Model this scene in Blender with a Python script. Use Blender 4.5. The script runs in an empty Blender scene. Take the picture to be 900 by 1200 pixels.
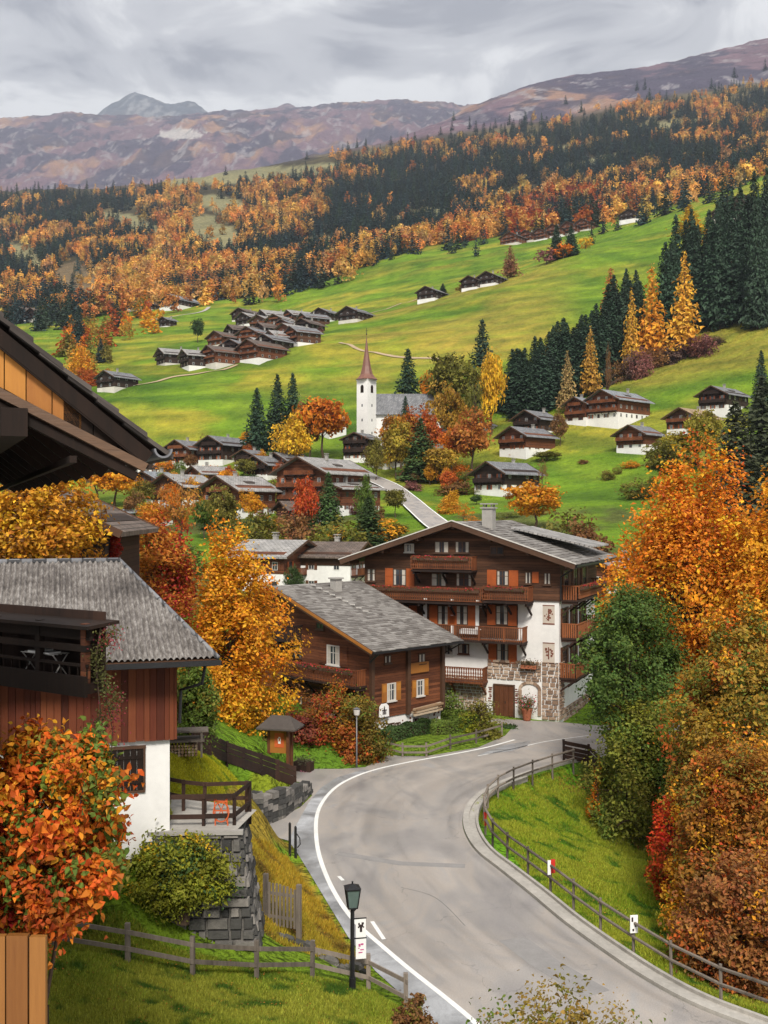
import bpy, bmesh, math, random
import numpy as np
from mathutils import Vector, Matrix
R = math.radians
random.seed(7)
rng = np.random.default_rng(11)
sc = bpy.context.scene
COL = sc.collection

# ---------------------------------------------------------------- camera
F, CZ = 1250.0, 14.5                       # focal length in 900-px units, eye height above the road
cam_d = bpy.data.cameras.new('camera'); cam = bpy.data.objects.new('camera', cam_d); COL.objects.link(cam)
cam.location = (0, 0, CZ); cam.rotation_euler = (R(90), 0, 0)
cam_d.sensor_fit = 'HORIZONTAL'; cam_d.sensor_width = 36; cam_d.lens = 36 * F / 900
cam_d.clip_start = 0.1; cam_d.clip_end = 40000
sc.camera = cam
# ---------------------------------------------------------------- sky
world = bpy.data.worlds.new('World'); sc.world = world; world.use_nodes = True
wn = world.node_tree; wn.nodes.clear()
def wnode(t, **k):
    n = wn.nodes.new(t)
    for a, b in k.items(): setattr(n, a, b)
    return n
out = wnode('ShaderNodeOutputWorld'); add = wnode('ShaderNodeAddShader')
sky = wnode('ShaderNodeTexSky', sky_type='NISHITA'); sky.sun_disc = False
sky.sun_elevation = R(42); sky.sun_rotation = R(176)
bg1 = wnode('ShaderNodeBackground'); bg1.inputs['Strength'].default_value = 0.015
bg2 = wnode('ShaderNodeBackground'); bg2.inputs['Strength'].default_value = 0.62
tc = wnode('ShaderNodeTexCoord'); sep = wnode('ShaderNodeSeparateXYZ')
mz = wnode('ShaderNodeMath', operation='MAXIMUM'); mz.inputs[1].default_value = 0.0
az = wnode('ShaderNodeMath', operation='ADD'); az.inputs[1].default_value = 0.12
dx = wnode('ShaderNodeMath', operation='DIVIDE'); dy = wnode('ShaderNodeMath', operation='DIVIDE')
cmb = wnode('ShaderNodeCombineXYZ')
L = wn.links.new
L(tc.outputs['Generated'], sep.inputs[0]); L(sep.outputs['Z'], mz.inputs[0]); L(mz.outputs[0], az.inputs[0])
L(sep.outputs['X'], dx.inputs[0]); L(az.outputs[0], dx.inputs[1]); L(sep.outputs['Y'], dy.inputs[0]); L(az.outputs[0], dy.inputs[1])
L(dx.outputs[0], cmb.inputs[0]); L(dy.outputs[0], cmb.inputs[1])
n1 = wnode('ShaderNodeTexNoise'); n1.inputs['Scale'].default_value = 1.6; n1.inputs['Detail'].default_value = 7; n1.inputs['Roughness'].default_value = 0.58; n1.inputs['Distortion'].default_value = 0.9
n2 = wnode('ShaderNodeTexNoise'); n2.inputs['Scale'].default_value = 0.9; n2.inputs['Detail'].default_value = 3
vmap = wnode('ShaderNodeMapping'); vmap.inputs[3].default_value = (3.2, 3.2, 9.5); vmap.inputs[2].default_value = (0, R(-9), 0); L(tc.outputs['Generated'], vmap.inputs[0])
L(vmap.outputs[0], n1.inputs['Vector']); L(vmap.outputs[0], n2.inputs['Vector'])
mx = wnode('ShaderNodeMath', operation='ADD'); L(n1.outputs['Fac'], mx.inputs[0]); L(n2.outputs['Fac'], mx.inputs[1])
hf = wnode('ShaderNodeMath', operation='MULTIPLY'); hf.inputs[1].default_value = 0.5; L(mx.outputs[0], hf.inputs[0])
cr = wnode('ShaderNodeValToRGB'); cr.color_ramp.interpolation = 'EASE'
for e, (p, c) in zip([cr.color_ramp.elements[0], cr.color_ramp.elements[1], cr.color_ramp.elements.new(.47), cr.color_ramp.elements.new(.54)],
                     [(.39, (.36, .35, .36)), (.62, (1.5, 1.45, 1.36)), (.46, (.62, .605, .60)), (.53, (.95, .93, .90))]):
    e.position = p; e.color = (*c, 1)
L(hf.outputs[0], cr.inputs[0]); L(cr.outputs[0], bg2.inputs['Color']); L(sky.outputs[0], bg1.inputs['Color'])
L(bg1.outputs[0], add.inputs[0]); L(bg2.outputs[0], add.inputs[1]); L(add.outputs[0], out.inputs[0])
# ---------------------------------------------------------------- sun behind thin cloud
sun_d = bpy.data.lights.new('sun', 'SUN'); sun = bpy.data.objects.new('sun', sun_d); COL.objects.link(sun)
sun_d.energy = 2.5; sun_d.angle = R(14); sun_d.color = (1, .94, .84)
sun.rotation_euler = (R(46), 0, R(4))
sc.view_settings.view_transform = 'Standard'; sc.view_settings.look = 'None'
sc.view_settings.exposure = 0.80; sc.view_settings.gamma = 1
sc.cycles.use_denoising = True
sc.cycles.max_bounces = 5; sc.cycles.diffuse_bounces = 3; sc.cycles.glossy_bounces = 2; sc.cycles.transmission_bounces = 2
sc.cycles.volume_bounces = 0; sc.cycles.transparent_max_bounces = 4

# ================================================================ materials
M = {}
def nodes_of(name):
    m = bpy.data.materials.new(name); m.use_nodes = True; m.node_tree.nodes.clear(); M[name] = m
    return m, m.node_tree
def N(t, ty, ins=None, **k):
    n = t.nodes.new(ty)
    for a, b in k.items(): setattr(n, a, b)
    for a, b in (ins or {}).items():
        if isinstance(b, bpy.types.NodeSocket): t.links.new(b, n.inputs[a])
        else:
            if isinstance(b, tuple) and len(b) == 3 and n.inputs[a].type == 'RGBA': b = (*b, 1)
            n.inputs[a].default_value = b
    return n
def ramp(t, fac, stops, interp='LINEAR'):
    n = N(t, 'ShaderNodeValToRGB', {0: fac}); r = n.color_ramp; r.interpolation = interp
    while len(r.elements) > 1: r.elements.remove(r.elements[0])
    r.elements[0].position = stops[0][0]; r.elements[0].color = (*stops[0][1], 1)
    for p, c in stops[1:]:
        e = r.elements.new(p); e.color = (*c, 1)
    return n.outputs[0]
def mixc(t, fac, a, b, mode='MIX'):
    n = t.nodes.new('ShaderNodeMix'); n.data_type = 'RGBA'; n.blend_type = mode
    for i, v in ((0, fac), (6, a), (7, b)):
        if isinstance(v, bpy.types.NodeSocket): t.links.new(v, n.inputs[i])
        else: n.inputs[i].default_value = (*v, 1) if isinstance(v, tuple) else v
    return n.outputs[2]
def math_(t, op, a, b=0.0, c=None):
    n = t.nodes.new('ShaderNodeMath'); n.operation = op
    for i, v in enumerate((a, b) if c is None else (a, b, c)):
        if isinstance(v, bpy.types.NodeSocket): t.links.new(v, n.inputs[i])
        else: n.inputs[i].default_value = v
    return n.outputs[0]
def principled(t, color, rough=.8, bump=None, bstr=.4, bdist=.02, spec=.3, metal=0.0, trans=None):
    p = N(t, 'ShaderNodeBsdfPrincipled', {'Base Color': color, 'Roughness': rough, 'Specular IOR Level': spec, 'Metallic': metal})
    if bump is not None:
        b = N(t, 'ShaderNodeBump', {'Height': bump, 'Strength': bstr, 'Distance': bdist}); t.links.new(b.outputs[0], p.inputs['Normal'])
    o = N(t, 'ShaderNodeOutputMaterial')
    sh = p.outputs[0]
    if trans is not None:
        tr = N(t, 'ShaderNodeBsdfTranslucent', {'Color': color}); ms = N(t, 'ShaderNodeMixShader', {0: trans, 1: sh, 2: tr.outputs[0]}); sh = ms.outputs[0]
    t.links.new(sh, o.inputs[0]); return p
def scaled(t, vec, s):
    return N(t, 'ShaderNodeMapping', {0: vec, 3: s}).outputs[0]
def objc(t): return N(t, 'ShaderNodeTexCoord').outputs['Object']

def mat_plain(name, c, rough=.7, var=.25, scale=6.0, spec=.3, metal=0.0, bstr=.25, bd=.01):
    m, t = nodes_of(name); v = objc(t)
    n = N(t, 'ShaderNodeTexNoise', {'Vector': v, 'Scale': scale, 'Detail': 6.0, 'Roughness': .65})
    n2 = N(t, 'ShaderNodeTexNoise', {'Vector': v, 'Scale': scale * .12, 'Detail': 3.0})
    f = math_(t, 'ADD', math_(t, 'MULTIPLY', n.outputs[0], .5), math_(t, 'MULTIPLY', n2.outputs[0], .5))
    col = ramp(t, f, [(.3, tuple(x * (1 - var) for x in c)), (.7, tuple(min(1, x * (1 + var)) for x in c))])
    principled(t, col, rough, n.outputs[0], bstr, bd, spec, metal)
    return m
def mat_wood(name, dark, light, axis=2, board=.16, rough=.75, grain=14.0, groove=.06):
    """boards stacked along `axis` of the object's space, each of its own tone"""
    m, t = nodes_of(name); v = objc(t); s = N(t, 'ShaderNodeSeparateXYZ', {0: v})
    q = math_(t, 'DIVIDE', s.outputs[axis] if axis < 3 else math_(t, 'ADD', s.outputs[0], s.outputs[1]), board)
    fl = math_(t, 'FLOOR', q); fr = math_(t, 'FRACT', q)
    wn_ = N(t, 'ShaderNodeTexWhiteNoise', {'W': fl}, noise_dimensions='1D').outputs[0]
    sc_ = [grain * .12, grain * .12, grain * .12]
    if axis < 3: sc_[axis] = grain
    else: sc_ = [grain, grain, grain * .1]
    g = N(t, 'ShaderNodeTexNoise', {'Vector': scaled(t, v, tuple(sc_)), 'Scale': 1.0, 'Detail': 7.0, 'Roughness': .7})
    big = N(t, 'ShaderNodeTexNoise', {'Vector': v, 'Scale': .55, 'Detail': 4.0})
    f = math_(t, 'ADD', math_(t, 'MULTIPLY', wn_, .3), math_(t, 'ADD', math_(t, 'MULTIPLY', g.outputs[0], .45), math_(t, 'MULTIPLY', big.outputs[0], .35)))
    col = ramp(t, f, [(.32, dark), (.75, light)])
    gr = math_(t, 'LESS_THAN', fr, groove)
    col = mixc(t, gr, col, tuple(x * .3 for x in dark))
    h = math_(t, 'SUBTRACT', math_(t, 'MULTIPLY', g.outputs[0], .4), math_(t, 'MULTIPLY', gr, 1.0))
    principled(t, col, rough, h, .6, .015, .25)
    return m
def mat_island(name, cols, rough=.8, scale=8.0, spec=.25, bstr=.3, bd=.01, stretch=(1, 1, 1)):
    """each loose piece of the mesh gets its own tone"""
    m, t = nodes_of(name); v = objc(t)
    r = N(t, 'ShaderNodeNewGeometry').outputs['Random Per Island']
    n = N(t, 'ShaderNodeTexNoise', {'Vector': scaled(t, v, stretch), 'Scale': scale, 'Detail': 6.0, 'Roughness': .7})
    big = N(t, 'ShaderNodeTexNoise', {'Vector': v, 'Scale': .5, 'Detail': 4.0})
    f = math_(t, 'ADD', math_(t, 'MULTIPLY', r, .5), math_(t, 'ADD', math_(t, 'MULTIPLY', n.outputs[0], .3), math_(t, 'MULTIPLY', big.outputs[0], .3)))
    k = len(cols) - 1
    col = ramp(t, f, [(.2 + .6 * i / k, c) for i, c in enumerate(cols)])
    principled(t, col, rough, n.outputs[0], bstr, bd, spec)
    return m
def mat_leaf(name, spread=.35, trans=.3, hue=.035):
    """leaf colour = the crown's own colour (object colour) varied leaf by leaf and clump by clump"""
    m, t = nodes_of(name)
    oi = N(t, 'ShaderNodeObjectInfo').outputs['Color']
    r = N(t, 'ShaderNodeNewGeometry').outputs['Random Per Island']
    n = N(t, 'ShaderNodeTexNoise', {'Vector': objc(t), 'Scale': .8, 'Detail': 3.0}).outputs[0]
    hv = math_(t, 'ADD', .5 - hue * 1.05, math_(t, 'MULTIPLY', math_(t, 'ADD', math_(t, 'MULTIPLY', r, .6), math_(t, 'MULTIPLY', n, .8)), hue * 1.5))
    r2 = N(t, 'ShaderNodeTexWhiteNoise', {'W': r}, noise_dimensions='1D').outputs[0]
    vv = math_(t, 'ADD', 1 - spread, math_(t, 'MULTIPLY', r2, spread * 2))
    cl_ = N(t, 'ShaderNodeTexNoise', {'Vector': objc(t), 'Scale': 1.6, 'Detail': 2.0}).outputs[0]
    vv = math_(t, 'MULTIPLY', vv, math_(t, 'ADD', .35, math_(t, 'MULTIPLY', cl_, 1.35)))
    hs = N(t, 'ShaderNodeHueSaturation', {'Hue': hv, 'Saturation': 1.0, 'Value': vv, 'Fac': 1.0, 'Color': oi})
    principled(t, hs.outputs[0], .6, spec=.2, trans=trans)
    return m
def mat_leafattr(name, trans=.15):
    m, t = nodes_of(name)
    a = N(t, 'ShaderNodeAttribute', attribute_name='Col').outputs['Color']
    r = N(t, 'ShaderNodeNewGeometry').outputs['Random Per Island']
    hs = N(t, 'ShaderNodeHueSaturation', {'Hue': .5, 'Saturation': 1.0, 'Value': math_(t, 'ADD', .7, math_(t, 'MULTIPLY', r, .6)), 'Fac': 1.0, 'Color': a})
    principled(t, hs.outputs[0], .7, spec=.15, trans=trans)
    return m
mat_leaf('leaf'); mat_leaf('needle', .3, .1, .02); mat_leaf('larch_leaf', .25, .2, .03); mat_leafattr('far_leaf')
mat_leafattr('grass_blade', .3)
mat_plain('bark', (.075, .05, .035), .9, .4, 9.0, .1, bstr=.8, bd=.03)
mat_plain('plaster', (.70, .69, .675), .88, .13, 2.2, .2)
mat_plain('plaster_old', (.55, .52, .47), .9, .2, 3.0, .2)
mat_plain('glass', (.035, .04, .05), .08, .4, 1.0, .8)
mat_plain('curtain', (.42, .38, .33), .5, .3, 8.0, .4)
mat_plain('shutter_orange', (.32, .075, .018), .55, .25, 20.0, .3)
mat_plain('shutter_brown', (.10, .035, .015), .6, .3, 14.0, .3)
mat_plain('frame_wood', (.07, .035, .02), .6, .3, 14.0, .3)
mat_plain('frame_white', (.50, .48, .45), .5, .1, 8.0)
mat_plain('dark_metal', (.02, .02, .022), .45, .3, 20.0, .4, .3)
mat_plain('grey_metal', (.16, .16, .17), .5, .3, 20.0, .4, .5)
mat_plain('asphalt_patch', (.235, .225, .22), .8, .18, 14.0); mat_plain('asphalt_seam', (.10, .10, .10), .7, .3, 9.0)
mat_plain('kerb', (.34, .32, .29), .85, .3, 5.0)
mat_plain('paint_white', (.72, .72, .7), .7, .15, 9.0)
mat_plain('sign_white', (.75, .74, .73), .5, .06, 9.0)
mat_plain('red_paint', (.5, .03, .02), .5, .2, 9.0)
mat_plain('ink', (.03, .02, .02), .6, .2, 9.0); mat_plain('ink_pink', (.45, .08, .22), .6, .2, 9.0)
mat_plain('orange_paint', (.5, .10, .03), .5, .2, 9.0)
mat_plain('terracotta', (.30, .10, .05), .8, .25, 9.0)
mat_plain('chimney', (.30, .285, .265), .9, .2, 5.0)
mat_plain('copper_roof', (.15, .065, .045), .5, .35, 1.2, .4)
mat_plain('lamp_glass', (.10, .14, .13), .1, .3, 3.0, .7)
mat_plain('flower_red', (.45, .02, .03), .6, .4, 20.0)
mat_plain('painting', (.48, .42, .36), .9, .15, 6.0); mat_plain('painting_ink', (.16, .06, .04), .9, .4, 6.0)
mat_wood('log_brown', (.022, .011, .007), (.13, .058, .03), 2, .2)
mat_wood('log_dark', (.014, .009, .008), (.052, .029, .02), 2, .2)
mat_wood('log_red', (.04, .013, .007), (.20, .07, .03), 2, .17)
mat_wood('fence_wood', (.045, .037, .03), (.24, .20, .165), 3, 5.0, .85, 9.0, 0)
mat_wood('rail_red', (.07, .02, .009), (.38, .13, .045), 3, 5.0, .7, 12.0, 0)
mat_wood('rail_dark', (.012, .008, .007), (.06, .03, .02), 3, 5.0, .8, 12.0, 0)
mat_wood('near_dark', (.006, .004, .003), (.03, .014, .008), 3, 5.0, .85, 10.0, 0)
mat_island('gold_board', [(.10, .035, .010), (.27, .10, .02), (.42, .18, .03)], .55, 4.0, .3, .4, .01, (6, 6, .6))
mat_island('weathered_beam', [(.015, .009, .006), (.06, .032, .018), (.17, .09, .045)], .55, 5.0, .4, .5, .01, (1, 1, 9))
mat_island('brown_board', [(.05, .016, .006), (.15, .055, .012), (.26, .11, .025)], .55, 4.0, .3, .4, .01, (8, 8, .5))
mat_island('red_board', [(.03, .008, .004), (.10, .022, .010), (.19, .055, .02)], .7, 5.0, .25, .4, .01, (5, 5, .4))
mat_island('shingle', [(.095, .085, .078), (.165, .152, .142), (.25, .236, .222)], .85, 3.0, .2, .4, .02)
mat_island('shingle_dark', [(.02, .016, .014), (.06, .05, .045), (.10, .085, .075)], .85, 5.0, .2)
mat_island('rubble', [(.02, .02, .021), (.07, .068, .064), (.24, .22, .20)], .9, 5.0, .2, .9, .04)
mat_island('rubble_warm', [(.11, .07, .05), (.27, .18, .125), (.44, .34, .26)], .9, 5.0, .2, .9, .04)
mat_island('log_pile', [(.12, .06, .03), (.30, .2, .12), (.45, .36, .26)], .9, 6.0)

def mat_roof(name, c1, c2, board=.35):
    m, t = nodes_of(name); v = objc(t)
    b = N(t, 'ShaderNodeTexBrick', {'Vector': N(t, 'ShaderNodeMapping', {0: v, 2: (0, 0, R(90))}).outputs[0], 'Color1': c1, 'Color2': c2, 'Mortar': tuple(x * .35 for x in c1),
          'Scale': 1.0, 'Mortar Size': .035, 'Brick Width': board * 2, 'Row Height': board})
    n = N(t, 'ShaderNodeTexNoise', {'Vector': v, 'Scale': .6, 'Detail': 7.0, 'Roughness': .7})
    col = mixc(t, .75, b.outputs[0], ramp(t, n.outputs[0], [(.3, (.45, .45, .45)), (.7, (1.25, 1.22, 1.18))]), 'MULTIPLY')
    n3 = N(t, 'ShaderNodeTexNoise', {'Vector': v, 'Scale': 5.0, 'Detail': 4.0})
    principled(t, col, .7, math_(t, 'ADD', b.outputs[1], n3.outputs[0]), .5, .04, .35)
mat_roof('roof_grey', (.27, .262, .255), (.38, .37, .365)); mat_roof('roof_slate', (.15, .155, .17), (.24, .245, .26), .4)
mat_roof('roof_blue', (.20, .225, .25), (.30, .32, .35)); mat_roof('roof_tan', (.34, .24, .14), (.42, .31, .20))
mat_roof('roof_brown', (.10, .075, .06), (.17, .13, .11))

def mat_tiles():
    m, t = nodes_of('corrugated'); v = objc(t)
    n = N(t, 'ShaderNodeTexNoise', {'Vector': scaled(t, v, (4, 1.2, 1)), 'Scale': 3.0, 'Detail': 7.0, 'Roughness': .75})
    b = N(t, 'ShaderNodeTexNoise', {'Vector': v, 'Scale': .5, 'Detail': 4.0})
    f = math_(t, 'ADD', math_(t, 'MULTIPLY', n.outputs[0], .7), math_(t, 'MULTIPLY', b.outputs[0], .35))
    principled(t, ramp(t, f, [(.38, (.045, .04, .038)), (.52, (.14, .125, .115)), (.7, (.36, .34, .32))]), .85, n.outputs[0], .5, .02, .2)
mat_tiles()
def mat_asphalt(name, worn):
    m, t = nodes_of(name); v = N(t, 'ShaderNodeTexCoord').outputs['Object']
    n = N(t, 'ShaderNodeTexNoise', {'Vector': v, 'Scale': 26.0, 'Detail': 5.0, 'Roughness': .8})
    b = N(t, 'ShaderNodeTexNoise', {'Vector': scaled(t, v, (1, .55, 1)), 'Scale': .35, 'Detail': 6.0, 'Roughness': .62, 'Distortion': 1.2})
    base = ramp(t, b.outputs[0], [(.3, (.24, .225, .22)), (.46, (.29, .27, .255)), (.58, (.335, .30, .27)), (.7, (.29, .28, .275))])
    sp = ramp(t, n.outputs[0], [(.3, (.72, .72, .72)), (.7, (1.25, 1.25, 1.25))])
    col = mixc(t, 1.0, base, sp, 'MULTIPLY')
    w = N(t, 'ShaderNodeTexVoronoi', {'Vector': N(t, 'ShaderNodeVectorMath', {0: scaled(t, v, (1, .6, 1)), 1: N(t, 'ShaderNodeTexNoise', {'Vector': v, 'Scale': 1.1, 'Detail': 5.0}).outputs[1]}, operation='ADD').outputs[0], 'Scale': .22}, feature='DISTANCE_TO_EDGE')
    cr_ = math_(t, 'LESS_THAN', w.outputs[0], .0022)
    gate = math_(t, 'GREATER_THAN', N(t, 'ShaderNodeTexNoise', {'Vector': v, 'Scale': .3}).outputs[0], .47)
    col = mixc(t, math_(t, 'MULTIPLY', math_(t, 'MULTIPLY', cr_, gate), .3), col, (.05, .05, .055))
    if worn: col = mixc(t, 1.0, col, N(t, 'ShaderNodeAttribute', attribute_name='Col').outputs['Color'], 'MULTIPLY')
    wet = ramp(t, b.outputs[0], [(.4, (.42, .42, .42)), (.6, (.7, .7, .7))])
    principled(t, col, wet, n.outputs[0], .35, .01, .35)
mat_asphalt('asphalt', False); mat_asphalt('asphalt_lane', True)
def mat_pavement():
    m, t = nodes_of('pavement'); v = N(t, 'ShaderNodeTexCoord').outputs['Object']
    n = N(t, 'ShaderNodeTexNoise', {'Vector': v, 'Scale': 20.0, 'Detail': 5.0, 'Roughness': .8})
    b = N(t, 'ShaderNodeTexNoise', {'Vector': v, 'Scale': .5, 'Detail': 6.0, 'Roughness': .65, 'Distortion': 1.0})
    base = ramp(t, b.outputs[0], [(.33, (.18, .185, .19)), (.5, (.27, .275, .285)), (.65, (.42, .43, .45))])
    col = mixc(t, 1.0, base, ramp(t, n.outputs[0], [(.3, (.8, .8, .8)), (.7, (1.2, 1.2, 1.2))]), 'MULTIPLY')
    principled(t, col, ramp(t, b.outputs[0], [(.4, (.3, .3, .3)), (.62, (.6, .6, .6))]), n.outputs[0], .3, .01, .45)
mat_pavement()
def mat_terrain():
    m, t = nodes_of('terrain'); v = N(t, 'ShaderNodeTexCoord').outputs['Object']
    a = N(t, 'ShaderNodeAttribute', attribute_name='Col').outputs['Color']
    n = N(t, 'ShaderNodeTexNoise', {'Vector': v, 'Scale': 3.5, 'Detail': 8.0, 'Roughness': .75})
    n2 = N(t, 'ShaderNodeTexNoise', {'Vector': v, 'Scale': .11, 'Detail': 8.0, 'Roughness': .7})
    n3 = N(t, 'ShaderNodeTexNoise', {'Vector': v, 'Scale': .01, 'Detail': 9.0, 'Roughness': .7})
    n4 = N(t, 'ShaderNodeTexNoise', {'Vector': scaled(t, v, (1, .45, 1)), 'Scale': .6, 'Detail': 6.0, 'Roughness': .8})
    f = math_(t, 'ADD', math_(t, 'MULTIPLY', math_(t, 'ADD', math_(t, 'MULTIPLY', n.outputs[0], .5), math_(t, 'MULTIPLY', n4.outputs[0], .5)), .4), math_(t, 'ADD', math_(t, 'MULTIPLY', n2.outputs[0], .33), math_(t, 'MULTIPLY', n3.outputs[0], .27)))
    col = mixc(t, 1.0, a, ramp(t, f, [(.38, (.45, .5, .52)), (.5, (1, 1, 1)), (.62, (1.6, 1.5, 1.35))]), 'MULTIPLY')
    b1 = N(t, 'ShaderNodeBump', {'Height': n3.outputs[0], 'Strength': .7, 'Distance': 40.0})
    b2 = N(t, 'ShaderNodeBump', {'Height': n2.outputs[0], 'Strength': .6, 'Distance': 2.4, 'Normal': b1.outputs[0]})
    b3 = N(t, 'ShaderNodeBump', {'Height': n.outputs[0], 'Strength': .5, 'Distance': .08, 'Normal': b2.outputs[0]})
    p = N(t, 'ShaderNodeBsdfPrincipled', {'Base Color': col, 'Roughness': .95, 'Specular IOR Level': .1, 'Normal': b3.outputs[0]})
    o = N(t, 'ShaderNodeOutputMaterial', {0: p.outputs[0]})
mat_terrain()

# ================================================================ mesh builder and scene-graph helpers
def tag(o, label=None, cat=None, group=None, kind=None):
    if label: o['label'] = label
    if cat: o['category'] = cat
    if group: o['group'] = group
    if kind: o['kind'] = kind
    return o
def thing(name, label, cat, loc=(0, 0, 0), rz=0.0, group=None):
    o = bpy.data.objects.new(name, None); o.empty_display_size = .1; COL.objects.link(o)
    o.location = loc; o.rotation_euler = (0, 0, rz); return tag(o, label, cat, group)
def mesh_np(name, V, Fc, mat, parent=None, smooth=False, colors=None):
    """V (n,3), Fc (m,k) of equal-sided faces"""
    me = bpy.data.meshes.new(name); V = np.asarray(V, np.float32); Fc = np.asarray(Fc, np.int32)
    me.vertices.add(len(V)); me.vertices.foreach_set('co', V.ravel())
    k = Fc.shape[1]; me.loops.add(Fc.size); me.loops.foreach_set('vertex_index', Fc.ravel())
    me.polygons.add(len(Fc)); me.polygons.foreach_set('loop_start', np.arange(0, Fc.size, k, dtype=np.int32))
    me.polygons.foreach_set('use_smooth', np.full(len(Fc), smooth, bool))
    if colors is not None:
        ca = me.color_attributes.new('Col', 'FLOAT_COLOR', 'POINT')
        c4 = np.ones((len(V), 4), np.float32); c4[:, :3] = colors; ca.data.foreach_set('color', c4.ravel())
    me.materials.append(M[mat]); me.update(calc_edges=True); me.validate()
    o = bpy.data.objects.new(name, me); COL.objects.link(o)
    if parent is not None: o.parent = parent
    return o
class MB:
    def __init__(s): s.v = []; s.f = []
    def poly(s, pts): i = len(s.v); s.v += [tuple(p) for p in pts]; s.f.append(tuple(range(i, i + len(pts)))); return s
    def hexa(s, p):      # 8 points: bottom 4 ccw, top 4 ccw
        i = len(s.v); s.v += [tuple(q) for q in p]
        s.f += [tuple(i + j for j in q) for q in ((3, 2, 1, 0), (4, 5, 6, 7), (0, 1, 5, 4), (1, 2, 6, 5), (2, 3, 7, 6), (3, 0, 4, 7))]; return s
    def box(s, x0, x1, y0, y1, z0, z1):
        return s.hexa([(x0, y0, z0), (x1, y0, z0), (x1, y1, z0), (x0, y1, z0), (x0, y0, z1), (x1, y0, z1), (x1, y1, z1), (x0, y1, z1)])
    def bar(s, a, b, w, h=None, up=(0, 0, 1)):
        a = Vector(a); b = Vector(b); h = w if h is None else h; d = (b - a)
        if d.length < 1e-6: return s
        d.normalize(); u = Vector(up)
        if abs(d.dot(u)) > .97: u = Vector((0, 1, 0))
        x = d.cross(u).normalized() * w / 2; y = x.cross(d).normalized() * h / 2
        return s.hexa([a - x - y, a + x - y, b + x - y, b - x - y, a - x + y, a + x + y, b + x + y, b - x + y])
    def tube(s, pts, rs, n=7, cap=True):
        pts = [Vector(p) for p in pts]; rs = rs if hasattr(rs, '__len__') else [rs] * len(pts)
        i0 = len(s.v)
        for k, p in enumerate(pts):
            d = (pts[min(k + 1, len(pts) - 1)] - pts[max(k - 1, 0)]).normalized()
            u = Vector((1, 0, 0)) if abs(d.x) < .8 else Vector((0, 1, 0)); x = d.cross(u).normalized(); y = d.cross(x)
            for j in range(n):
                a = 2 * math.pi * j / n; s.v.append(tuple(p + (x * math.cos(a) + y * math.sin(a)) * rs[k]))
        for k in range(len(pts) - 1):
            for j in range(n):
                a = i0 + k * n + j; b = i0 + k * n + (j + 1) % n; s.f.append((a, b, b + n, a + n))
        if cap:
            s.f.append(tuple(range(i0, i0 + n))[::-1]); s.f.append(tuple(i0 + (len(pts) - 1) * n + j for j in range(n)))
        return s
    def extrude(s, outline, z0, z1):
        n = len(outline); i = len(s.v)
        s.v += [(p[0], p[1], z0) for p in outline] + [(p[0], p[1], z1) for p in outline]
        s.f.append(tuple(range(i, i + n))[::-1]); s.f.append(tuple(range(i + n, i + 2 * n)))
        for k in range(n): s.f.append((i + k, i + (k + 1) % n, i + n + (k + 1) % n, i + n + k))
        return s
    def build(s, name, mat, parent=None, smooth=False, bevel=0):
        me = bpy.data.meshes.new(name); me.from_pydata(s.v, [], s.f)
        bm = bmesh.new(); bm.from_mesh(me)
        if bevel: bmesh.ops.bevel(bm, geom=list(bm.edges), offset=bevel, segments=1, affect='EDGES')
        bmesh.ops.recalc_face_normals(bm, faces=bm.faces); bm.to_mesh(me); bm.free()
        if smooth: me.polygons.foreach_set('use_smooth', [True] * len(me.polygons))
        me.materials.append(M[mat]); o = bpy.data.objects.new(name, me); COL.objects.link(o)
        if parent is not None: o.parent = parent
        return o
def kids(o): return [c for c in KIDS.get(o.name, [])]
def copy_tree(o, parent=None, _top=True):
    c = o.copy(); COL.objects.link(c)
    if parent is not None: c.parent = parent
    for ch in o.children: copy_tree(ch, c, False)
    return c

# ================================================================ terrain
def vnoise(x, y, seed=0):
    xi = np.floor(x).astype(np.int64); yi = np.floor(y).astype(np.int64); xf = x - xi; yf = y - yi
    def h(a, b):
        q = (a * 374761393 + b * 668265263 + seed * 974634777) & 0x7fffffff
        q = ((q ^ (q >> 13)) * 1274126177) & 0x7fffffff
        return ((q ^ (q >> 16)) & 0xffff) / 65535.0
    u = xf * xf * (3 - 2 * xf); w = yf * yf * (3 - 2 * yf)
    return (h(xi, yi) * (1 - u) + h(xi + 1, yi) * u) * (1 - w) + (h(xi, yi + 1) * (1 - u) + h(xi + 1, yi + 1) * u) * w
def fbm(x, y, o=5, seed=0, g=.5, ridged=False):
    s = 0; a = 1; t = 0
    for i in range(o):
        n = vnoise(x * 2 ** i + 17.3 * i, y * 2 ** i - 9.1 * i, seed + i)
        if ridged: n = 1 - np.abs(2 * n - 1)
        s = s + a * n; t += a; a *= g
    return s / t
def P(px, py, z=0.0):
    Y = (CZ - z) * F / (py - 600.0); return ((px - 450.0) / F * Y, Y)
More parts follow.
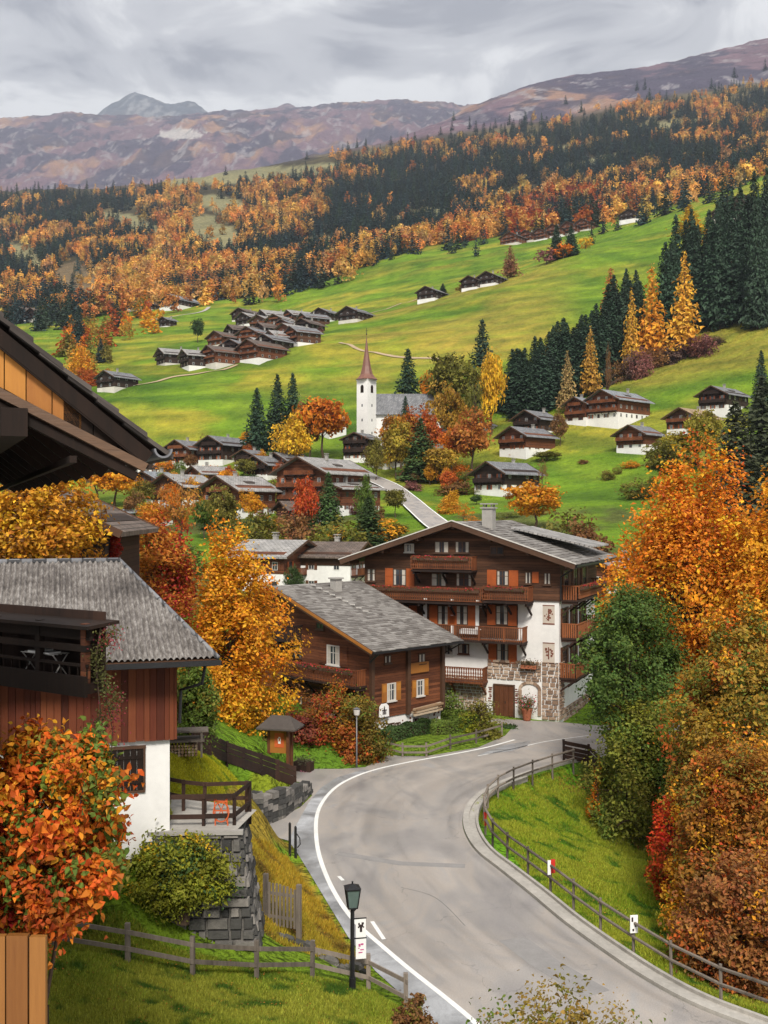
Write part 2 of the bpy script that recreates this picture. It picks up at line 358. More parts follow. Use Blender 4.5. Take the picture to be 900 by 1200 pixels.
# image row of the ground at each depth, along the columns
ROWS = [
 (90,  [(-300, 700), (0, 718), (150, 735), (300, 775), (450, 785), (600, 787), (750, 790), (900, 800), (1300, 800)]),
 (120, [(-300, 650), (0, 672), (150, 690), (300, 725), (450, 735), (600, 730), (750, 728), (900, 735), (1300, 735)]),
 (150, [(-300, 630), (0, 645), (150, 662), (300, 688), (450, 690), (600, 676), (750, 668), (900, 670), (1300, 665)]),
 (190, [(-300, 605), (0, 620), (150, 632), (300, 640), (450, 640), (600, 628), (750, 622), (900, 615), (1300, 600)]),
 (225, [(-300, 590), (0, 604), (150, 608), (300, 606), (450, 605), (520, 606), (600, 600), (750, 590), (900, 572), (1300, 550)]),
 (260, [(-300, 580), (0, 590), (150, 588), (300, 583), (450, 580), (520, 583), (600, 580), (750, 562), (900, 540), (1300, 505)]),
 (290, [(-300, 572), (0, 580), (150, 572), (300, 562), (450, 560), (520, 558), (600, 545), (750, 528), (900, 505), (1300, 465)]),
 (325, [(-300, 560), (0, 568), (150, 558), (250, 548), (300, 540), (450, 532), (520, 525), (600, 505), (700, 497), (750, 492), (850, 482), (900, 470), (1300, 420)]),
 (355, [(-300, 545), (0, 555), (150, 545), (250, 530), (300, 522), (450, 508), (600, 485), (750, 462), (900, 428), (1300, 370)]),
 (400, [(-300, 500), (0, 500), (150, 480), (300, 475), (450, 465), (600, 448), (690, 452), (750, 432), (900, 388), (1300, 320)]),
 (440, [(-300, 480), (0, 475), (150, 452), (300, 446), (450, 436), (600, 418), (750, 402), (900, 355), (1300, 280)]),
 (500, [(-300, 450), (0, 445), (150, 430), (230, 422), (300, 413), (350, 402), (450, 396), (600, 378), (750, 358), (900, 320), (1300, 240)]),
 (580, [(-300, 420), (0, 415), (150, 405), (230, 398), (300, 392), (350, 390), (450, 370), (520, 352), (600, 336), (750, 318), (900, 285), (1300, 200)]),
 (640, [(-300, 402), (0, 398), (150, 392), (300, 384), (400, 374), (450, 368), (520, 350), (600, 322), (700, 293), (750, 288), (900, 255), (1300, 170)]),
 (740, [(-300, 390), (0, 386), (150, 377), (300, 370), (400, 352), (450, 345), (600, 318), (700, 287), (750, 270), (900, 228), (1300, 150)]),
 (850, [(-300, 380), (0, 376), (150, 365), (240, 357), (300, 350), (400, 328), (450, 318), (600, 292), (700, 276), (800, 243), (900, 209), (1300, 130)]),
 (950, [(-300, 370), (0, 368), (150, 355), (300, 338), (400, 318), (450, 303), (560, 281), (600, 275), (700, 263), (800, 243), (900, 215), (1300, 140)]),
 (1300, [(-300, 335), (0, 335), (150, 320), (300, 300), (450, 275), (600, 250), (750, 228), (900, 195), (1300, 120)]),
 (1700, [(-300, 290), (0, 290), (150, 275), (300, 255), (450, 238), (600, 213), (750, 188), (900, 165), (1300, 90)]),
 (2200, [(-300, 252), (0, 252), (150, 243), (300, 220), (450, 198), (600, 174), (750, 148), (900, 130), (1300, 50)]),
 (2700, [(-300, 226), (0, 226), (150, 220), (250, 207), (300, 197), (450, 172), (600, 148), (750, 120), (900, 104), (1300, 20)]),
 (3200, [(-300, 235), (0, 235), (150, 230), (300, 205), (400, 182), (450, 166), (520, 145), (600, 122), (680, 112), (750, 98), (900, 72), (1300, 0)]),
 (3800, [(-300, 280), (0, 275), (150, 270), (300, 240), (400, 205), (450, 172), (500, 150), (540, 128), (600, 104), (640, 90), (680, 84), (730, 82), (760, 82), (830, 62), (900, 44), (1300, -40)]),
 (4500, [(-300, 300), (0, 300), (150, 290), (300, 260), (450, 220), (600, 160), (700, 110), (760, 92), (830, 72), (900, 56), (1300, 0)]),
 (5600, [(-300, 215), (0, 218), (100, 214), (200, 200), (300, 196), (400, 190), (450, 185), (600, 190), (900, 150), (1300, 100)]),
 (7000, [(-300, 165), (0, 172), (100, 168), (150, 172), (240, 150), (300, 150), (400, 150), (470, 140), (600, 150), (900, 150), (1300, 150)]),
 (8600, [(-300, 120), (-60, 140), (0, 136), (50, 131), (80, 127), (115, 136), (135, 134), (200, 138), (240, 131), (300, 130), (330, 127), (400, 117), (470, 113), (540, 122), (600, 128), (900, 150), (1300, 160)]),
 (9500, [(-300, 150), (0, 160), (108, 150), (200, 152), (300, 140), (360, 140), (450, 140), (600, 150), (1300, 160)]),
 (10600, [(-300, 160), (0, 160), (100, 150), (118, 132), (140, 122), (160, 112), (172, 118), (195, 121), (225, 120), (240, 130), (262, 150), (300, 140), (318, 124), (345, 121), (362, 134), (450, 150), (600, 150), (1300, 160)]),
 (11400, [(-300, 160), (0, 160), (100, 150), (118, 134), (140, 124), (160, 115), (172, 120), (195, 124), (225, 124), (240, 133), (262, 152), (300, 145), (450, 150), (600, 150), (1300, 160)]),
 (14500, [(-300, 330), (600, 330), (1300, 330)]),
]
TX = np.arange(-640, 1560, 7.0)            # columns, as pixels
TY = np.exp(np.linspace(math.log(6.0), math.log(14400.0), 655))
ly = np.log([r[0] for r in ROWS])
tabl = np.array([np.interp(TX, [p[0] for p in r[1]], [p[1] for p in r[1]]) for r in ROWS])
def smooth1(a, n, axis):
    for _ in range(n):
        b = np.pad(a, [(1, 1) if i == axis else (0, 0) for i in range(a.ndim)], mode='edge')
        sl = lambda k: tuple(slice(k, k + a.shape[axis]) if i == axis else slice(None) for i in range(a.ndim))
        a = (b[sl(0)] + 2 * b[sl(1)] + b[sl(2)]) / 4
    return a
PYT = np.stack([np.interp(np.log(TY), ly, tabl[:, j]) for j in range(len(TX))], 1)
PYT = smooth1(smooth1(PYT, 10, 0), 6, 1)
GX = (TX[None, :] - 450) / F * TY[:, None]; GY = np.repeat(TY[:, None], len(TX), 1)
GZ = CZ - (PYT - 600) / F * GY

# near ground: control points in plan
RIGHT_EDGE = [(1100, 1290), (900, 1213), (815, 1180), (755, 1148), (700, 1111), (658, 1080), (620, 1048), (585, 1020), (560, 1000), (547, 982), (542, 965), (545, 948), (556, 934), (575, 922), (605, 910), (640, 899), (680, 890), (760, 884), (900, 878), (1100, 874)]
LINE = [(640, 1262), (570, 1210), (545, 1188), (513, 1162), (480, 1136), (448, 1109), (415, 1079), (392, 1046), (377, 1012), (371, 985), (371, 958), (378, 940), (392, 924), (412, 912), (440, 902), (480, 893), (530, 884), (570, 876), (603, 867)]
LEFT_EDGE = [(590, 1290), (520, 1215), (478, 1172), (440, 1138), (408, 1098), (385, 1060), (364, 1025), (350, 1002), (338, 985), (300, 975), (268, 972), (265, 958), (330, 957), (352, 946), (366, 932), (358, 918), (330, 912), (352, 901), (400, 901), (428, 899), (455, 885), (500, 886), (560, 876), (592, 862), (600, 853), (575, 846), (540, 840)]
FAR_EDGE = [(655, 846), (700, 850), (900, 846), (1100, 842)]
ROADPOLY = [P(*p) for p in LEFT_EDGE] + [P(*p) for p in FAR_EDGE] + [P(*p) for p in RIGHT_EDGE[::-1]]
def inside(poly, x, y):
    c = np.zeros(np.shape(x), bool); n = len(poly)
    for i in range(n):
        x0, y0 = poly[i]; x1, y1 = poly[(i + 1) % n]
        if y0 == y1: continue
        k = ((y0 > y) != (y1 > y)) & (x < (x1 - x0) * (y - y0) / (y1 - y0) + x0); c ^= k
    return c
def pdist(poly, x, y, closed=True):
    d = np.full(np.shape(x), 1e9); n = len(poly)
    for i in range(n if closed else n - 1):
        x0, y0 = poly[i]; x1, y1 = poly[(i + 1) % n]; ex, ey = x1 - x0, y1 - y0
        t = np.clip(((x - x0) * ex + (y - y0) * ey) / (ex * ex + ey * ey + 1e-9), 0, 1)
        d = np.minimum(d, np.hypot(x - x0 - t * ex, y - y0 - t * ey))
    return d
CP = []
def cp(px, py, z): x, y = P(px, py, z); CP.append((x, y, z))
for a in [(60, 1200, 2.9), (250, 1200, 2.0), (400, 1200, 1.1), (480, 1200, .45), (60, 1110, 3.0), (150, 1088, 2.45), (230, 1095, 1.9), (300, 1112, 1.3), (360, 1135, .8), (420, 1152, .35), (470, 1175, .25),
          (270, 1080, 1.7), (330, 1090, .9), (385, 1098, .35), (300, 1030, 2.0), (345, 1050, .8), (335, 1005, .35), (285, 985, 1.9), (370, 1075, .3),
          (190, 943, 5.5), (120, 950, 5.6), (215, 915, 5.1), (200, 888, 5.3), (235, 890, 4.7), (265, 905, 3.6), (285, 935, 2.25), (330, 935, 1.5), (355, 930, .95), (340, 915, 1.1), (300, 900, 2.2), (270, 880, 3.2), (230, 868, 4.4), (300, 890, 1.9),
          (340, 900, .6), (330, 887, 1.0), (360, 888, .7), (400, 893, .4), (440, 882, .3), (420, 872, .6), (380, 872, 1.0), (300, 870, 2.6),
          (480, 872, .5), (530, 864, .4), (560, 858, .3), (480, 858, .7), (450, 858, .8),
          (570, 940, -.1), (600, 925, -.2), (650, 915, -.5), (620, 960, -.9), (680, 960, -1.9), (600, 990, -.5), (650, 1010, -1.0), (700, 1050, -1.6), (740, 1000, -2.6), (770, 1060, -2.4), (780, 1110, -1.7), (730, 1110, -.5), (850, 1165, -1.2), (800, 1150, -.6), (900, 1150, -2.0), (760, 930, -2.0), (850, 1000, -4), (1000, 1000, -5), (1000, 1150, -3), (720, 905, -.8), (900, 1190, -.4)]: cp(*a)
CP += [(-14, 6, 3.2), (-5, 6, 3), (0, 8, 2.4), (8, 6, .5), (20, 6, 0), (0, 18, 2.2), (-6, 18, 3), (-14, 20, 4), (-30, 20, 5), (4, 22, .9), (6, 20, .4), (-14, 34, 5.8), (-25, 40, 6.2), (-9, 36, 5.5), (-12, 44, 5.6), (-14, 55, 5.4),
       (-9, 52, 4.2), (-12, 65, 5), (-8, 65, 2.4), (-30, 70, 7), (-3, 72, 1.2), (3, 80, .5), (12, 86, 0), (20, 80, -.3), (30, 90, -1), (-12, 85, 3), (25, 60, -5), (40, 50, -6), (14, 25, -.6), (25, 25, -3), (40, 30, -6), (22, 75, -1.2), (35, 75, -3), (30, 8, -1), (-35, 90, 6), (45, 90, -3),
       (-8.6, 31.4, 2.3), (-6.6, 31.6, 2.1), (-5.6, 32.4, 2.1), (-10, 31.2, 2.6), (-14, 30, 3.4), (-11, 28, 2.9)]
CPa = np.array(CP); n_ = len(CPa)
Dm = np.hypot(CPa[:, None, 0] - CPa[None, :, 0], CPa[:, None, 1] - CPa[None, :, 1])
Am = np.zeros((n_ + 3, n_ + 3)); Am[:n_, :n_] = -Dm - np.eye(n_) * .02; Am[:n_, n_] = 1; Am[:n_, n_ + 1:] = CPa[:, :2]; Am[n_:, :n_] = Am[:n_, n_:].T
bv = np.zeros(n_ + 3); bv[:n_] = CPa[:, 2]; Wc = np.linalg.solve(Am, bv)
def near_z(x, y):
    z = Wc[n_] + Wc[n_ + 1] * x + Wc[n_ + 2] * y
    for i in range(n_): z = z - Wc[i] * np.hypot(x - CPa[i, 0], y - CPa[i, 1])
    return z
def sstep(a, b, x): t = np.clip((x - a) / (b - a), 0, 1); return t * t * (3 - 2 * t)
msk = GY < 135
nx, ny = GX[msk], GY[msk]
nz = np.clip(near_z(nx, ny), -7, 8.5)
nz = nz + (fbm(nx * .5, ny * .5, 4, 5) - .5) * .25
ins = inside(ROADPOLY, nx, ny); dd = pdist(ROADPOLY, nx, ny)
k = np.where(ins, 0, sstep(.0, 1.6, dd)); nz = nz * k + (1 - k) * np.where(ins & (dd > .25), -.12, -.02)
w = sstep(84, 125, ny); flat_z = nz * (1 - w) + GZ[msk] * w
GZ[msk] = flat_z
# relief on hills and mountains
amp = np.interp(GY, [100, 150, 340, 600, 1000, 3000, 5000, 9500, 12000], [0, .5, 2.2, 4, 12, 45, 110, 150, 100])
rel = (fbm(GX / 60, GY / 110, 4, 21) - .5) * np.interp(GY, [100, 400, 900], [.3, 1, 1]) * amp * (GY < 3000)
rid = fbm(GX / 700, GY / 900, 6, 33, .55, True) - .55
GZ += rel + rid * np.interp(GY, [2300, 3400, 4500, 5600, 8600, 9600], [10, 26, 70, 120, 60, 40]) * sstep(2300, 3600, GY)
mt = sstep(5000, 6400, GY)
GZ += mt * (fbm(GX / 260, GY / 420, 6, 51, .62, True) - .55) * np.interp(GY, [5000, 7600, 8600, 9300, 10400], [150, 130, 40, 60, 25])
PYG = 600 - (GZ - CZ) / GY * F
lgY = np.log(TY)
def ground(x, y):
    """height of the ground under a point"""
    px = 450 + x / y * F; i = np.clip((px - TX[0]) / 7.0, 0, len(TX) - 1.001); j = np.clip((math.log(y) - lgY[0]) / (lgY[1] - lgY[0]), 0, len(TY) - 1.001)
    i0, j0 = int(i), int(j); a, b = i - i0, j - j0
    return float((GZ[j0, i0] * (1 - a) + GZ[j0, i0 + 1] * a) * (1 - b) + (GZ[j0 + 1, i0] * (1 - a) + GZ[j0 + 1, i0 + 1] * a) * b)
def hit(px, py, y0=8.0, y1=12000):
    """ground point seen along a line of sight beyond y0"""
    i = (px - TX[0]) / 7.0; i0 = int(i); a = i - i0; c = PYG[:, i0] * (1 - a) + PYG[:, i0 + 1] * a
    for j in range(len(TY) - 1):
        if TY[j] < y0: continue
        if c[j + 1] <= py:
            t = 0 if c[j] <= py else (c[j] - py) / (c[j] - c[j + 1] + 1e-9)
            Y = TY[j] + t * (TY[j + 1] - TY[j]); return ((px - 450) / F * Y, Y, ground((px - 450) / F * Y, Y))
        if TY[j] > y1: break
    return None
terr = np.clip((GY - 330) / 60, 0, 1) * (1 - sstep(900, 1000, GY)); ph_ = GZ * .75 + 5 * fbm(GX / 50, GY / 50, 3, 401)
GZ += terr * .55 * np.sin(ph_) * sstep(.35, .6, fbm(GX / 70, GY / 70, 3, 403))
PYG = 600 - (GZ - CZ) / GY * F
# ---- land cover colour
def mixn(a, b, f): return a * (1 - f[..., None]) + np.array(b) * f[..., None]
LOWX = [-640, -300, 0, 60, 120, 150, 240, 290, 340, 400, 450, 500, 560, 600, 700, 780, 800, 860, 900, 1300, 1560]
LOWY = [410, 400, 384, 380, 372, 364, 356, 352, 343, 325, 306, 291, 283, 277, 264, 246, 238, 222, 205, 120, 100]
UPX = [-640, 0, 150, 250, 300, 400, 450, 520, 600, 680, 750, 900, 1300]
UPY = [222, 222, 222, 207, 200, 182, 174, 162, 152, 140, 122, 100, 20]
CLEAR = [([(64, 325), (90, 332), (115, 345)], 24), ([(190, 214), (260, 208), (330, 202), (400, 196)], 9), ([(222, 262), (250, 272), (280, 285)], 20), ([(235, 236), (262, 240), (285, 244)], 11),
         ([(120, 252), (160, 262), (190, 275)], 9), ([(330, 300), (365, 285), (400, 280)], 7), ([(450, 262), (500, 250), (540, 246)], 6), ([(10, 290), (30, 300), (50, 318)], 12), ([(780, 212), (820, 200), (860, 196)], 5),
         ([(605, 190), (650, 176), (700, 168)], 4.5), ([(560, 235), (600, 228), (640, 225)], 6), ([(640, 205), (690, 190), (740, 178)], 4), ([(740, 150), (790, 146), (840, 140)], 5)]
def cover(GX, GY, GZ):
    SP = 600 - (GZ - CZ) / GY * F; SX = 450 + GX / GY * F
    C = np.zeros(GX.shape + (3,)); C[:] = (.145, .25, .018)
    f1 = fbm(GX / 45, GY / 28, 5, 3); f2 = fbm(GX / 14 + GY / 40, GY / 30, 4, 9)
    C = mixn(C, (.33, .285, .035), sstep(.46, .64, f1) * .9 * (GY > 90)); C = mixn(C, (.055, .125, .016), sstep(.5, .64, f2) * .6)
    mow = np.sin((GX * .8 + GY * .35) / 5.5 + 4 * fbm(GX / 60, GY / 60, 3, 15)); C = mixn(C, (.23, .30, .03), sstep(.3, .9, mow) * .35 * (GY > 200) * (GY < 950))
    C = mixn(C, (.06, .14, .015), sstep(.55, .7, fbm(GX / 90, GY / 16, 4, 19)) * .6 * (GY > 90))
    dry = sstep(.44, .6, fbm(GX / 70 + 3, GY / 30, 4, 77)) * sstep(395, 480, GY) * (1 - sstep(620, 700, GY)) * sstep(380, 430, SX) * (1 - sstep(620, 700, SX))
    C = mixn(C, (.36, .25, .05), dry * .6)
    drys = sstep(690, 760, SX) * sstep(350, 375, GY) * (1 - sstep(440, 480, GY)); C = mixn(C, (.25, .22, .035), drys * .95)
    pbank = inside([P(*q) for q in [(270, 985), (290, 975), (340, 990), (365, 1030), (400, 1090), (425, 1130), (440, 1150), (340, 1115), (150, 1078), (150, 1040)]], GX, GY)
    nb = fbm(GX / 1.3, GY / 1.3, 4, 8)
    C = mixn(C, (.30, .20, .03), pbank * sstep(.25, .5, nb) * .9)
    plawn = inside([(-9, 38), (-5.8, 32.5), (-6.4, 46), (-3.2, 52.2), (-4, 57), (-9, 46)], GX, GY); C = mixn(C, (.24, .27, .02), plawn * .75)
    lowl = (GX < 4) & (GY < 34) & (~pbank); C = mixn(C, (.13, .20, .015), lowl * .8)
    rlawn = (GX > 3) & (GY > 28) & (GY < 62) & (SX > 540) & (SX < 800) & ~inside(ROADPOLY, GX, GY)
    C = mixn(C, (.11, .26, .012), rlawn * .85)
    gul = rlawn * sstep(0, 130, SX - (560 + (SP - 880) * .95)) ; C = mixn(C, (.10, .07, .025), gul * .75 * sstep(.3, .6, nb))
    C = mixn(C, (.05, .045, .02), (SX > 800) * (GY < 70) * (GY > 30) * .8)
    gard = (GY > 62) * (GY < 84) * (SX > 440) * (SX < 620); C = mixn(C, (.11, .15, .02), gard * .6)
    C = mixn(C, (.10, .10, .035), (GY > 84) * (GY < 225) * sstep(.4, .6, fbm(GX / 9, GY / 14, 4, 91)) * .8)
    low = np.interp(SX, LOWX, LOWY); upp = np.interp(SX, UPX, UPY)
    forest = sstep(0, 6, low - SP) * (GY > 780) * (GY < 4400)
    C = mixn(C, (.05, .042, .022), forest)
    fg = fbm(GX / 160, GY / 260, 4, 61); C = mixn(C, (.16, .13, .06), forest * sstep(.55, .7, fg) * .8)
    def band(pts, wd):
        xs = [p[0] for p in pts]; ys = [p[1] for p in pts]
        return (SX > xs[0]) * (SX < xs[-1]) * (np.abs(SP - np.interp(SX, xs, ys)) < wd * (1 - .45 * np.abs(2 * (SX - xs[0]) / (xs[-1] - xs[0]) - 1)))
    clear = np.zeros(GX.shape, bool)
    for pts, wd in CLEAR: clear |= band(pts, wd) & (GY > 900) & (GY < 3600)
    C = mixn(C, (.27, .25, .13), clear * .85)
    brn = band([(60, 325), (90, 332), (118, 345)], 26) & (GY > 900) & (GY < 3600); C = mixn(C, (.17, .12, .07), brn * .9)
    mtn = sstep(0, 10, upp - SP) * (GY > 2200); mtn = np.maximum(mtn, (GY > 4400) * 1.0)
    heath = mixn(np.zeros(C.shape) + (.17, .115, .145), (.30, .185, .14), sstep(.5, .66, fbm(GX / 260, GY / 500, 6, 71, .6)))
    heath = mixn(heath, (.055, .058, .095), sstep(.46, .54, fbm(GX / 190, GY / 420, 6, 73, .62)) * .8)
    sl = np.abs(np.gradient(GZ, axis=1) / (np.gradient(GX, axis=1) + 1e-6))
    rk = sstep(.54, .60, fbm(GX / 70, GY / 190, 6, 75, .68)) * sstep(.2, .6, sl) + sstep(.63, .68, fbm(GX / 60, GY / 200, 6, 79, .68))
    heath = mixn(heath, (.33, .31, .33), np.clip(rk, 0, 1) * .6)
    C = C * (1 - mtn[..., None]) + heath * mtn[..., None]
    pk = (SX > 95) * (SX < 265) * (GY > 9900); C = mixn(C, (.10, .12, .155), pk * .9)
    C = mixn(C, (.27, .28, .30), pk * sstep(.5, .6, fbm(GX / 120, GY / 500, 5, 83, .6)) * .7)
    scree = (np.hypot((SX - 212) / 30, (SP - 157) / 7) < .55 + .6 * fbm(SX / 9, SP / 5, 3, 85)) * (GY > 5200); C = mixn(C, (.52, .50, .48), scree * .7)
    tb_ = np.sin(GZ * .75 + 5 * fbm(GX / 50, GY / 50, 3, 401)); hm = (GY > 330) & (GY < 950) & (SP > np.interp(SX, LOWX, LOWY)); C = mixn(C, (.07, .13, .015), sstep(.45, .95, tb_) * .45 * hm)
    C = mixn(C, (.24, .34, .03), sstep(.5, .95, -tb_) * .25 * hm)
    return C
C = cover(GX, GY, GZ)
def strip_mesh(name, j0, j1, label=None):
    nr = j1 - j0 + 1; nc = len(TX); V = np.stack([GX[j0:j1 + 1], GY[j0:j1 + 1], GZ[j0:j1 + 1]], -1).reshape(-1, 3)
    a = (np.arange(nr - 1)[:, None] * nc + np.arange(nc - 1)[None, :]).ravel()
    o = mesh_np(name, V, np.stack([a, a + 1, a + nc + 1, a + nc], 1), 'terrain', smooth=True, colors=C[j0:j1 + 1].reshape(-1, 3))
    return tag(o, kind='structure')
jn = int(np.searchsorted(TY, 320)); jf = int(np.searchsorted(TY, 2650))
strip_mesh('ground', 0, jn); strip_mesh('hillside', jn, jf)
def upsample(A, fr, fc):
    r0 = np.arange(A.shape[0]); c0 = np.arange(A.shape[1]); r1 = np.linspace(0, r0[-1], (len(r0) - 1) * fr + 1); c1 = np.linspace(0, c0[-1], (len(c0) - 1) * fc + 1)
    B = np.stack([np.interp(r1, r0, A[:, j]) for j in range(A.shape[1])], 1); return np.stack([np.interp(c1, c0, B[i]) for i in range(B.shape[0])], 0)
c_lo, c_hi = 30, len(TX) - 20
UX, UY, UZ = (upsample(A[jf:, c_lo:c_hi], 3, 3) for A in (GX, GY, GZ))
UZ = UZ + (fbm(UX / 120, UY / 200, 5, 301, .6, True) - .6) * np.interp(UY, [2650, 3000, 4500, 6000, 8000, 9000], [0, 10, 26, 70, 60, 40])
usx = 450 + UX / UY * F; gY = np.exp(-((UY - 10700) / 520) ** 2)
for c_, w_, h_ in ((158, 36, 10), (228, 24, 6), (122, 16, 5), (338, 20, 7)): UZ += gY * h_ * UY / F * np.clip(1 - np.abs(usx - c_ - 4 * (fbm(UX / 90, UY / 200, 3, 5) - .5)) / w_, 0, 1) ** .9
UC = cover(UX, UY, UZ); nr, nc = UX.shape
a_ = (np.arange(nr - 1)[:, None] * nc + np.arange(nc - 1)[None, :]).ravel()
tag(mesh_np('mountains', np.stack([UX, UY, UZ], -1).reshape(-1, 3), np.stack([a_, a_ + 1, a_ + nc + 1, a_ + nc], 1), 'terrain', smooth=True, colors=UC.reshape(-1, 3)), kind='structure')

# ================================================================ road
def sheet(name, outline, z, mat, th=0.0):
    me = bpy.data.meshes.new(name); bm = bmesh.new()
    f = bm.faces.new([bm.verts.new((p[0], p[1], z)) for p in outline])
    if f.normal.z < 0 or True:
        bmesh.ops.recalc_face_normals(bm, faces=bm.faces); bm.normal_update()
        if f.normal.z < 0: f.normal_flip()
    bmesh.ops.triangulate(bm, faces=bm.faces)
    bm.to_mesh(me); bm.free(); me.materials.append(M[mat])
    o = bpy.data.objects.new(name, me); COL.objects.link(o); return tag(o, kind='structure')
def spline(pts, n=8):
    pts = [np.array(p, float) for p in pts]; r = []
    for i in range(len(pts) - 1):
        p0 = pts[max(i - 1, 0)]; p1 = pts[i]; p2 = pts[i + 1]; p3 = pts[min(i + 2, len(pts) - 1)]
        for k in range(n):
            t = k / n; r.append(tuple(.5 * ((2 * p1) + (-p0 + p2) * t + (2 * p0 - 5 * p1 + 4 * p2 - p3) * t * t + (-p0 + 3 * p1 - 3 * p2 + p3) * t ** 3)))
    r.append(tuple(pts[-1])); return r
def offset(path, d):
    r = []
    for i, p in enumerate(path):
        a = path[max(i - 1, 0)]; b = path[min(i + 1, len(path) - 1)]; tx, ty = b[0] - a[0], b[1] - a[1]; l = math.hypot(tx, ty) + 1e-9
        r.append((p[0] - ty / l * d, p[1] + tx / l * d))
    return r
def ribbon(name, path, d0, d1, z0, z1, mat, kind='structure', parent=None):
    """band between two offsets of a path, from z0 up to z1"""
    a = offset(path, d0); b = offset(path, d1); m = MB(); n = len(path)
    for i in range(n):
        m.v += [(*a[i], z0), (*b[i], z0), (*b[i], z1), (*a[i], z1)]
    for i in range(n - 1):
        q = i * 4
        for j in range(4): m.f.append((q + j, q + (j + 1) % 4, q + 4 + (j + 1) % 4, q + 4 + j))
    m.f += [(0, 1, 2, 3), (4 * n - 4, 4 * n - 3, 4 * n - 2, 4 * n - 1)]
    o = m.build(name, mat, parent)
    if kind: tag(o, kind=kind)
    return o
rline = spline([P(*p) for p in LINE]); redge = spline([P(*p) for p in RIGHT_EDGE])
ledge = [P(*p) for p in LEFT_EDGE]; fedge = [P(*p) for p in FAR_EDGE]
sheet('road', ledge + fedge + redge[::-1], 0.0, 'asphalt')
NR, NC = 120, 40; la_ = np.array(rline[4:-20]); ra_ = np.array(redge[6:-20])
def resamp(p, n): d = np.r_[0, np.cumsum(np.hypot(*np.diff(p, axis=0).T))]; q = np.linspace(0, d[-1], n); return np.stack([np.interp(q, d, p[:, 0]), np.interp(q, d, p[:, 1])], 1)
la_, ra_ = resamp(la_, NR), resamp(ra_, NR); tt_ = np.linspace(.012, .985, NC)[None, :, None]; G_r = la_[:, None] * (1 - tt_) + ra_[:, None] * tt_
V_r = np.concatenate([G_r, np.full((NR, NC, 1), .004)], 2).reshape(-1, 3); uu, vv_ = np.meshgrid(np.linspace(0, 45, NR), np.linspace(0, 7, NC), indexing='ij')
w_r = .5 + .5 * np.cos((vv_ / 7 * 4 - .5) * 2 * math.pi); wr = 1 - .10 * w_r * (.4 + fbm(uu / 6, vv_ / .8, 3, 501)) - .16 * sstep(.5, .68, fbm(uu / 9, vv_ / .5, 4, 503)) + .10 * sstep(.55, .7, fbm(uu / 5, vv_ / 1.5, 4, 505))
ed_ = np.minimum(np.minimum(uu / 4, (45 - uu) / 4), 1); wr = 1 + (wr - 1) * ed_
a_ = (np.arange(NR - 1)[:, None] * NC + np.arange(NC - 1)[None, :]).ravel()
o_r = tag(mesh_np('road_lane', V_r, np.stack([a_, a_ + 1, a_ + NC + 1, a_ + NC], 1), 'asphalt_lane', colors=np.repeat(wr.reshape(-1, 1), 3, 1)), kind='structure')
for p_ in range(1):
    if o_r.data.polygons[0].normal.z < 0: o_r.data.flip_normals()
i1 = 14   # left pavement between its outer edge and the white line
pav = [P(*p) for p in LEFT_EDGE[:9]] + [P(345, 972), P(358, 950)] + [P(366, 934), P(372, 925), P(388, 915), P(410, 905), P(455, 893)] + [p for p in offset(rline, 0)][::-1][30:]
pav = [P(*p) for p in LEFT_EDGE[:9]] + [P(352, 958), P(362, 940), P(376, 923), P(395, 911), P(425, 902)] + [q for q in rline[::-1] if q[1] < P(440, 903)[1]]
sheet('pavement', pav, 0.005, 'pavement')
def flat_ribbon(name, path, d0, d1, z, mat, zf=None):
    a = offset(path, d0); b = offset(path, d1); m = MB(); n = len(path)
    for i in range(n):
        za = z if zf is None else zf(*a[i]) + z; zb = z if zf is None else zf(*b[i]) + z
        m.v += [(*a[i], za), (*b[i], zb)]
    for i in range(n - 1): m.f.append((2 * i, 2 * i + 1, 2 * i + 3, 2 * i + 2))
    return tag(m.build(name, mat), kind='structure')
flat_ribbon('road_edge_line', rline, -.09, .09, .010, 'paint_white')
flat_ribbon('road_marking', spline([P(560, 886), P(600, 878), P(640, 869), P(690, 862)], 4), -.05, .05, .009, 'paint_white')
sheet('crossing_marking', [P(560, 885), P(592, 873), P(622, 868), P(618, 874), P(600, 880)], .009, 'pavement')
for a_, b_ in (((397, 1027), (402, 1032)), ((436, 1080), (450, 1101))):
    flat_ribbon('road_marking', [P(*a_), P(*b_)], -.07, .07, .010, 'paint_white')
ribbon('kerb', redge[:-24], -.02, -.30, -.15, .11, 'kerb')
ribbon('verge_kerb', redge[4:-40], -.62, -.74, -.15, .14, 'kerb')
flat_ribbon('gutter', redge[4:-40], -.30, -.62, .03, 'kerb')
# the upper road through the village
UP = [(400, 566, 300), (428, 571, 290), (446, 572, 280), (462, 578, 268), (478, 588, 250), (492, 598, 232), (510, 611, 212), (530, 626, 195), (560, 650, 172)]
upw = []
for px, py, yy in UP: upw.append(((px - 450) / F * yy, yy))
upw = spline(upw, 8)
flat_ribbon('village_road', upw, -2.6, 2.6, .5, 'asphalt', ground)
flat_ribbon('village_road_line', upw, -2.65, -2.35, .56, 'paint_white', ground)
flat_ribbon('village_road_line', upw, 2.35, 2.65, .56, 'paint_white', ground)
def lane(name, pix, w, mat='kerb', y0=200, lift=.35):
    pts = [hit(*p, y0) for p in pix]; pts = [(p[0], p[1]) for p in pts if p]
    if len(pts) > 1: flat_ribbon(name, spline(pts, 6), -w, w, lift, mat, ground)
mat_plain('track', (.36, .27, .17), .9, .2, 2.0)
lane('farm_track', [(398, 402), (420, 410), (450, 416), (480, 420), (520, 421)], .9, 'track', 380)
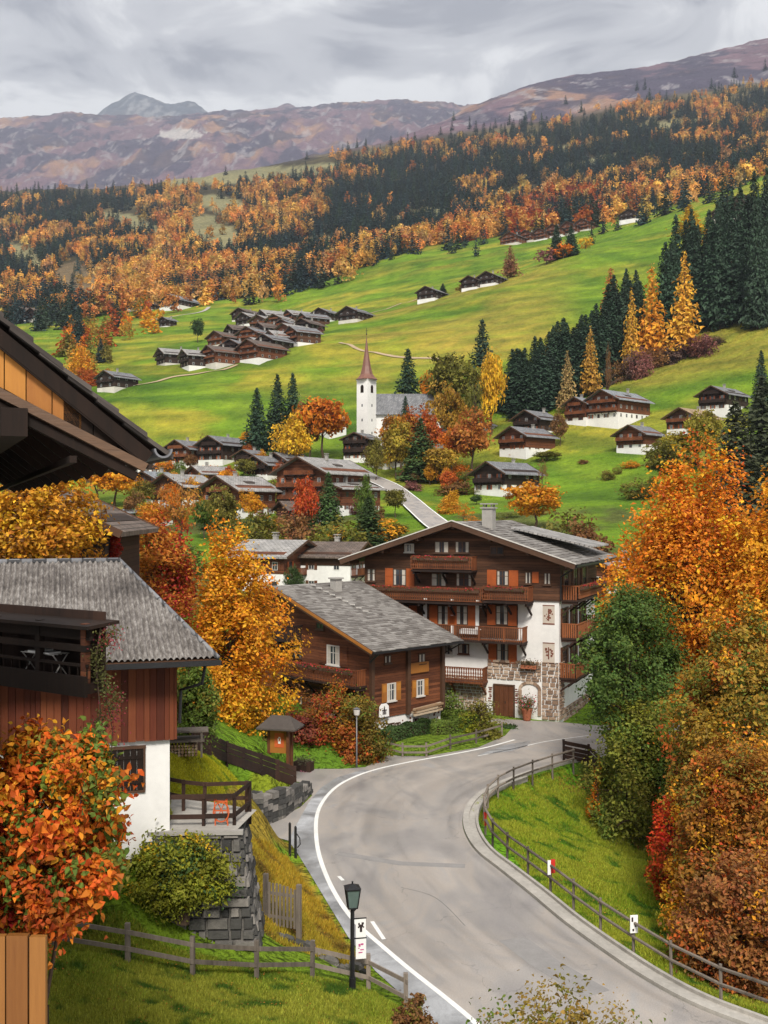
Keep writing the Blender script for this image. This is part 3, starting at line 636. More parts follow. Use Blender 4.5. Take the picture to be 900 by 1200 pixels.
lane('farm_track', [(172, 376), (200, 372), (235, 366), (245, 360)], 1.5, 'kerb', 560)
lane('field_track', [(160, 452), (200, 443), (240, 437), (278, 428)], .9, 'track', 380)
lane('farm_track', [(420, 372), (470, 356), (510, 345)], .8, 'track', 560)
lane('village_lane', [(250, 550), (262, 556), (275, 560), (300, 566)], 1.8, 'kerb', 260)

# ================================================================ foliage
def leaves(cen, nrm, size, asp, rg, fold=.25):
    """one folded diamond per leaf"""
    n = len(cen); nrm = nrm / (np.linalg.norm(nrm, axis=1, keepdims=True) + 1e-9)
    a = rg.normal(size=(n, 3)); a -= (a * nrm).sum(1, keepdims=True) * nrm; a /= np.linalg.norm(a, axis=1, keepdims=True) + 1e-9
    b = np.cross(nrm, a); s = np.broadcast_to(size, (n,))[:, None]
    up = nrm * s * fold * .5
    V = np.stack([cen - a * s * .5, cen + b * s * asp * .5 + up, cen + a * s * .5, cen - b * s * asp * .5 + up], 1).reshape(-1, 3)
    return V, np.arange(n * 4).reshape(n, 4)
def leaves6(cen, nrm, size, asp, rg):
    """ovate leaf: six-sided, folded along its rib, tip curled down"""
    n = len(cen); nrm = nrm / (np.linalg.norm(nrm, axis=1, keepdims=True) + 1e-9)
    a = rg.normal(size=(n, 3)); a[:, 2] -= .5; a -= (a * nrm).sum(1, keepdims=True) * nrm; a /= np.linalg.norm(a, axis=1, keepdims=True) + 1e-9
    b = np.cross(nrm, a); s = np.broadcast_to(size, (n,))[:, None]; k = rg.uniform(.05, .3, (n, 1))
    pt = lambda u, v, w: cen + a * s * u + b * s * asp * v + nrm * s * w
    V = np.stack([pt(-.5, 0, 0), pt(-.18, .48, k), pt(.22, .36, k * .8), pt(.55, 0, -k * .9), pt(.22, -.36, k * .8), pt(-.18, -.48, k)], 1).reshape(-1, 3)
    return V, np.arange(n * 6).reshape(n, 6)
def blob_crown(rg, ncl, nlf, leaf, shape='round', cl=.17, hollow=.45, lobes=6, droop=.15, asp=.62):
    """unit crown in [-1,1]^3: leaf clusters through the volume, denser near an uneven outline; returns V, F, cluster centres"""
    ld = rg.normal(size=(lobes, 3)); ld /= np.linalg.norm(ld, axis=1, keepdims=True); la = rg.uniform(.0, .34, lobes)
    d = rg.normal(size=(ncl, 3)); d /= np.linalg.norm(d, axis=1, keepdims=True)
    rad = .72 + (np.clip((d @ ld.T) - .55, 0, 1) / .45 * la[None]).sum(1) + rg.normal(size=ncl) * .07
    r = (hollow + (1 - hollow) * rg.random(ncl) ** .6) * rad
    c = d * r[:, None]
    if shape == 'cone': k = np.clip(1.0 - .75 * (c[:, 2] + .2), .12, 1.25); c[:, :2] *= k[:, None]
    if shape == 'egg': k = np.where(c[:, 2] > 0, 1 - .45 * c[:, 2], 1 - .12 * c[:, 2]); c[:, :2] *= k[:, None]
    if shape == 'spread': c[:, 2] = np.where(c[:, 2] < 0, c[:, 2] * .55, c[:, 2])
    cs = cl * rg.uniform(.6, 1.35, ncl)
    o = rg.normal(size=(ncl, nlf, 3)) * np.array([1, 1, .62]); o = o / (1 + .35 * np.linalg.norm(o, axis=2, keepdims=True)) * cs[:, None, None] * 1.25
    p = c[:, None] + o; p[..., 2] -= droop * (o[..., 0] ** 2 + o[..., 1] ** 2)
    p = p.reshape(-1, 3)
    nr = np.repeat(c * .6 + rg.normal(size=c.shape) * .45, nlf, 0) + np.array([0, 0, .75]) + rg.normal(size=p.shape) * .5
    return p, nr, leaf * rg.uniform(.6, 1.35, len(p)) * np.repeat(rg.uniform(.75, 1.3, ncl), nlf), asp, c
def limbs(m, rg, c, base, top, r0, k=16, tmin=.22, sub=2):
    """trunk from base to top with tapering limbs reaching toward some cluster centres (already in final space)"""
    base = Vector(base); top = Vector(top); wob = [Vector((rg.normal() * .03, rg.normal() * .03, 0)) * (top - base).length for _ in range(5)]
    pts = [base + (top - base) * t + wob[i] * (0 if i == 0 else 1) for i, t in enumerate((0, .25, .5, .75, 1))]
    m.tube(pts, [r0 * 1.25, r0 * .9, r0 * .68, r0 * .42, r0 * .12], 8)
    idx = rg.choice(len(c), min(k, len(c)), replace=False)
    for i in idx:
        e = Vector(c[i]); t = min(.93, max(tmin, ((e.z - base.z) / max(.01, (top - base).length)) * .62 + .08)); q = t * 4; a = int(q); s = pts[a].lerp(pts[min(a + 1, 4)], q - a)
        mid = s.lerp(e, .5) + Vector((0, 0, (e - s).length * .10)); r = r0 * (1 - t) * .45 + r0 * .08
        m.tube([s, s.lerp(mid, .5) + Vector((0, 0, .02)), mid, e], [r, r * .8, r * .55, r * .12], 5, False)
        for _ in range(sub):
            j = int(rg.integers(len(c))); e2 = Vector(c[j])
            if (e2 - mid).length < (e - s).length * .75: m.tube([mid, mid.lerp(e2, .5) + Vector((0, 0, .03 * (e2 - mid).length)), e2], [r * .45, r * .28, r * .06], 4, False)
def spruce_leaves(rg, levels=26, boughs=9, per=7, w=.19, fluffy=0.0, z0=.05, quad=.055):
    P_, N_, S_ = [], [], []
    for i in range(levels):
        z = z0 + (1 - z0) * (i / levels) ** .92; rr = w * (1 - z) ** .68 * rg.uniform(.82, 1.15) + .004
        nb = max(4, int(boughs * (.55 + .6 * (1 - z))))
        for b in range(nb):
            a = 2 * math.pi * (b / nb + rg.random() * .12 + i * .37); R_ = rr * rg.uniform(.7, 1.15); dirv = np.array([math.cos(a), math.sin(a), 0])
            npb = max(2, int(per * (.5 + .7 * (1 - z))))
            t = np.linspace(.12, 1, npb) ** .8
            side = np.cross(dirv, [0, 0, 1])
            pos = dirv * (t * R_)[:, None] + side * (rg.normal(size=npb) * R_ * .16 * (1 + fluffy))[:, None]; zz = z - .38 * R_ * t ** 1.5 + rg.normal(size=npb) * .008 * (1 + 3 * fluffy) + .22 * R_ * (t > .8)
            pos[:, 2] = zz; P_.append(pos); N_.append(np.tile(dirv * .55 + [0, 0, .8], (npb, 1)) + rg.normal(size=(npb, 3)) * (.35 + .5 * fluffy)); S_.append(quad * (.55 + .75 * (1 - z)) * rg.uniform(.7, 1.3, npb))
    P_.append(np.array([[0, 0, .985], [0, 0, .96]])); N_.append(np.array([[1, 0, 0.1], [0, 1, .1]])); S_.append(np.array([.05, .05]))
    return np.concatenate(P_), np.concatenate(N_), np.concatenate(S_)
TPL = {}
def template(kind, n, fn): TPL[kind] = [fn(np.random.default_rng(100 + 13 * i + len(kind) * 7)) for i in range(n)]
def park(o):   # templates are only mesh data
    me = o.data; bpy.data.objects.remove(o); return me
def t_round(shape, ncl, nlf, leaf, cl, hollow=.4, trunk=.30):
    def f(rg):
        p, nr, s, asp, c = blob_crown(rg, ncl, nlf, leaf, shape, cl, hollow)
        sc_ = np.array([.5, .5, (1 - trunk) / 2 / .95]); cz = trunk + (1 - trunk) / 2
        V, F_ = leaves(p * sc_ + [0, 0, cz], nr, s * .5, asp, rg)
        m = MB(); limbs(m, rg, c * sc_ + [0, 0, cz], (0, 0, -.04), (0, 0, .86), .022, 14)
        return park(mesh_np('crown', V, F_, 'leaf')), park(m.build('trunk', 'bark'))
    return f
def t_spruce(levels, boughs, per, w, fluffy, mat, quad, z0=.06):
    def f(rg):
        p, nr, s = spruce_leaves(rg, levels, boughs, per, w, fluffy, z0, quad); V, F_ = leaves(p, nr, s, .55, rg, .3)
        m = MB(); m.tube([(0, 0, -.04), (0, 0, .4), (0, 0, .97)], [.014, .009, .002], 6)
        return park(mesh_np('crown', V, F_, mat)), park(m.build('trunk', 'bark'))
    return f
template('round', 5, t_round('round', 120, 24, .13, .17))
template('egg', 4, t_round('egg', 120, 24, .12, .17, .35, .18))
template('bush', 5, t_round('round', 80, 24, .15, .2, .3, -.35))
template('sparse', 3, t_round('round', 80, 12, .10, .15, .35))
template('spruce', 6, t_spruce(34, 12, 11, .19, .12, 'needle', .046))
template('larch', 5, t_spruce(24, 9, 7, .20, .9, 'larch_leaf', .06, .12))
template('far_spruce', 4, t_spruce(11, 6, 3, .20, .1, 'needle', .12))
template('far_larch', 4, t_spruce(10, 6, 3, .24, 1.0, 'larch_leaf', .135, .08))
template('far_round', 3, t_round('egg', 30, 9, .26, .2, .4, .08))
HUES = dict(orange=(.60, .20, .014), amber=(.62, .29, .02), yellow=(.66, .40, .025), rust=(.42, .105, .018), red=(.34, .035, .018), brown=(.20, .10, .035), olive=(.17, .155, .025), green=(.11, .16, .025),
            dgreen=(.05, .09, .025), spruce=(.032, .062, .036), bluespruce=(.03, .058, .046), lime=(.24, .25, .02), pink=(.22, .09, .08))
def jit(c, a=.12):
    k = 1 + random.uniform(-a, a); return tuple(max(0, x * k * (1 + random.uniform(-a, a) * .5)) for x in c) + (1,)
def tree(name, label, cat, kind, px, Y, top, wpx, hue, group=None, base=None, parts=True, sink=.1, i=None):
    """a tree standing at pixel column px and depth Y whose top shows at row `top`, its crown wpx pixels wide"""
    x = (px - 450) / F * Y; zb = ground(x, Y) - sink if base is None else base; zt = CZ - (top - 600) / F * Y; h = max(.4, zt - zb); w = wpx / F * Y
    cm, tm = TPL[kind][random.randrange(len(TPL[kind])) if i is None else i % len(TPL[kind])]
    unitw = {'spruce': .33, 'larch': .36, 'far_spruce': .36, 'far_larch': .42}.get(kind, .92)
    col = jit(HUES[hue] if isinstance(hue, str) else hue); sxy = w / unitw
    if parts:
        t = thing(name, label, cat, (x, Y, zb), random.uniform(0, 6.28), group); t.scale = (1, 1, 1)
        c = bpy.data.objects.new('crown', cm); COL.objects.link(c); c.parent = t; c.scale = (sxy, sxy, h); c.color = col
        k = bpy.data.objects.new('trunk', tm); COL.objects.link(k); k.parent = t; k.scale = (max(sxy, h * .6), max(sxy, h * .6), h)
        return t
    c = bpy.data.objects.new(name, cm); COL.objects.link(c); c.location = (x, Y, zb); c.rotation_euler = (0, 0, random.uniform(0, 6.28)); c.scale = (sxy, sxy, h); c.color = col
    return tag(c, label, cat, group)
def hero_tree(name, label, cat, px, Y, top, bot, wpx, hue, ncl, nlf, leaf, shape='round', cl=.14, hollow=.45, base=None, seed=1, trunk_r=.18, dy=1.0, accents=None, trunk_px=None, asp=.62, lobes=7, mat='leaf'):
    """a near broadleaf tree built for its place: crown spans rows top..bot"""
    rg = np.random.default_rng(seed); x = (px - 450) / F * Y; zt = CZ - (top - 600) / F * Y; zb = CZ - (bot - 600) / F * Y; w = wpx / F * Y / 2; h = (zt - zb) / 2; cz = (zt + zb) / 2
    tx = x if trunk_px is None else (trunk_px - 450) / F * Y; gz = (ground(tx, Y) if base is None else base) - .15
    if base is None and any(q in name for q in ('bush', 'shrub', 'sapling')): cz = (zt + gz - .1) / 2; h = (zt - gz + .1) / 2
    t = thing(name, label, cat, (tx, Y, gz))
    p, nr, s, a_, c = blob_crown(rg, ncl, nlf, 1.0, shape, cl, hollow, lobes, asp=asp)
    lo_, hi_ = np.percentile(p, 1, 0), np.percentile(p, 99, 0); p = (p - (lo_ + hi_) / 2) / ((hi_ - lo_) / 2) * .97; c = (c - (lo_ + hi_) / 2) / ((hi_ - lo_) / 2) * .97
    sc_ = np.array([w, w * dy, h]) * 1.02; off = np.array([x - tx, 0, cz - gz])
    LF = leaves6 if Y < 34 else leaves; V, F_ = LF(p * sc_ + off, nr, s * leaf, a_, rg)
    o = mesh_np('crown', V, F_, mat, t); o.color = (*HUES[hue], 1) if isinstance(hue, str) else (*hue, 1)
    m = MB(); limbs(m, rg, c * sc_ + off, (0, 0, 0), tuple(off + np.array([0, 0, h * .72])), trunk_r, 34, min(.85, max(.2, (cz - h * .85 - gz) / (cz + h * .72 - gz))), 3); m.build('trunk', 'bark', t)
    for hu, cnt, sel in (accents or []):
        cc = c[rg.choice(len(c), cnt)] if sel is None else c[rg.choice(np.where(sel(c))[0], cnt)]
        q = (cc[:, None] * 1.04 + rg.normal(size=(cnt, nlf, 3)) * cl * .8).reshape(-1, 3)
        V, F_ = LF(q * sc_ + off, rg.normal(size=q.shape) + [0, 0, .7], leaf * rg.uniform(.7, 1.3, len(q)), a_, rg)
        b = mesh_np('foliage', V, F_, mat, t); b.color = (*HUES[hu], 1)
    return t

# ================================================================ buildings
def window(par, o, u, n, a, b, z0, z1, shutters=None, frame='frame_wood', curtain=True, mull=1, pane=True, sw=None, d=.05, sill=True):
    """window on a wall: o origin, u along, n outward (2-D unit vectors in the thing's space)"""
    def pt(s, t, z): return (o[0] + u[0] * s + n[0] * t, o[1] + u[1] * s + n[1] * t, z)
    def bx(m, s0, s1, t0, t1, za, zb): return m.hexa([pt(s0, t0, za), pt(s1, t0, za), pt(s1, t1, za), pt(s0, t1, za), pt(s0, t0, zb), pt(s1, t0, zb), pt(s1, t1, zb), pt(s0, t1, zb)])
    a, b = min(a, b), max(a, b); z0, z1 = min(z0, z1), max(z0, z1)
    m = MB(); f = min(.07, (b - a) * .12)
    bx(m, a, a + f, -.02, d, z0, z1); bx(m, b - f, b, -.02, d, z0, z1); bx(m, a + f, b - f, -.02, d, z1 - f, z1); bx(m, a + f, b - f, -.02, d, z0, z0 + f)
    for k in range(mull): c = a + (b - a) * (k + 1) / (mull + 1); bx(m, c - f * .4, c + f * .4, -.02, d - .01, z0 + f, z1 - f)
    if z1 - z0 > .9 and mull: c = z0 + (z1 - z0) * .62; bx(m, a + f, b - f, -.02, d - .014, c - .02, c + .02)
    if sill: bx(m, a - .05, b + .05, -.02, d + .07, z0 - .07, z0)
    w = m.build('window', frame, par)
    if pane:
        g = MB(); bx(g, a + f, b - f, -.02, .02, z0 + f, z1 - f); g.build('pane', 'glass', w)
        if curtain:
            for s in (0, 1):
                q = MB(); e = (b - a) * random.uniform(.14, .30); s0 = a + f if s == 0 else b - f - e; bx(q, s0, s0 + e, .018, .026, z0 + f, z1 - f); q.build('curtain', 'curtain', w)
    if shutters:
        wd = sw or (b - a) / 2
        for s0 in (a - wd - .01, b + .01):
            q = MB(); bx(q, s0, s0 + wd, .01, .055, z0 - .02, z1 + .02); bx(q, s0 + .06, s0 + wd - .06, .055, .07, z0 + .08, (z0 + z1) / 2 - .04); bx(q, s0 + .06, s0 + wd - .06, .055, .07, (z0 + z1) / 2 + .04, z1 - .08)
            q.build('shutter', shutters, w)
    return w
def balcony(par, o, u, n, a, b, z, depth=1.2, rail=1.0, mat='rail_dark', railmat=None, style='slats', flowers=False, brackets=True, end=True, name='balcony'):
    def pt(s, t, z): return Vector((o[0] + u[0] * s + n[0] * t, o[1] + u[1] * s + n[1] * t, z))
    def bx(m, s0, s1, t0, t1, za, zb): return m.hexa([pt(s0, t0, za), pt(s1, t0, za), pt(s1, t1, za), pt(s0, t1, za), pt(s0, t0, zb), pt(s1, t0, zb), pt(s1, t1, zb), pt(s0, t1, zb)])
    a, b = min(a, b), max(a, b)
    m = MB(); bx(m, a, b, .0, depth, z - .14, z)
    if brackets:
        k = max(2, int((b - a) / 2.2)) + 1
        for i in range(k):
            s = a + .15 + (b - a - .3) * i / (k - 1); bx(m, s - .08, s + .08, .0, depth - .1, z - .32, z - .142); m.bar(pt(s, .02, z - 1.0), pt(s, depth * .7, z - .33), .12)
    B = m.build(name, mat, par)
    r = MB(); bx(r, a, b, depth - .06, depth, z + rail - .07, z + rail); bx(r, a, b, depth - .045, depth - .015, z + .08, z + .14); bx(r, a, b, depth - .045, depth - .015, z + rail * .55, z + rail * .55 + .04) if style == 'ornate' else None
    for s in (a, b - .06): bx(r, s, s + .06, 0, depth - .06, z + rail - .07, z + rail)
    st = .17 if style != 'bars' else .15; nb = max(2, int((b - a) / st))
    for i in range(nb + 1):
        s = a + (b - a) * i / nb; wd = (.06 if style == 'slats' else .02) if i % 12 else .07
        if style == 'ornate':
            zz = [0.14, .3, .42, .55, .7, .82, rail - .07]; ww = [.03, .065, .03, .05, .03, .065, .03]
            for q in range(6): bx(r, s - ww[q], s + ww[q], depth - .04, depth - .012 - .002 * (q % 2), z + zz[q] + .001, z + zz[q + 1] - .001)
        else: bx(r, s - wd, s + wd, depth - .04, depth - .018, z + .0, z + rail - .07)
    for s in (a + .03, b - .03):
        for i in range(1, int(depth / st)): t = i * st; bx(r, s - .015, s + .015, t - .05, t + .05, z, z + rail - .07)
    r.build('railing', railmat or mat, B)
    if flowers:
        k = MB(); bx(k, a + .2, b - .2, depth + .01, depth + .2, z + rail - .30, z + rail - .12); fb = k.build('flower_box', 'frame_wood', B)
        n_ = int((b - a) * 26); c = np.array([pt(random.uniform(a + .2, b - .2), depth + random.uniform(0, .26), z + rail - .12 + random.uniform(-.12, .16)) for _ in range(n_)])
        V, F_ = leaves(c, rng.normal(size=c.shape), .11, .8, rng); q = mesh_np('flowers', V, F_, 'leaf', fb); q.color = (.40, .03, .04, 1)
        V, F_ = leaves(c + [0, 0, -.08], rng.normal(size=c.shape), .12, .6, rng); q = mesh_np('leaves', V, F_, 'leaf', fb); q.color = (.06, .10, .02, 1)
    return B
def gable_roof(par, xa, xr, xb, y0, y1, za, zr, zb, th=.22, mat='roof_grey', edge='frame_wood'):
    """two slopes meeting at the ridge x=xr (height zr), eaves at xa/za and xb/zb; solid slabs"""
    m = MB()
    m.hexa([(xa, y0, za - th), (xr, y0, zr - th), (xr, y1, zr - th), (xa, y1, za - th), (xa, y0, za), (xr, y0, zr), (xr, y1, zr), (xa, y1, za)])
    m.hexa([(xr + .002, y0, zr - th), (xb, y0, zb - th), (xb, y1, zb - th), (xr + .002, y1, zr - th), (xr + .002, y0, zr), (xb, y0, zb), (xb, y1, zb), (xr + .002, y1, zr)])
    R_ = m.build('roof', mat, par)
    for yy in (y0 - .03, y1 + .03):
        e = MB(); e.bar((xa, yy, za - th * .5), (xr, yy, zr - th * .5), .06, th + .12); e.bar((xr, yy, zr - th * .5), (xb, yy, zb - th * .5), .06, th + .12); e.build('bargeboard', edge, R_)
    return R_
def chimney(par, x, y, z0, h=1.2, s=.5, mat='chimney'):
    m = MB(); m.box(x - s / 2, x + s / 2, y - s / 2, y + s / 2, z0, z0 + h); m.box(x - s * .65, x + s * .65, y - s * .65, y + s * .65, z0 + h + .002, z0 + h + .12)
    for a in (-1, 1):
        for b in (-1, 1): m.box(x + a * s * .35 - .05, x + a * s * .35 + .05, y + b * s * .35 - .05, y + b * s * .35 + .05, z0 + h + .122, z0 + h + .4)
    m.box(x - s * .7, x + s * .7, y - s * .7, y + s * .7, z0 + h + .402, z0 + h + .5); return m.build('chimney', mat, par)
def chalet(label, px, base, Y, rot, w, l, h, bh=2.6, roof='roof_grey', timber='log_brown', slope=.40, ov=1.1, detail=2, group='chalets of the village', name='chalet', cat='chalet', white='plaster', storeys=None, chim=True, bals=True, ridge=None, sink=3, rsh=None, skylight=False, zb=None):
    """px = column of the footprint centre; base = image row of its foot (None: stand on the ground)"""
    if base is not None and zb is None:
        q = hit(px, base - 1, Y * .78, Y * 1.3)
        if q: k = q[1] / Y; Y = q[1]; w *= k; l *= k; base = None
    bh *= .8 if detail > 1 else .55
    if detail == 1 and random.random() < .45: white = 'plaster_old'
    x = (px - 450) / F * Y; z = (ground(x, Y) if base is None else CZ - (base - 600) / F * Y) if zb is None else zb
    z -= .5 if detail > 1 else 1.1
    t = thing(name, label, cat, (x, Y, z), R(rot), group)
    W, Ln = w / 2, l / 2; r = W if ridge is None else ridge; zr = h + W * slope
    m = MB(); m.box(-W, W, -Ln, Ln, -sink, bh); m.build('plaster_wall', white, t)
    m = MB(); g = .06; m.hexa([(-W - g, -Ln - g, bh - .1), (W + g, -Ln - g, bh - .1), (W + g, Ln + g, bh - .1), (-W - g, Ln + g, bh - .1), (-W - g, -Ln - g, h), (W + g, -Ln - g, h), (W + g, Ln + g, h), (-W - g, Ln + g, h)])
    i = len(m.v); zt = zr - .1; m.v += [(-W - g, -Ln - g, h + .001), (W + g, -Ln - g, h + .001), (0, -Ln - g, zt), (-W - g, Ln + g, h + .001), (W + g, Ln + g, h + .001), (0, Ln + g, zt)]
    m.f += [(i, i + 1, i + 2), (i + 3, i + 5, i + 4), (i, i + 3, i + 4, i + 1), (i + 1, i + 4, i + 5, i + 2), (i + 2, i + 5, i + 3, i)]
    m.build('timber_wall', timber, t)
    ze = zr - (W + ov) * slope
    rf = gable_roof(t, -W - ov, 0, W + ov, -Ln - ov * 1.1, Ln + ov * .8, ze, zr, ze, .2 if detail > 1 else .25, roof)
    if chim: chimney(rf, W * random.uniform(-.1, .35), random.uniform(-.3, .5) * Ln, zr - .6, 1.1 if detail > 1 else 1.3, .6)
    if skylight:
        q = MB(); xs = W * .55; zq = zr - xs * slope; q.hexa([(xs - .5, -1.3, zq + .5 * slope - .05), (xs + .6, -1.3, zq - .6 * slope - .05), (xs + .6, 1.3, zq - .6 * slope - .05), (xs - .5, 1.3, zq + .5 * slope - .05),
            (xs - .5, -1.3, zq + .5 * slope + .12), (xs + .6, -1.3, zq - .6 * slope + .35), (xs + .6, 1.3, zq - .6 * slope + .35), (xs - .5, 1.3, zq + .5 * slope + .12)]); q.build('dormer', 'shingle_dark', rf)
    ns = storeys or max(2, int(round((h + W * slope * .5) / 2.6))); fl = (h + .5) / ns if ns > 1 else h
    faces = [((0, -Ln), (1, 0), (0, -1), W), ((W, 0), (0, 1), (1, 0), Ln)]
    if rot > 15: faces[1] = ((-W, 0), (0, -1), (-1, 0), Ln)
    for fi, (o, u, n, half) in enumerate(faces):
        nw = max(2, int(half * 2 / (2.7 if detail > 1 else 3.6)))
        for s in range(ns):
            zc = .35 + s * 2.6 + .55
            if zc + 1.0 > h + (.6 if fi == 0 else -.35): break
            off = .0 if zc + .2 < bh else g
            oo = (o[0] + n[0] * off, o[1] + n[1] * off)
            for k in range(nw):
                c = -half + half * 2 * (k + .5) / nw + random.uniform(-.15, .15)
                if detail > 1: window(t, oo, u, n, c - .42, c + .42, zc, zc + 1.1, random.choice(['shutter_brown', 'shutter_orange', None]) if fi == 0 else random.choice([None, 'shutter_brown']), 'frame_white' if random.random() < .6 else 'frame_wood', pane=True, curtain=False, mull=1, sill=False)
                else: window(t, oo, u, n, c - .5, c + .5, zc, zc + 1.15, None, 'frame_white', pane=True, curtain=False, mull=0, sill=False)
        if bals and fi == 0:
            for s in range(1, ns):
                zf = s * 2.6 + .15
                if zf > h + .3: break
                mm = half * (.93 if zf < h - 1.2 else .6)
                off = .0 if zf + .2 < bh else g
                balcony(t, (o[0] + n[0] * off, o[1] + n[1] * off), u, n, -mm, mm, zf, 1.0, .95, 'rail_dark', 'rail_red' if timber != 'log_dark' else 'rail_dark', 'slats' if detail > 1 else 'slats', brackets=detail > 1)
    return t

def shingles(par, name, x0, x1, y0, y1, zf, mat, row=.34, wid=.5, th=.045, lift=.03):
    """overlapping rows of shingles on a slope whose height is zf(x); rows run along y"""
    m = MB(); n = int(abs(x1 - x0) / row); sg = 1 if x1 > x0 else -1
    for i in range(n):
        xa = x0 + (x1 - x0) * i / n; xb = x0 + (x1 - x0) * (i + 1) / n + sg * .10; y = y0 - random.random() * wid
        while y < y1:
            w = wid * random.uniform(.6, 1.5); a, b = max(y, y0), min(y + w - .012, y1); y += w
            if b - a < .04: continue
            k = random.uniform(-.012, .012); xe = xb + sg * random.uniform(-.03, .05)
            za, zb_ = zf(xa) + lift * .3, zf(xe) + lift + k + .02
            m.hexa([(xa, a, za), (xe, a, zb_), (xe, b, zb_), (xa, b, za), (xa, a, za + th * .4), (xe, a, zb_ + th), (xe, b, zb_ + th + random.uniform(-.01, .01)), (xa, b, za + th * .4)])
    return m.build(name, mat, par)
def rubble(par, name, o, u, n, a, b, z0, z1, mat='rubble', s=.34, d=.10, seed=3):
    """courses of rough stones set on a wall face"""
    rr = random.Random(seed); m = MB()
    def pt(q, t, z): return (o[0] + u[0] * q + n[0] * t, o[1] + u[1] * q + n[1] * t, z)
    z = z0
    while z < z1 - .05:
        h = min(s * rr.uniform(.55, 1.15), z1 - z); q = a
        while q < b - .04:
            w = min(s * rr.uniform(.7, 1.9), b - q); t = d * rr.uniform(.5, 1.2); e = .022; j = lambda: rr.uniform(-.02, .02)
            m.hexa([pt(q + e, -.05, z + e), pt(q + w - e, -.05, z + e), pt(q + w - e - .02, t, z + e + .02 + j()), pt(q + e + .02 + j(), t, z + e + .02),
                    pt(q + e, -.05, z + h - e), pt(q + w - e, -.05, z + h - e), pt(q + w - e - .03 + j(), t * rr.uniform(.7, 1), z + h - e - .03), pt(q + e + .03, t, z + h - e - .03 + j())]); q += w
        z += h
    return m.build(name, mat, par)

# ---------------------------------------------------------------- the big chalet
bc = thing('chalet', 'large four storey chalet with ornate balconies, orange shutters and stone ground floor at the bend', 'chalet', (12.14, 74, 0), R(-24))
def bu(px): k = (px - 450) / F; return -(12.14 - 74 * k) / (.9135 + .407 * k)
def bz(py, px=560): return CZ - (py - 600) / F * (74 - .407 * bu(px))
def bs(px): k = (px - 450) / F; return (74 * k - 12.14) / (.407 - .9135 * k)      # along the side wall
BW, BD = 14.7, 11.0
m = MB(); m.box(-BW, 0, 0, BD, -.6, 2.85); m.box(-BW + .001, -.001, .0, BD, 2.85, 5.5); m.box(-BW, 0, 0, BD, 5.5, 8.3); m.build('plaster_wall', 'plaster', bc)
xr, zr_ = -7.35, 13.8; sl_ = .325
m = MB(); m.box(-BW - .12, .12, -.12, BD + .1, 8.3, 11.2); i = len(m.v)
m.v += [(-BW - .12, -.12, 11.2), (.12, -.12, 11.2), (xr, -.12, zr_ - .25), (-BW - .12, BD + .1, 11.2), (.12, BD + .1, 11.2), (xr, BD + .1, zr_ - .25)]
m.f += [(i, i + 1, i + 2), (i + 3, i + 5, i + 4), (i, i + 3, i + 4, i + 1), (i + 1, i + 4, i + 5, i + 2), (i + 2, i + 5, i + 3, i)]
m.build('timber_wall', 'log_brown', bc)
m = MB(); m.box(-BW - .1, bu(607), -.1, -.002, 5.55, 8.28); m.build('timber_cladding', 'log_brown', bc)
for a, b in ((497, 501), (558, 562), (529, 532)): m = MB(); m.box(bu(a), bu(b), -.16, -.1, 5.7, 8.2); m.build('post', 'plaster', bc)
e0, e1 = xr - 8.85, xr + 8.85; ze_ = zr_ - sl_ * 8.85
rf = gable_roof(bc, e0, xr, e1, -1.5, BD + 1.4, ze_, zr_, ze_, .26, 'shingle_dark', 'frame_wood')
shingles(rf, 'shingles', xr, e1, -1.5, BD + 1.4, lambda x: zr_ - sl_ * (x - xr), 'shingle', .42, .6)
shingles(rf, 'shingles', xr, e0, -1.5, BD + 1.4, lambda x: zr_ + sl_ * (x - xr), 'shingle', .42, .6)
m = MB()
for q in (-1, 1): m.bar((xr, -1.55, zr_ + .1), (xr + q * 8.95, -1.55, ze_ + .06), .10, .07)
m.build('verge_strip', 'frame_white', rf)
for q in np.linspace(-8.2, 8.2, 7): zz = zr_ - abs(q) * sl_ - .38; m = MB(); m.bar((xr + q, -1.4, zz), (xr + q, .2, zz), .2, .22); m.build('purlin', 'frame_wood', rf)
m = MB(); m.bar((e1 + .08, -1.5, ze_ - .1), (e1 + .08, BD + 1.3, ze_ - .1), .14, .12); m.bar((e1 + .05, -1.2, ze_ - .15), (.2, -.25, ze_ - .9), .08); m.bar((.2, -.25, ze_ - .9), (.2, -.25, 8.4), .08); m.build('gutter', 'dark_metal', rf)
ch = MB(); ch.box(-6.2, -5.4, 1.7, 2.5, 13.0, 14.75); ch.box(-6.3, -5.3, 1.6, 2.6, 14.752, 14.85)
for a in (-6.15, -5.55):
    for b in (1.75, 2.35): ch.box(a, a + .1, b, b + .1, 14.852, 15.05)
ch.box(-6.32, -5.28, 1.58, 2.62, 15.052, 15.14); ch.build('chimney', 'chimney', rf)
m = MB(); m.hexa([(-4.9, 4.5, 13.25), (1.2, 4.5, 11.9), (1.2, 10.5, 11.9), (-4.9, 10.5, 13.25), (-4.9, 4.5, 13.37), (1.2, 4.5, 12.02), (1.2, 10.5, 12.02), (-4.9, 10.5, 13.37)]); m.build('rear_roof', 'roof_grey', rf)
o_, u_, n_f = (0, 0), (1, 0), (0, -1); ot = (0, -.12); oc = (0, -.1)
def bwin(a, b, y0, y1, oo=ot, **k): return window(bc, oo, u_, n_f, bu(a), bu(b), bz(y1, a), bz(y0, a), **k)
bwin(510, 527, 634, 648); bwin(534, 551, 634, 648); bwin(575, 591, 640, 650, curtain=False); bwin(475, 486, 637, 647, frame='frame_white')
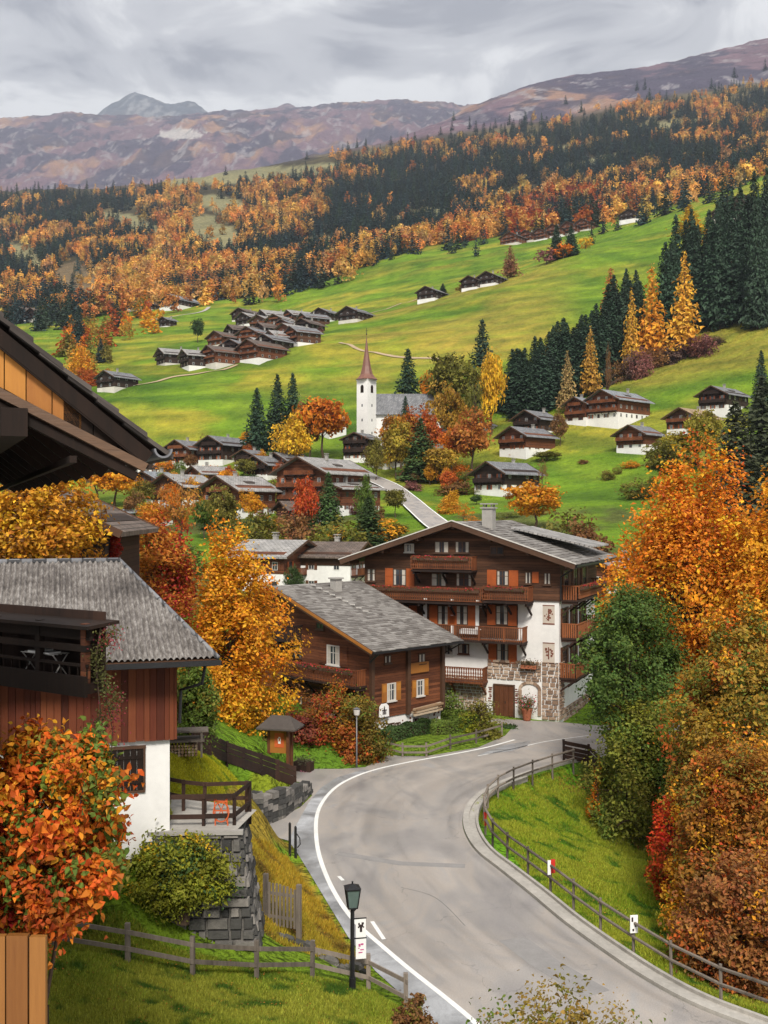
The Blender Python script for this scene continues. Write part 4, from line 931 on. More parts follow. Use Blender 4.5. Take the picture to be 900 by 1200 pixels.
bwin(582.5, 597, 668, 686, shutters='shutter_orange', sw=.68); bwin(506, 524, 671, 687, frame='shutter_brown'); bwin(535, 554, 671, 687, frame='shutter_brown')
bwin(461.5, 477, 666, 686, shutters='shutter_orange', sw=.62); bwin(431, 441, 666, 681); bwin(616, 623, 670, 684); bwin(638, 646, 671, 685)
m = MB(); m.box(bu(624.5), bu(632), -.18, -.122, bz(683, 628), bz(670, 628)); m.build('shutter', 'shutter_orange', bc)
for a, b in ((513.5, 526.5), (535, 549), (581.5, 596), (466, 480)): bwin(a, b, 709, 732, oo=oc, shutters='shutter_orange', sw=.62, sill=False)
bwin(582, 596, 753, 776, oo=o_, shutters='shutter_orange', sw=.6); bwin(537, 550, 754, 766, oo=o_, frame='shutter_brown'); bwin(517, 531, 755, 767, oo=o_, frame='frame_white')
balcony(bc, ot, u_, n_f, bu(490), bu(560), bz(667, 520), 1.25, 1.0, 'rail_dark', 'rail_red', 'ornate', True)
balcony(bc, ot, u_, n_f, bu(427), bu(573), bz(703, 500), 1.3, 1.05, 'rail_dark', 'rail_red', 'ornate', True)
balcony(bc, ot, u_, n_f, bu(574), bu(626), bz(703, 600), 1.5, 1.05, 'rail_dark', 'rail_red', 'ornate', True)
balcony(bc, oc, u_, n_f, bu(486), bu(619), bz(748, 560), 1.3, 1.05, 'rail_dark', 'rail_red', 'bars', False)
balcony(bc, o_, u_, n_f, bu(497), bu(572), bz(795, 540), 1.2, 1.0, 'rail_red', 'rail_red', 'ornate', False)
# side facing the road
su, sn = (0, 1), (1, 0)
for a, b, zf, fl_, so in ((.2, 9.2, bz(703, 655), True, (.12, 0)), (.5, 7.6, bz(748, 655), False, (0, 0)), (.0, 7.2, bz(794, 655), False, (0, 0))):
    balcony(bc, so, su, sn, a, b, zf, 1.25, 1.0, 'rail_dark', 'rail_red', 'bars' if not fl_ else 'ornate', fl_)
for zf, so in ((bz(703, 655), (.12, 0)), (bz(748, 655), (0, 0)), (bz(794, 655), (0, 0))):
    for a in (.9, 3.6, 6.3): window(bc, so, su, sn, a, a + 1.1, zf + .05, zf + 2.0, 'shutter_brown', sw=.5, curtain=False, sill=False)
# stone ground floor, doors, niches, wall paintings
zs = bz(778, 610)
rubble(bc, 'stone_facing', o_, u_, n_f, bu(571), bu(635) - .02, 2.62, zs + .25, 'rubble_warm', .30)
rubble(bc, 'stone_facing', o_, u_, n_f, bu(635), -.0, 0, zs + .25, 'rubble_warm', .30, seed=5)
rubble(bc, 'stone_facing', (0, 0), su, sn, .0, 1.3, 0, zs + .25, 'rubble_warm', .30, seed=6)
rubble(bc, 'stone_facing', o_, u_, n_f, -BW, bu(571) - .02, 0, 2.75, 'rubble_warm', .30, seed=7)
rubble(bc, 'stone_plinth', (0, 0), su, sn, 1.3, BD, -.3, .7, 'rubble_warm', .34, seed=8)
d0, d1 = bu(580), bu(602)
m = MB()
for q in range(4): w_ = (d1 - d0) / 4; m.box(d0 + q * w_ + .01, d0 + (q + 1) * w_ - .01, -.10, -.03, .05, 2.2)
dr = m.build('door', 'shutter_brown', bc); m = MB(); m.box(d0 - .1, d0, -.14, -.02, 0, 2.3); m.box(d1, d1 + .1, -.14, -.02, 0, 2.3); m.box(d0, d1, -.14, -.02, 2.2, 2.3); m.build('frame', 'frame_wood', dr)
m = MB(); m.box((d0 + d1) / 2 + .08, (d0 + d1) / 2 + .12, -.14, -.1, .95, 1.15); m.build('handle', 'dark_metal', dr)
m = MB(); xs_, xe_ = bu(608), bu(635) - .05; m.box(xs_, xs_ + .22, -.09, -.005, .25, 2.0); m.box(xe_ - .22, xe_, -.09, -.005, .25, 2.0)
for q in range(8):
    a = math.pi * q / 8; b = math.pi * (q + 1) / 8; rx = (xe_ - xs_) / 2; cx = (xs_ + xe_) / 2
    m.bar((cx - rx * math.cos(a) * .9, -.05, 2.0 + .55 * math.sin(a)), (cx - rx * math.cos(b) * .9, -.05, 2.0 + .55 * math.sin(b)), .09, .2)
m.build('niche_surround', 'rubble_warm', bc)
def fresco(xa, xb, za, zb_, seed=1):
    rr = random.Random(seed); m = MB(); m.box(xa, xb, -.012, -.001, za, zb_); p = m.build('wall_painting', 'painting', bc)
    m = MB(); m.box(xa, xb, -.02, -.013, zb_ - .07, zb_); m.box(xa, xb, -.02, -.013, za, za + .10)
    cx, cz = (xa + xb) / 2, (za + zb_) / 2
    for k in range(16):
        a, r_ = rr.uniform(0, 6.28), rr.uniform(.08, .3); x_, z_ = cx + r_ * math.cos(a), cz + r_ * 1.2 * math.sin(a); w_ = rr.uniform(.03, .08)
        m.box(x_ - w_, x_ + w_, -.018 - k * .0004, -.013, z_ - w_, z_ + w_)
    m.box(cx - .04, cx + .04, -.026, -.013, cz - .42, cz + .42); m.build('ornament', 'painting_ink', p)
fresco(bu(636), bu(650), bz(732, 643), bz(709, 643), 1); fresco(bu(636), bu(650), bz(778, 643), bz(753, 643), 2)
m = MB()
for px_, z0_ in ((574.5, 1.0), (605.2, 1.0)):
    for q in range(7): x_ = bu(px_); m.box(x_ - random.uniform(.05, .16), x_ + random.uniform(.05, .16), -.022, -.002, z0_ + q * .16, z0_ + q * .16 + random.uniform(.06, .13))
m.build('painted_ornament', 'painting_ink', bc)
for c_ in (bu(622), bu(616.5)):
    pass
# potted plant by the door, bracket plant on the wall
pt_ = Vector((12.14, 74, 0)) + Matrix.Rotation(R(-24), 3, 'Z') @ Vector((bu(621), -.75, 0))
t = thing('potted_plant', 'bushy plant with red flowers in a terracotta pot beside the brown double door', 'potted plant', pt_)
m = MB(); m.tube([(0, 0, 0), (0, 0, .1), (0, 0, .75), (0, 0, .85)], [.24, .27, .40, .42], 12); m.build('pot', 'terracotta', t, True)
c = rng.normal(size=(420, 3)) * [.34, .34, .28] + [0, 0, 1.15]; V, F_ = leaves(c, rng.normal(size=c.shape) + [0, 0, .4], .16, .5, rng); q = mesh_np('leaves', V, F_, 'leaf', t); q.color = (.10, .10, .025, 1)
c = rng.normal(size=(90, 3)) * [.34, .34, .25] + [0, 0, 1.28]; V, F_ = leaves(c, rng.normal(size=c.shape), .12, .9, rng); q = mesh_np('flowers', V, F_, 'leaf', t); q.color = (.42, .04, .06, 1)
t = thing('wall_planter', 'small trough of trailing plants hanging on the stone facing above the niche', 'planter', tuple(Vector((12.14, 74, 0)) + Matrix.Rotation(R(-24), 3, 'Z') @ Vector((bu(621), -.3, bz(781, 621)))), R(-24))
m = MB(); m.box(-.55, .55, -.14, .12, -.12, .12); m.build('box', 'terracotta', t); c = rng.normal(size=(260, 3)) * [.34, .1, .16] + [0, -.02, .2]; V, F_ = leaves(c, rng.normal(size=c.shape), .13, .6, rng); q = mesh_np('leaves', V, F_, 'leaf', t); q.color = (.09, .07, .03, 1)
# terrace table and chairs behind the second-floor rail are hinted by a bright cloth
t = thing('garden_table', 'small table with a pale cloth on the second floor balcony of the large chalet', 'table', tuple(Vector((12.14, 74, 0)) + Matrix.Rotation(R(-24), 3, 'Z') @ Vector((bu(556), -.8, bz(748, 556)))), R(-24))
m = MB(); m.box(-.7, .7, -.3, .3, .70, .74); m.box(-.72, .72, -.32, -.30, .42, .742); m.build('cloth', 'sign_white', t); m = MB(); [m.box(a - .03, a + .03, b - .03, b + .03, 0, .7) for a in (-.6, .6) for b in (-.25, .25)]; m.build('leg', 'frame_wood', t)

# ---------------------------------------------------------------- chalet with the broad shingled roof
mc = thing('chalet', 'dark log chalet with a broad weathered shingle roof and a railed balcony, beside the hedge', 'chalet', (-.86, 65.5, 0), R(-45.9))
def gx(px): k = (px - 450) / F; return -(-.86 - 65.5 * k) / (.696 + .718 * k)
def gz(py, px): return CZ - (py - 600) / F * (65.5 - .718 * gx(px))
def sy(px): k = (px - 450) / F; return (65.5 * k + .86) / (.718 - .696 * k)
def sz(py, px): return CZ - (py - 600) / F * (65.5 + .696 * sy(px))
MX, ML = -14.2, 6.35; mr, mzr, msl = -8.6, 9.55, .35
m = MB(); m.box(MX, 0, 0, ML, -.5, 1.75); m.build('plaster_wall', 'plaster', mc)
m = MB(); m.box(MX - .08, .08, -.08, ML + .08, 1.74, 6.2); i = len(m.v)
m.v += [(MX - .08, -.08, 6.2), (.08, -.08, 6.2), (mr, -.08, mzr - .2), (MX - .08, ML + .08, 6.2), (.08, ML + .08, 6.2), (mr, ML + .08, mzr - .2), (MX - .08, -.08, 7.3), (MX - .08, ML + .08, 7.3)]
m.f += [(i, i + 1, i + 2, i + 6), (i + 3, i + 7, i + 5, i + 4), (i, i + 3, i + 4, i + 1), (i + 1, i + 4, i + 5, i + 2), (i + 2, i + 5, i + 7, i + 6), (i, i + 6, i + 7, i + 3)]
m.build('timber_wall', 'log_red', mc)
rf = gable_roof(mc, mr - 6.6, mr, 1.2, -.95, ML + .75, mzr - 6.6 * msl, mzr, mzr - 9.8 * msl, .2, 'shingle_dark', 'frame_wood')
shingles(rf, 'shingles', mr, 1.25, -.95, ML + .75, lambda x: mzr - msl * (x - mr), 'shingle', .24, .45, .05)
shingles(rf, 'shingles', mr, mr - 6.6, -.95, ML + .75, lambda x: mzr + msl * (x - mr), 'shingle', .24, .45, .05)
m = MB(); m.bar((mr, -1.02, mzr - .05), (1.25, -1.02, mzr - 9.85 * msl - .05), .06, .17); m.build('verge_board', 'gold_board', rf)
m = MB(); m.bar((1.3, -1.0, 6.02), (1.3, ML + .8, 6.02), .14, .12); m.bar((1.3, -.5, 5.95), (.25, -.25, 5.3), .08); m.bar((1.3, ML + .6, 5.95), (.25, ML + .2, 5.3), .08); m.build('gutter', 'dark_metal', rf)
m = MB()
for q in range(9): m.box(mr + .3 + q * .55, mr + .3 + q * .55 + .5, 2.2 + q * .1, 2.27 + q * .1, mzr - msl * (.55 + q * .55) + .12, mzr - msl * (.55 + q * .55) + .2)
m.build('snow_guard', 'frame_white', rf)
ch = MB(); ch.box(mr + 1.0, mr + 1.6, 3.4, 3.95, mzr - .9, mzr + .35); ch.box(mr + .9, mr + 1.7, 3.3, 4.05, mzr + .352, mzr + .45); ch.build('chimney', 'chimney', rf)
gt = (0, -.08); gn = (0, -1)
def gwin(a, b, y0, y1, **k): return window(mc, gt, (1, 0), gn, gx(a), gx(b), gz(y1, a), gz(y0, a), **k)
gwin(384.5, 399.5, 755, 778, shutters='log_red', sw=.75, frame='frame_white'); gwin(386, 400, 808, 826, shutters='log_red', sw=.75, frame='frame_white'); gwin(345, 356, 812, 828)
gwin(372, 381, 729, 737, curtain=False); gwin(345, 355, 745, 770)
balcony(mc, gt, (1, 0), gn, gx(340), gx(431), gz(796, 390), 1.0, 1.0, 'rail_dark', 'rail_red', 'bars', True)
balcony(mc, gt, (1, 0), gn, gx(325), gx(356), gz(748, 345), 1.1, .95, 'rail_dark', 'rail_dark', 'slats')
st, sdir, sno = (.08, 0), (0, 1), (1, 0)
def swin(a, b, y0, y1, off=.08, **k): return window(mc, (off, 0), sdir, sno, sy(a), sy(b), sz(y1, a), sz(y0, a), **k)
swin(452, 462.5, 801, 822, shutters='gold_board', sw=.42, frame='frame_white'); swin(486.5, 495.5, 797, 816, shutters='gold_board', sw=.38, frame='frame_white'); swin(449, 457, 768, 778); swin(489, 497, 766, 778)
m = MB(); m.box(.09, .2, sy(477), sy(500), sz(788, 488), sz(776, 488)); m.build('cladding_panel', 'gold_board', mc)
swin(454, 462, 848, 857, 0, frame='frame_wood'); swin(463, 469, 847, 857, 0, frame='frame_wood'); swin(484, 490, 842, 856, 0, frame='frame_wood'); swin(494, 500, 842, 856, 0, frame='frame_wood')
for a in (.0, sy(476), ML): m = MB(); m.box(.06, .3, a - .13, a + .13, 1.7, 6.0); m.build('corner_post', 'frame_wood', mc)
rr = random.Random(4); m = MB()
for k in range(26): a = rr.uniform(sy(498), ML - .1) if k % 2 else rr.uniform(sy(466), sy(482)); z_ = rr.uniform(.5, 1.6); w_ = rr.uniform(.02, .09); m.box(.0, .015 + k * .0003, a - w_, a + w_, z_ - w_, z_ + w_)
m.build('painted_ornament', 'painting_ink', mc)
t = thing('signboard', 'white shaped board with a small dark emblem on the dark log wall above the hedge', 'signboard', tuple(Vector((-.86, 65.5, 0)) + Matrix.Rotation(R(-45.9), 3, 'Z') @ Vector((.2, sy(447), sz(832, 447)))), R(-45.9))
m = MB(); m.v += [(0.0 + q, a, b) for q in (0, .06) for a, b in ((-.42, -.4), (.42, -.4), (.38, .25), (.2, .42), (-.2, .42), (-.38, .25))]; m.f += [tuple(range(6))[::-1], tuple(range(6, 12))] + [(k, (k + 1) % 6, 6 + (k + 1) % 6, 6 + k) for k in range(6)]; m.build('board', 'sign_white', t)
m = MB(); m.box(.062, .072, -.05, .05, -.25, .2); m.box(.062, .074, -.2, .2, -.02, .05); m.box(.062, .073, -.15, -.08, -.25, -.05); m.box(.062, .073, .08, .15, -.25, -.05); m.build('emblem', 'ink', t)
t = thing('plank_stack', 'stack of pale planks stored against the dark log wall above the white base', 'planks', tuple(Vector((-.86, 65.5, 0)) + Matrix.Rotation(R(-45.9), 3, 'Z') @ Vector((.25, sy(478), sz(836, 490)))), R(-45.9))
m = MB()
for k in range(9): m.bar((.05 + (k % 3) * .1, random.uniform(0, .3), .05 + (k // 3) * .16), (.05 + (k % 3) * .1, random.uniform(2.2, 2.9), .1 + (k // 3) * .2), .1, .12)
m.build('planks', 'log_pile', t)

# ---------------------------------------------------------------- barn with the ribbed tile roof
bn = thing('barn', 'barn with a grey ribbed tile roof, red brown board walls and a white base', 'barn', (-6.43, 32, 0), R(17))
def nx_(px): k = (px - 450) / F; return (6.43 + 32 * k) / (.956 - .292 * k)
def nz_(py, px): return CZ - (py - 600) / F * (32 + .292 * nx_(px))
m = MB(); m.box(-15, 0, 0, 10.4, 4.2, 7.75); m.build('plaster_wall', 'plaster', bn)
m = MB(); x = -15.0
while x < .16:
    w_ = random.choice((.14, .17, .2, .23)); k = random.uniform(0, .02); m.box(x, min(x + w_ - .012, .2), -.15 - k, -.06, 7.72 - random.uniform(0, .03), 10.25); x += w_
m.build('board_wall', 'red_board', bn)
m = MB(); m.box(-15.1, .17, -.06, 10.5, 7.74, 10.2); y = 0.0
while y < 10.4: w_ = random.choice((.14, .17, .2, .23)); m.box(.172, .2 + random.uniform(0, .02), y, min(y + w_ - .012, 10.5), 7.72, 10.25); y += w_
m.build('side_boards', 'red_board', bn)
# ribbed roof: hipped end towards the village
ey, ez, ry, rz_, ex, rx_ = -1.2, 10.2, 5.3, 12.78, 1.25, -1.15
def ribbed(nu, nv, A, B_, Cc, D, ribs, rows):   # A,B eave ends; C,D ridge ends above B,A
    A, B_, Cc, D = map(np.array, (A, B_, Cc, D)); u = np.linspace(0, 1, nu)[None, :, None]; v = np.linspace(0, 1, nv)[:, None, None]
    p = (A * (1 - v) + D * v) * (1 - u) + (B_ * (1 - v) + Cc * v) * u
    nrm = np.cross(B_ - A, D - A); nrm = nrm / np.linalg.norm(nrm); s = (p @ ((B_ - A) / np.linalg.norm(B_ - A)))
    h = .085 * np.abs(np.sin(s * math.pi * ribs)) ** 1.3 + .014 * (1 - ((v[..., 0] * rows) % 1)) + .012 * vnoise(np.floor(s * ribs), np.floor(v[..., 0] * rows + 0 * s), 5)
    p = p + nrm * h[..., None]; a = (np.arange(nv - 1)[:, None] * nu + np.arange(nu - 1)[None]).ravel()
    return p.reshape(-1, 3), np.stack([a, a + 1, a + nu + 1, a + nu], 1)
V, F_ = ribbed(1500, 96, (-15.5, ey, ez), (ex, ey, ez), (rx_, ry, rz_), (-15.5, ry, rz_), 5.8, 26)
rfb = mesh_np('roof', V, F_, 'corrugated', bn)
V, F_ = ribbed(400, 60, (ex, ey, ez), (ex, 2 * ry - ey, ez), (rx_, ry, rz_), (rx_, ry, rz_), 5.8, 12); mesh_np('hip_slope', V, F_, 'corrugated', rfb)
V, F_ = ribbed(900, 60, (ex, 2 * ry - ey, ez), (-15.5, 2 * ry - ey, ez), (-15.5, ry, rz_), (rx_, ry, rz_), 5.8, 26); mesh_np('rear_slope', V, F_, 'corrugated', rfb)
m = MB(); m.v += [(-15.5, ey, ez - .2), (ex, ey, ez - .2), (ex, 2 * ry - ey, ez - .2), (-15.5, 2 * ry - ey, ez - .2), (-15.5, ey, ez - .02), (ex, ey, ez - .02), (ex, 2 * ry - ey, ez - .02), (-15.5, 2 * ry - ey, ez - .02), (-15.5, ry, rz_ - .03), (rx_, ry, rz_ - .03)]
m.f += [(3, 2, 1, 0), (0, 1, 5, 4), (1, 2, 6, 5), (2, 3, 7, 6), (4, 5, 9, 8), (5, 6, 9), (6, 7, 8, 9), (0, 4, 8, 7, 3)]; m.build('roof_deck', 'frame_wood', rfb)
m = MB(); m.tube([(-15.5, ry, rz_ + .04), (rx_, ry, rz_ + .04)], .11, 8); m.tube([(rx_, ry, rz_ + .04), (ex + .02, ey - .02, ez + .05)], .07, 8); m.build('ridge_cap', 'roof_slate', rfb, True)
m = MB(); m.bar((-15.5, ey - .09, ez - .1), (ex + .1, ey - .09, ez - .1), .15, .14); m.tube([(.9, ey - .05, ez - .15), (.85, -.9, ez - .75), (.3, -.3, ez - 1.0), (.27, -.25, 8.2)], .05, 7); m.build('gutter', 'dark_metal', rfb)
wa, wb, w0, w1 = nx_(121.5), nx_(168), nz_(927, 145), nz_(878, 145)
m = MB(); m.box(wa - .07, wb + .07, -.07, -.001, w1, w1 + .09); m.box(wa - .05, wb + .05, -.07, -.001, w0 - .07, w0); m.box(wa - .06, wa, -.06, -.001, w0, w1); m.box(wb, wb + .06, -.06, -.001, w0, w1); wdw = m.build('window', 'frame_wood', bn)
m = MB(); k = 6
for q in range(k): a = wa + (wb - wa) * q / k; m.box(a + .006, a + (wb - wa) / k - .006, -.045, -.01, w0 + .01, w1 - .01)
for zz in (w0 + .25, w1 - .25): m.box(wa + .05, wb - .05, -.065, -.046, zz - .05, zz + .05)
m.build('shutter', 'near_dark', wdw)
m = MB(); m.box(nx_(62), nx_(78), -.06, -.001, nz_(900, 70), nz_(880, 70)); m.build('window', 'frame_wood', bn)

# ---------------------------------------------------------------- gallery of the next house, jutting out in front of the barn
ga = thing('house', 'dark timber house with an open railed gallery jutting in front of the ribbed roof', 'house', (-6.05, 22, 0), R(-34))
m = MB(); m.box(-12, -5.6, -3, .5, 3.0, 13.2); m.build('timber_wall', 'log_dark', ga)
m = MB(); m.box(-9, 0, -.15, .5, 10.75, 10.95); m.box(-9, .05, -.2, -.12, 10.7, 11.12); fl = m.build('gallery_floor', 'near_dark', ga)
for x in (-.1, -1.55, -3.0): m = MB(); m.box(x - .07, x + .07, -.12, .02, 10.96, 12.2); m.build('post', 'log_red' if x == -.1 else 'near_dark', ga)
m = MB(); m.box(-9, 0, -.14, -.02, 11.62, 11.75); m.box(-9, 0, -.11, -.05, 11.30, 11.36); m.box(-.1, -.02, -.1, .42, 11.62, 11.75)
for q in range(40): m.box(-3.55 + q * .09, -3.53 + q * .09, -.09, -.06, 10.96, 11.3) if q % 3 == 0 else None
m.build('railing', 'near_dark', ga)
m = MB(); m.hexa([(-9.2, -.28, 12.10), (.22, -.28, 12.10), (.22,  .58, 12.16), (-9.2,  .58, 12.16), (-9.2, -.28, 12.17), (.22, -.28, 12.17), (.22,  .58, 12.23), (-9.2,  .58, 12.23)]); m.box(-9, .1, -.1, .0, 11.86, 12.10); m.build('gallery_roof', 'near_dark', ga)
m = MB(); m.box(-5.5, -.1, 0.46, 0.5, 10.95, 12.4); m.build('rear_boards', 'rail_dark', ga)
t = thing('drying_rack', 'slim white drying rack with folded cloths on the open gallery floor', 'drying rack', tuple(Vector((-6.05, 22, 0)) + Matrix.Rotation(R(-34), 3, 'Z') @ Vector((-1.7, .2, 10.96))), R(-34))
m = MB()
for q in (-.5, .5): m.bar((q, -.2, 0), (q, .2, .5), .02); m.bar((q, .2, 0), (q, -.2, .5), .02)
for q in range(5): m.bar((-.55, -.2 + q * .1, .5), (.55, -.2 + q * .1, .5), .015)
m.build('frame', 'frame_white', t); m = MB(); m.box(-.3, .0, -.22, .22, .508, .55); m.box(.1, .4, -.22, .1, .508, .54); m.build('cloth', 'sign_white', t)
t = thing('climbing_plant', 'creeper with reddish leaves trailing down the end post of the open gallery', 'climbing plant', (-5.95, 21.9, 10.2))
c = np.stack([rng.normal(.15, .13, 900), rng.normal(.15, .12, 900), rng.uniform(-.4, 1.95, 900)], 1); c[:, 0] += .16 * np.sin(c[:, 2] * 4); V, F_ = leaves(c, rng.normal(size=c.shape) + [0, -.6, .3], .07, .6, rng); q = mesh_np('leaves', V, F_, 'leaf', t); q.color = (.10, .10, .03, 1)
c = np.stack([rng.normal(.3, .14, 420), rng.normal(.1, .12, 420), np.where(rng.random(420) < .35, rng.normal(1.7, .12, 420), rng.normal(.1, .35, 420))], 1); V, F_ = leaves(c, rng.normal(size=c.shape), .06, .6, rng); q = mesh_np('leaves', V, F_, 'leaf', t); q.color = (.26, .04, .05, 1)
m = MB(); m.tube([(.0, .1, -.8), (.1, .1, .2), (.0, .1, 1.2), (.1, .1, 1.9)], .015, 5); m.tube([(.3, .1, -1), (.35, .1, -.2), (.2, .1, .6)], .01, 5); m.build('stem', 'bark', t)

# ---------------------------------------------------------------- near eave overhead
ne = thing('house', 'near house of which the dark eave with golden boards hangs in from the edge', 'house', (-1.78, 8, 15.0), R(24))
# local -x runs up the verge, +y back along the eave
def vx(d): return (-d, 0, 0)
tn = math.tan(R(38.5)); LV = 6.0
m = MB()
for k in range(30):                                 # courses of slates along the verge
    a = -.12 + k * .20; z0 = a * tn
    for b in range(14):
        y0 = -.10 + b * .9 + random.uniform(-.03, .03); j = random.uniform(-.012, .012)
        m.hexa([(-a + .06, y0, z0 + .04 + j - .05), (-a + .06, y0 + .88, z0 + .04 + j - .05), (-a - .30, y0 + .88, z0 + .30 * tn + .0), (-a - .30, y0, z0 + .30 * tn), (-a + .06, y0, z0 + .075 + j - .045), (-a + .06, y0 + .88, z0 + .075 + j - .045), (-a - .30, y0 + .88, z0 + .30 * tn + .03), (-a - .30, y0, z0 + .30 * tn + .03)])
rfn = m.build('roof', 'shingle_dark', ne)
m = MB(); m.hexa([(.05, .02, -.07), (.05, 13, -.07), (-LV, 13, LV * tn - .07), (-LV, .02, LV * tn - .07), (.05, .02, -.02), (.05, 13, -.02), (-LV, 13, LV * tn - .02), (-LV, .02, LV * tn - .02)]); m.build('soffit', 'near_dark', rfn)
for nm_, xa_, xb_, mt_ in (('fascia_boards', .48, 5.5, 'gold_board'), ('dark_fascia_boards', .02, .48, 'near_dark')):
    m = MB(); x = xa_
    while x < xb_:
        w_ = random.uniform(.13, .22); m.hexa([(-x, -.02, x * tn - .16 - .27 * x), (-x, .02, x * tn - .16 - .27 * x), (-x - w_ + .008, .02, (x + w_) * tn - .16 - .27 * (x + w_)), (-x - w_ + .008, -.02, (x + w_) * tn - .16 - .27 * (x + w_)), (-x, -.02, x * tn - .15), (-x, .02, x * tn - .15), (-x - w_ + .008, .02, (x + w_) * tn - .15), (-x - w_ + .008, -.02, (x + w_) * tn - .15)]); x += w_
    m.build(nm_, mt_, ne)
m = MB(); m.bar((.0, -.05, -.10), (-LV, -.05, LV * tn - .10), .06, .10); m.bar((.0, -.06, -.165), (-LV, -.06, LV * tn - .165), .03, .02); m.build('verge_trim', 'near_dark', ne)
m = MB(); m.bar((-.02, -.05, -.17), (-LV, -.05, LV * tn - .17 - .30 * LV), .07, .065); m.build('verge_beam', 'weathered_beam', ne)
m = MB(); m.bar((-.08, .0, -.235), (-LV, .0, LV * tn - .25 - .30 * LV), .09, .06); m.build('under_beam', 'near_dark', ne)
m = MB()
for k in range(14):
    y = .35 + k * .8; m.bar((.02, y, -.13), (-LV, y, LV * tn - .13), .10, .13)
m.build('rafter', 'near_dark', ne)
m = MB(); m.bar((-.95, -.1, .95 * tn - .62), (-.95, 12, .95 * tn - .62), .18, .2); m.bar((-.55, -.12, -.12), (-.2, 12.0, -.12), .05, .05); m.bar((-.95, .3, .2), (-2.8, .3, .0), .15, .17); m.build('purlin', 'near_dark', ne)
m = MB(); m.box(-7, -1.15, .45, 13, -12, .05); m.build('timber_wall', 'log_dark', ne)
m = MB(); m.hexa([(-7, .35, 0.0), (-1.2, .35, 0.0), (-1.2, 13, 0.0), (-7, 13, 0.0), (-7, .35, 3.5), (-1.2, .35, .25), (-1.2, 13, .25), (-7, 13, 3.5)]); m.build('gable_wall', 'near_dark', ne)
m = MB(); n = 9
for k in range(n + 1):
    a = math.pi * k / n; m.v += [(.10 + .07 * math.cos(a), -.12, -.03 - .07 * math.sin(a)), (.10 + .07 * math.cos(a), 13, -.03 - .07 * math.sin(a)), (.10 + .055 * math.cos(a), 13, -.03 - .055 * math.sin(a)), (.10 + .055 * math.cos(a), -.12, -.03 - .055 * math.sin(a))]
for k in range(n): [m.f.append((4 * k + j, 4 * k + (j + 1) % 4, 4 * k + 4 + (j + 1) % 4, 4 * k + 4 + j)) for j in range(4)]
m.build('gutter', 'grey_metal', rfn)

# ---------------------------------------------------------------- boarded post down at the edge
pp = thing('board_fence', 'tall fence of upright golden brown boards under the red leaved tree', 'fence', (-3.05, 8, 0))
m = MB(); x = -3.0
while x < .50: w_ = random.choice((.13, .15, .17)); m.box(x, min(x + w_ - .012, .51), random.uniform(-.01, .01), .05, 2.6, 11.32 + random.uniform(-.01, .01)); x += w_
m.build('boards', 'brown_board', pp); m = MB(); m.box(-3, .5, .052, .12, 10.6, 10.75); m.box(-3, .5, .052, .12, 5, 5.15); m.build('rail', 'near_dark', pp)

# ---------------------------------------------------------------- dark house behind the barn
chalet('dark board house half hidden behind the barn roof, with a curtained window under its eave', 62, None, 49, 4, 6.3, 9, 8.8, 2.2, 'roof_brown', 'log_dark', .47, .9, 2, group=None, name='house', cat='house', bals=False, chim=False, storeys=2, zb=6.4 - .6)


# ================================================================ church
cx_, cy_ = (429.5 - 450) / F * 330, 330.0
ch_ = thing('church', 'white church with a slender copper spire and a long dark slate nave roof', 'church', (cx_, cy_, ground(cx_, cy_) - 1), R(-38))
cz0 = ch_.location.z; zt_ = CZ + (600 - 445) / F * 330 - cz0; zsp = CZ + (600 - 392) / F * 330 - cz0
h_ = 2.15
m = MB(); m.box(-h_, h_, -h_, h_, -3, zt_); m.box(-h_ - .12, h_ + .12, -h_ - .12, h_ + .12, zt_ - .35, zt_ - .02); tw = m.build('tower', 'plaster', ch_)
m = MB(); n = 8; prev = None
lv = [(0, 1.42), (.05, 1.18), (.12, .86), (.3, .58), (.6, .28), (.94, .03), (1.0, .02)]
for q, (a, r_) in enumerate(lv):
    for k in range(n): an = math.pi / 8 + k * math.pi / 4; rr_ = r_ * h_ * (1.08 if q else 1.16); m.v.append((rr_ * math.cos(an), rr_ * math.sin(an), zt_ + a * (zsp - zt_)))
for q in range(len(lv) - 1):
    for k in range(n): m.f.append((q * n + k, q * n + (k + 1) % n, q * n + n + (k + 1) % n, q * n + n + k))
m.f.append(tuple(range(n))[::-1]); m.f.append(tuple(len(lv) * n - n + k for k in range(n))); sp_ = m.build('spire', 'copper_roof', ch_)
m = MB(); m.box(-.05, .05, -.05, .05, zsp - .3, zsp + 2.0); m.box(-.45, .45, -.04, .04, zsp + 1.1, zsp + 1.22); m.tube([(0, 0, zsp - .1), (0, 0, zsp + .15), (0, 0, zsp + .4)], [.1, .28, .1], 8); m.build('cross', 'dark_metal', sp_)
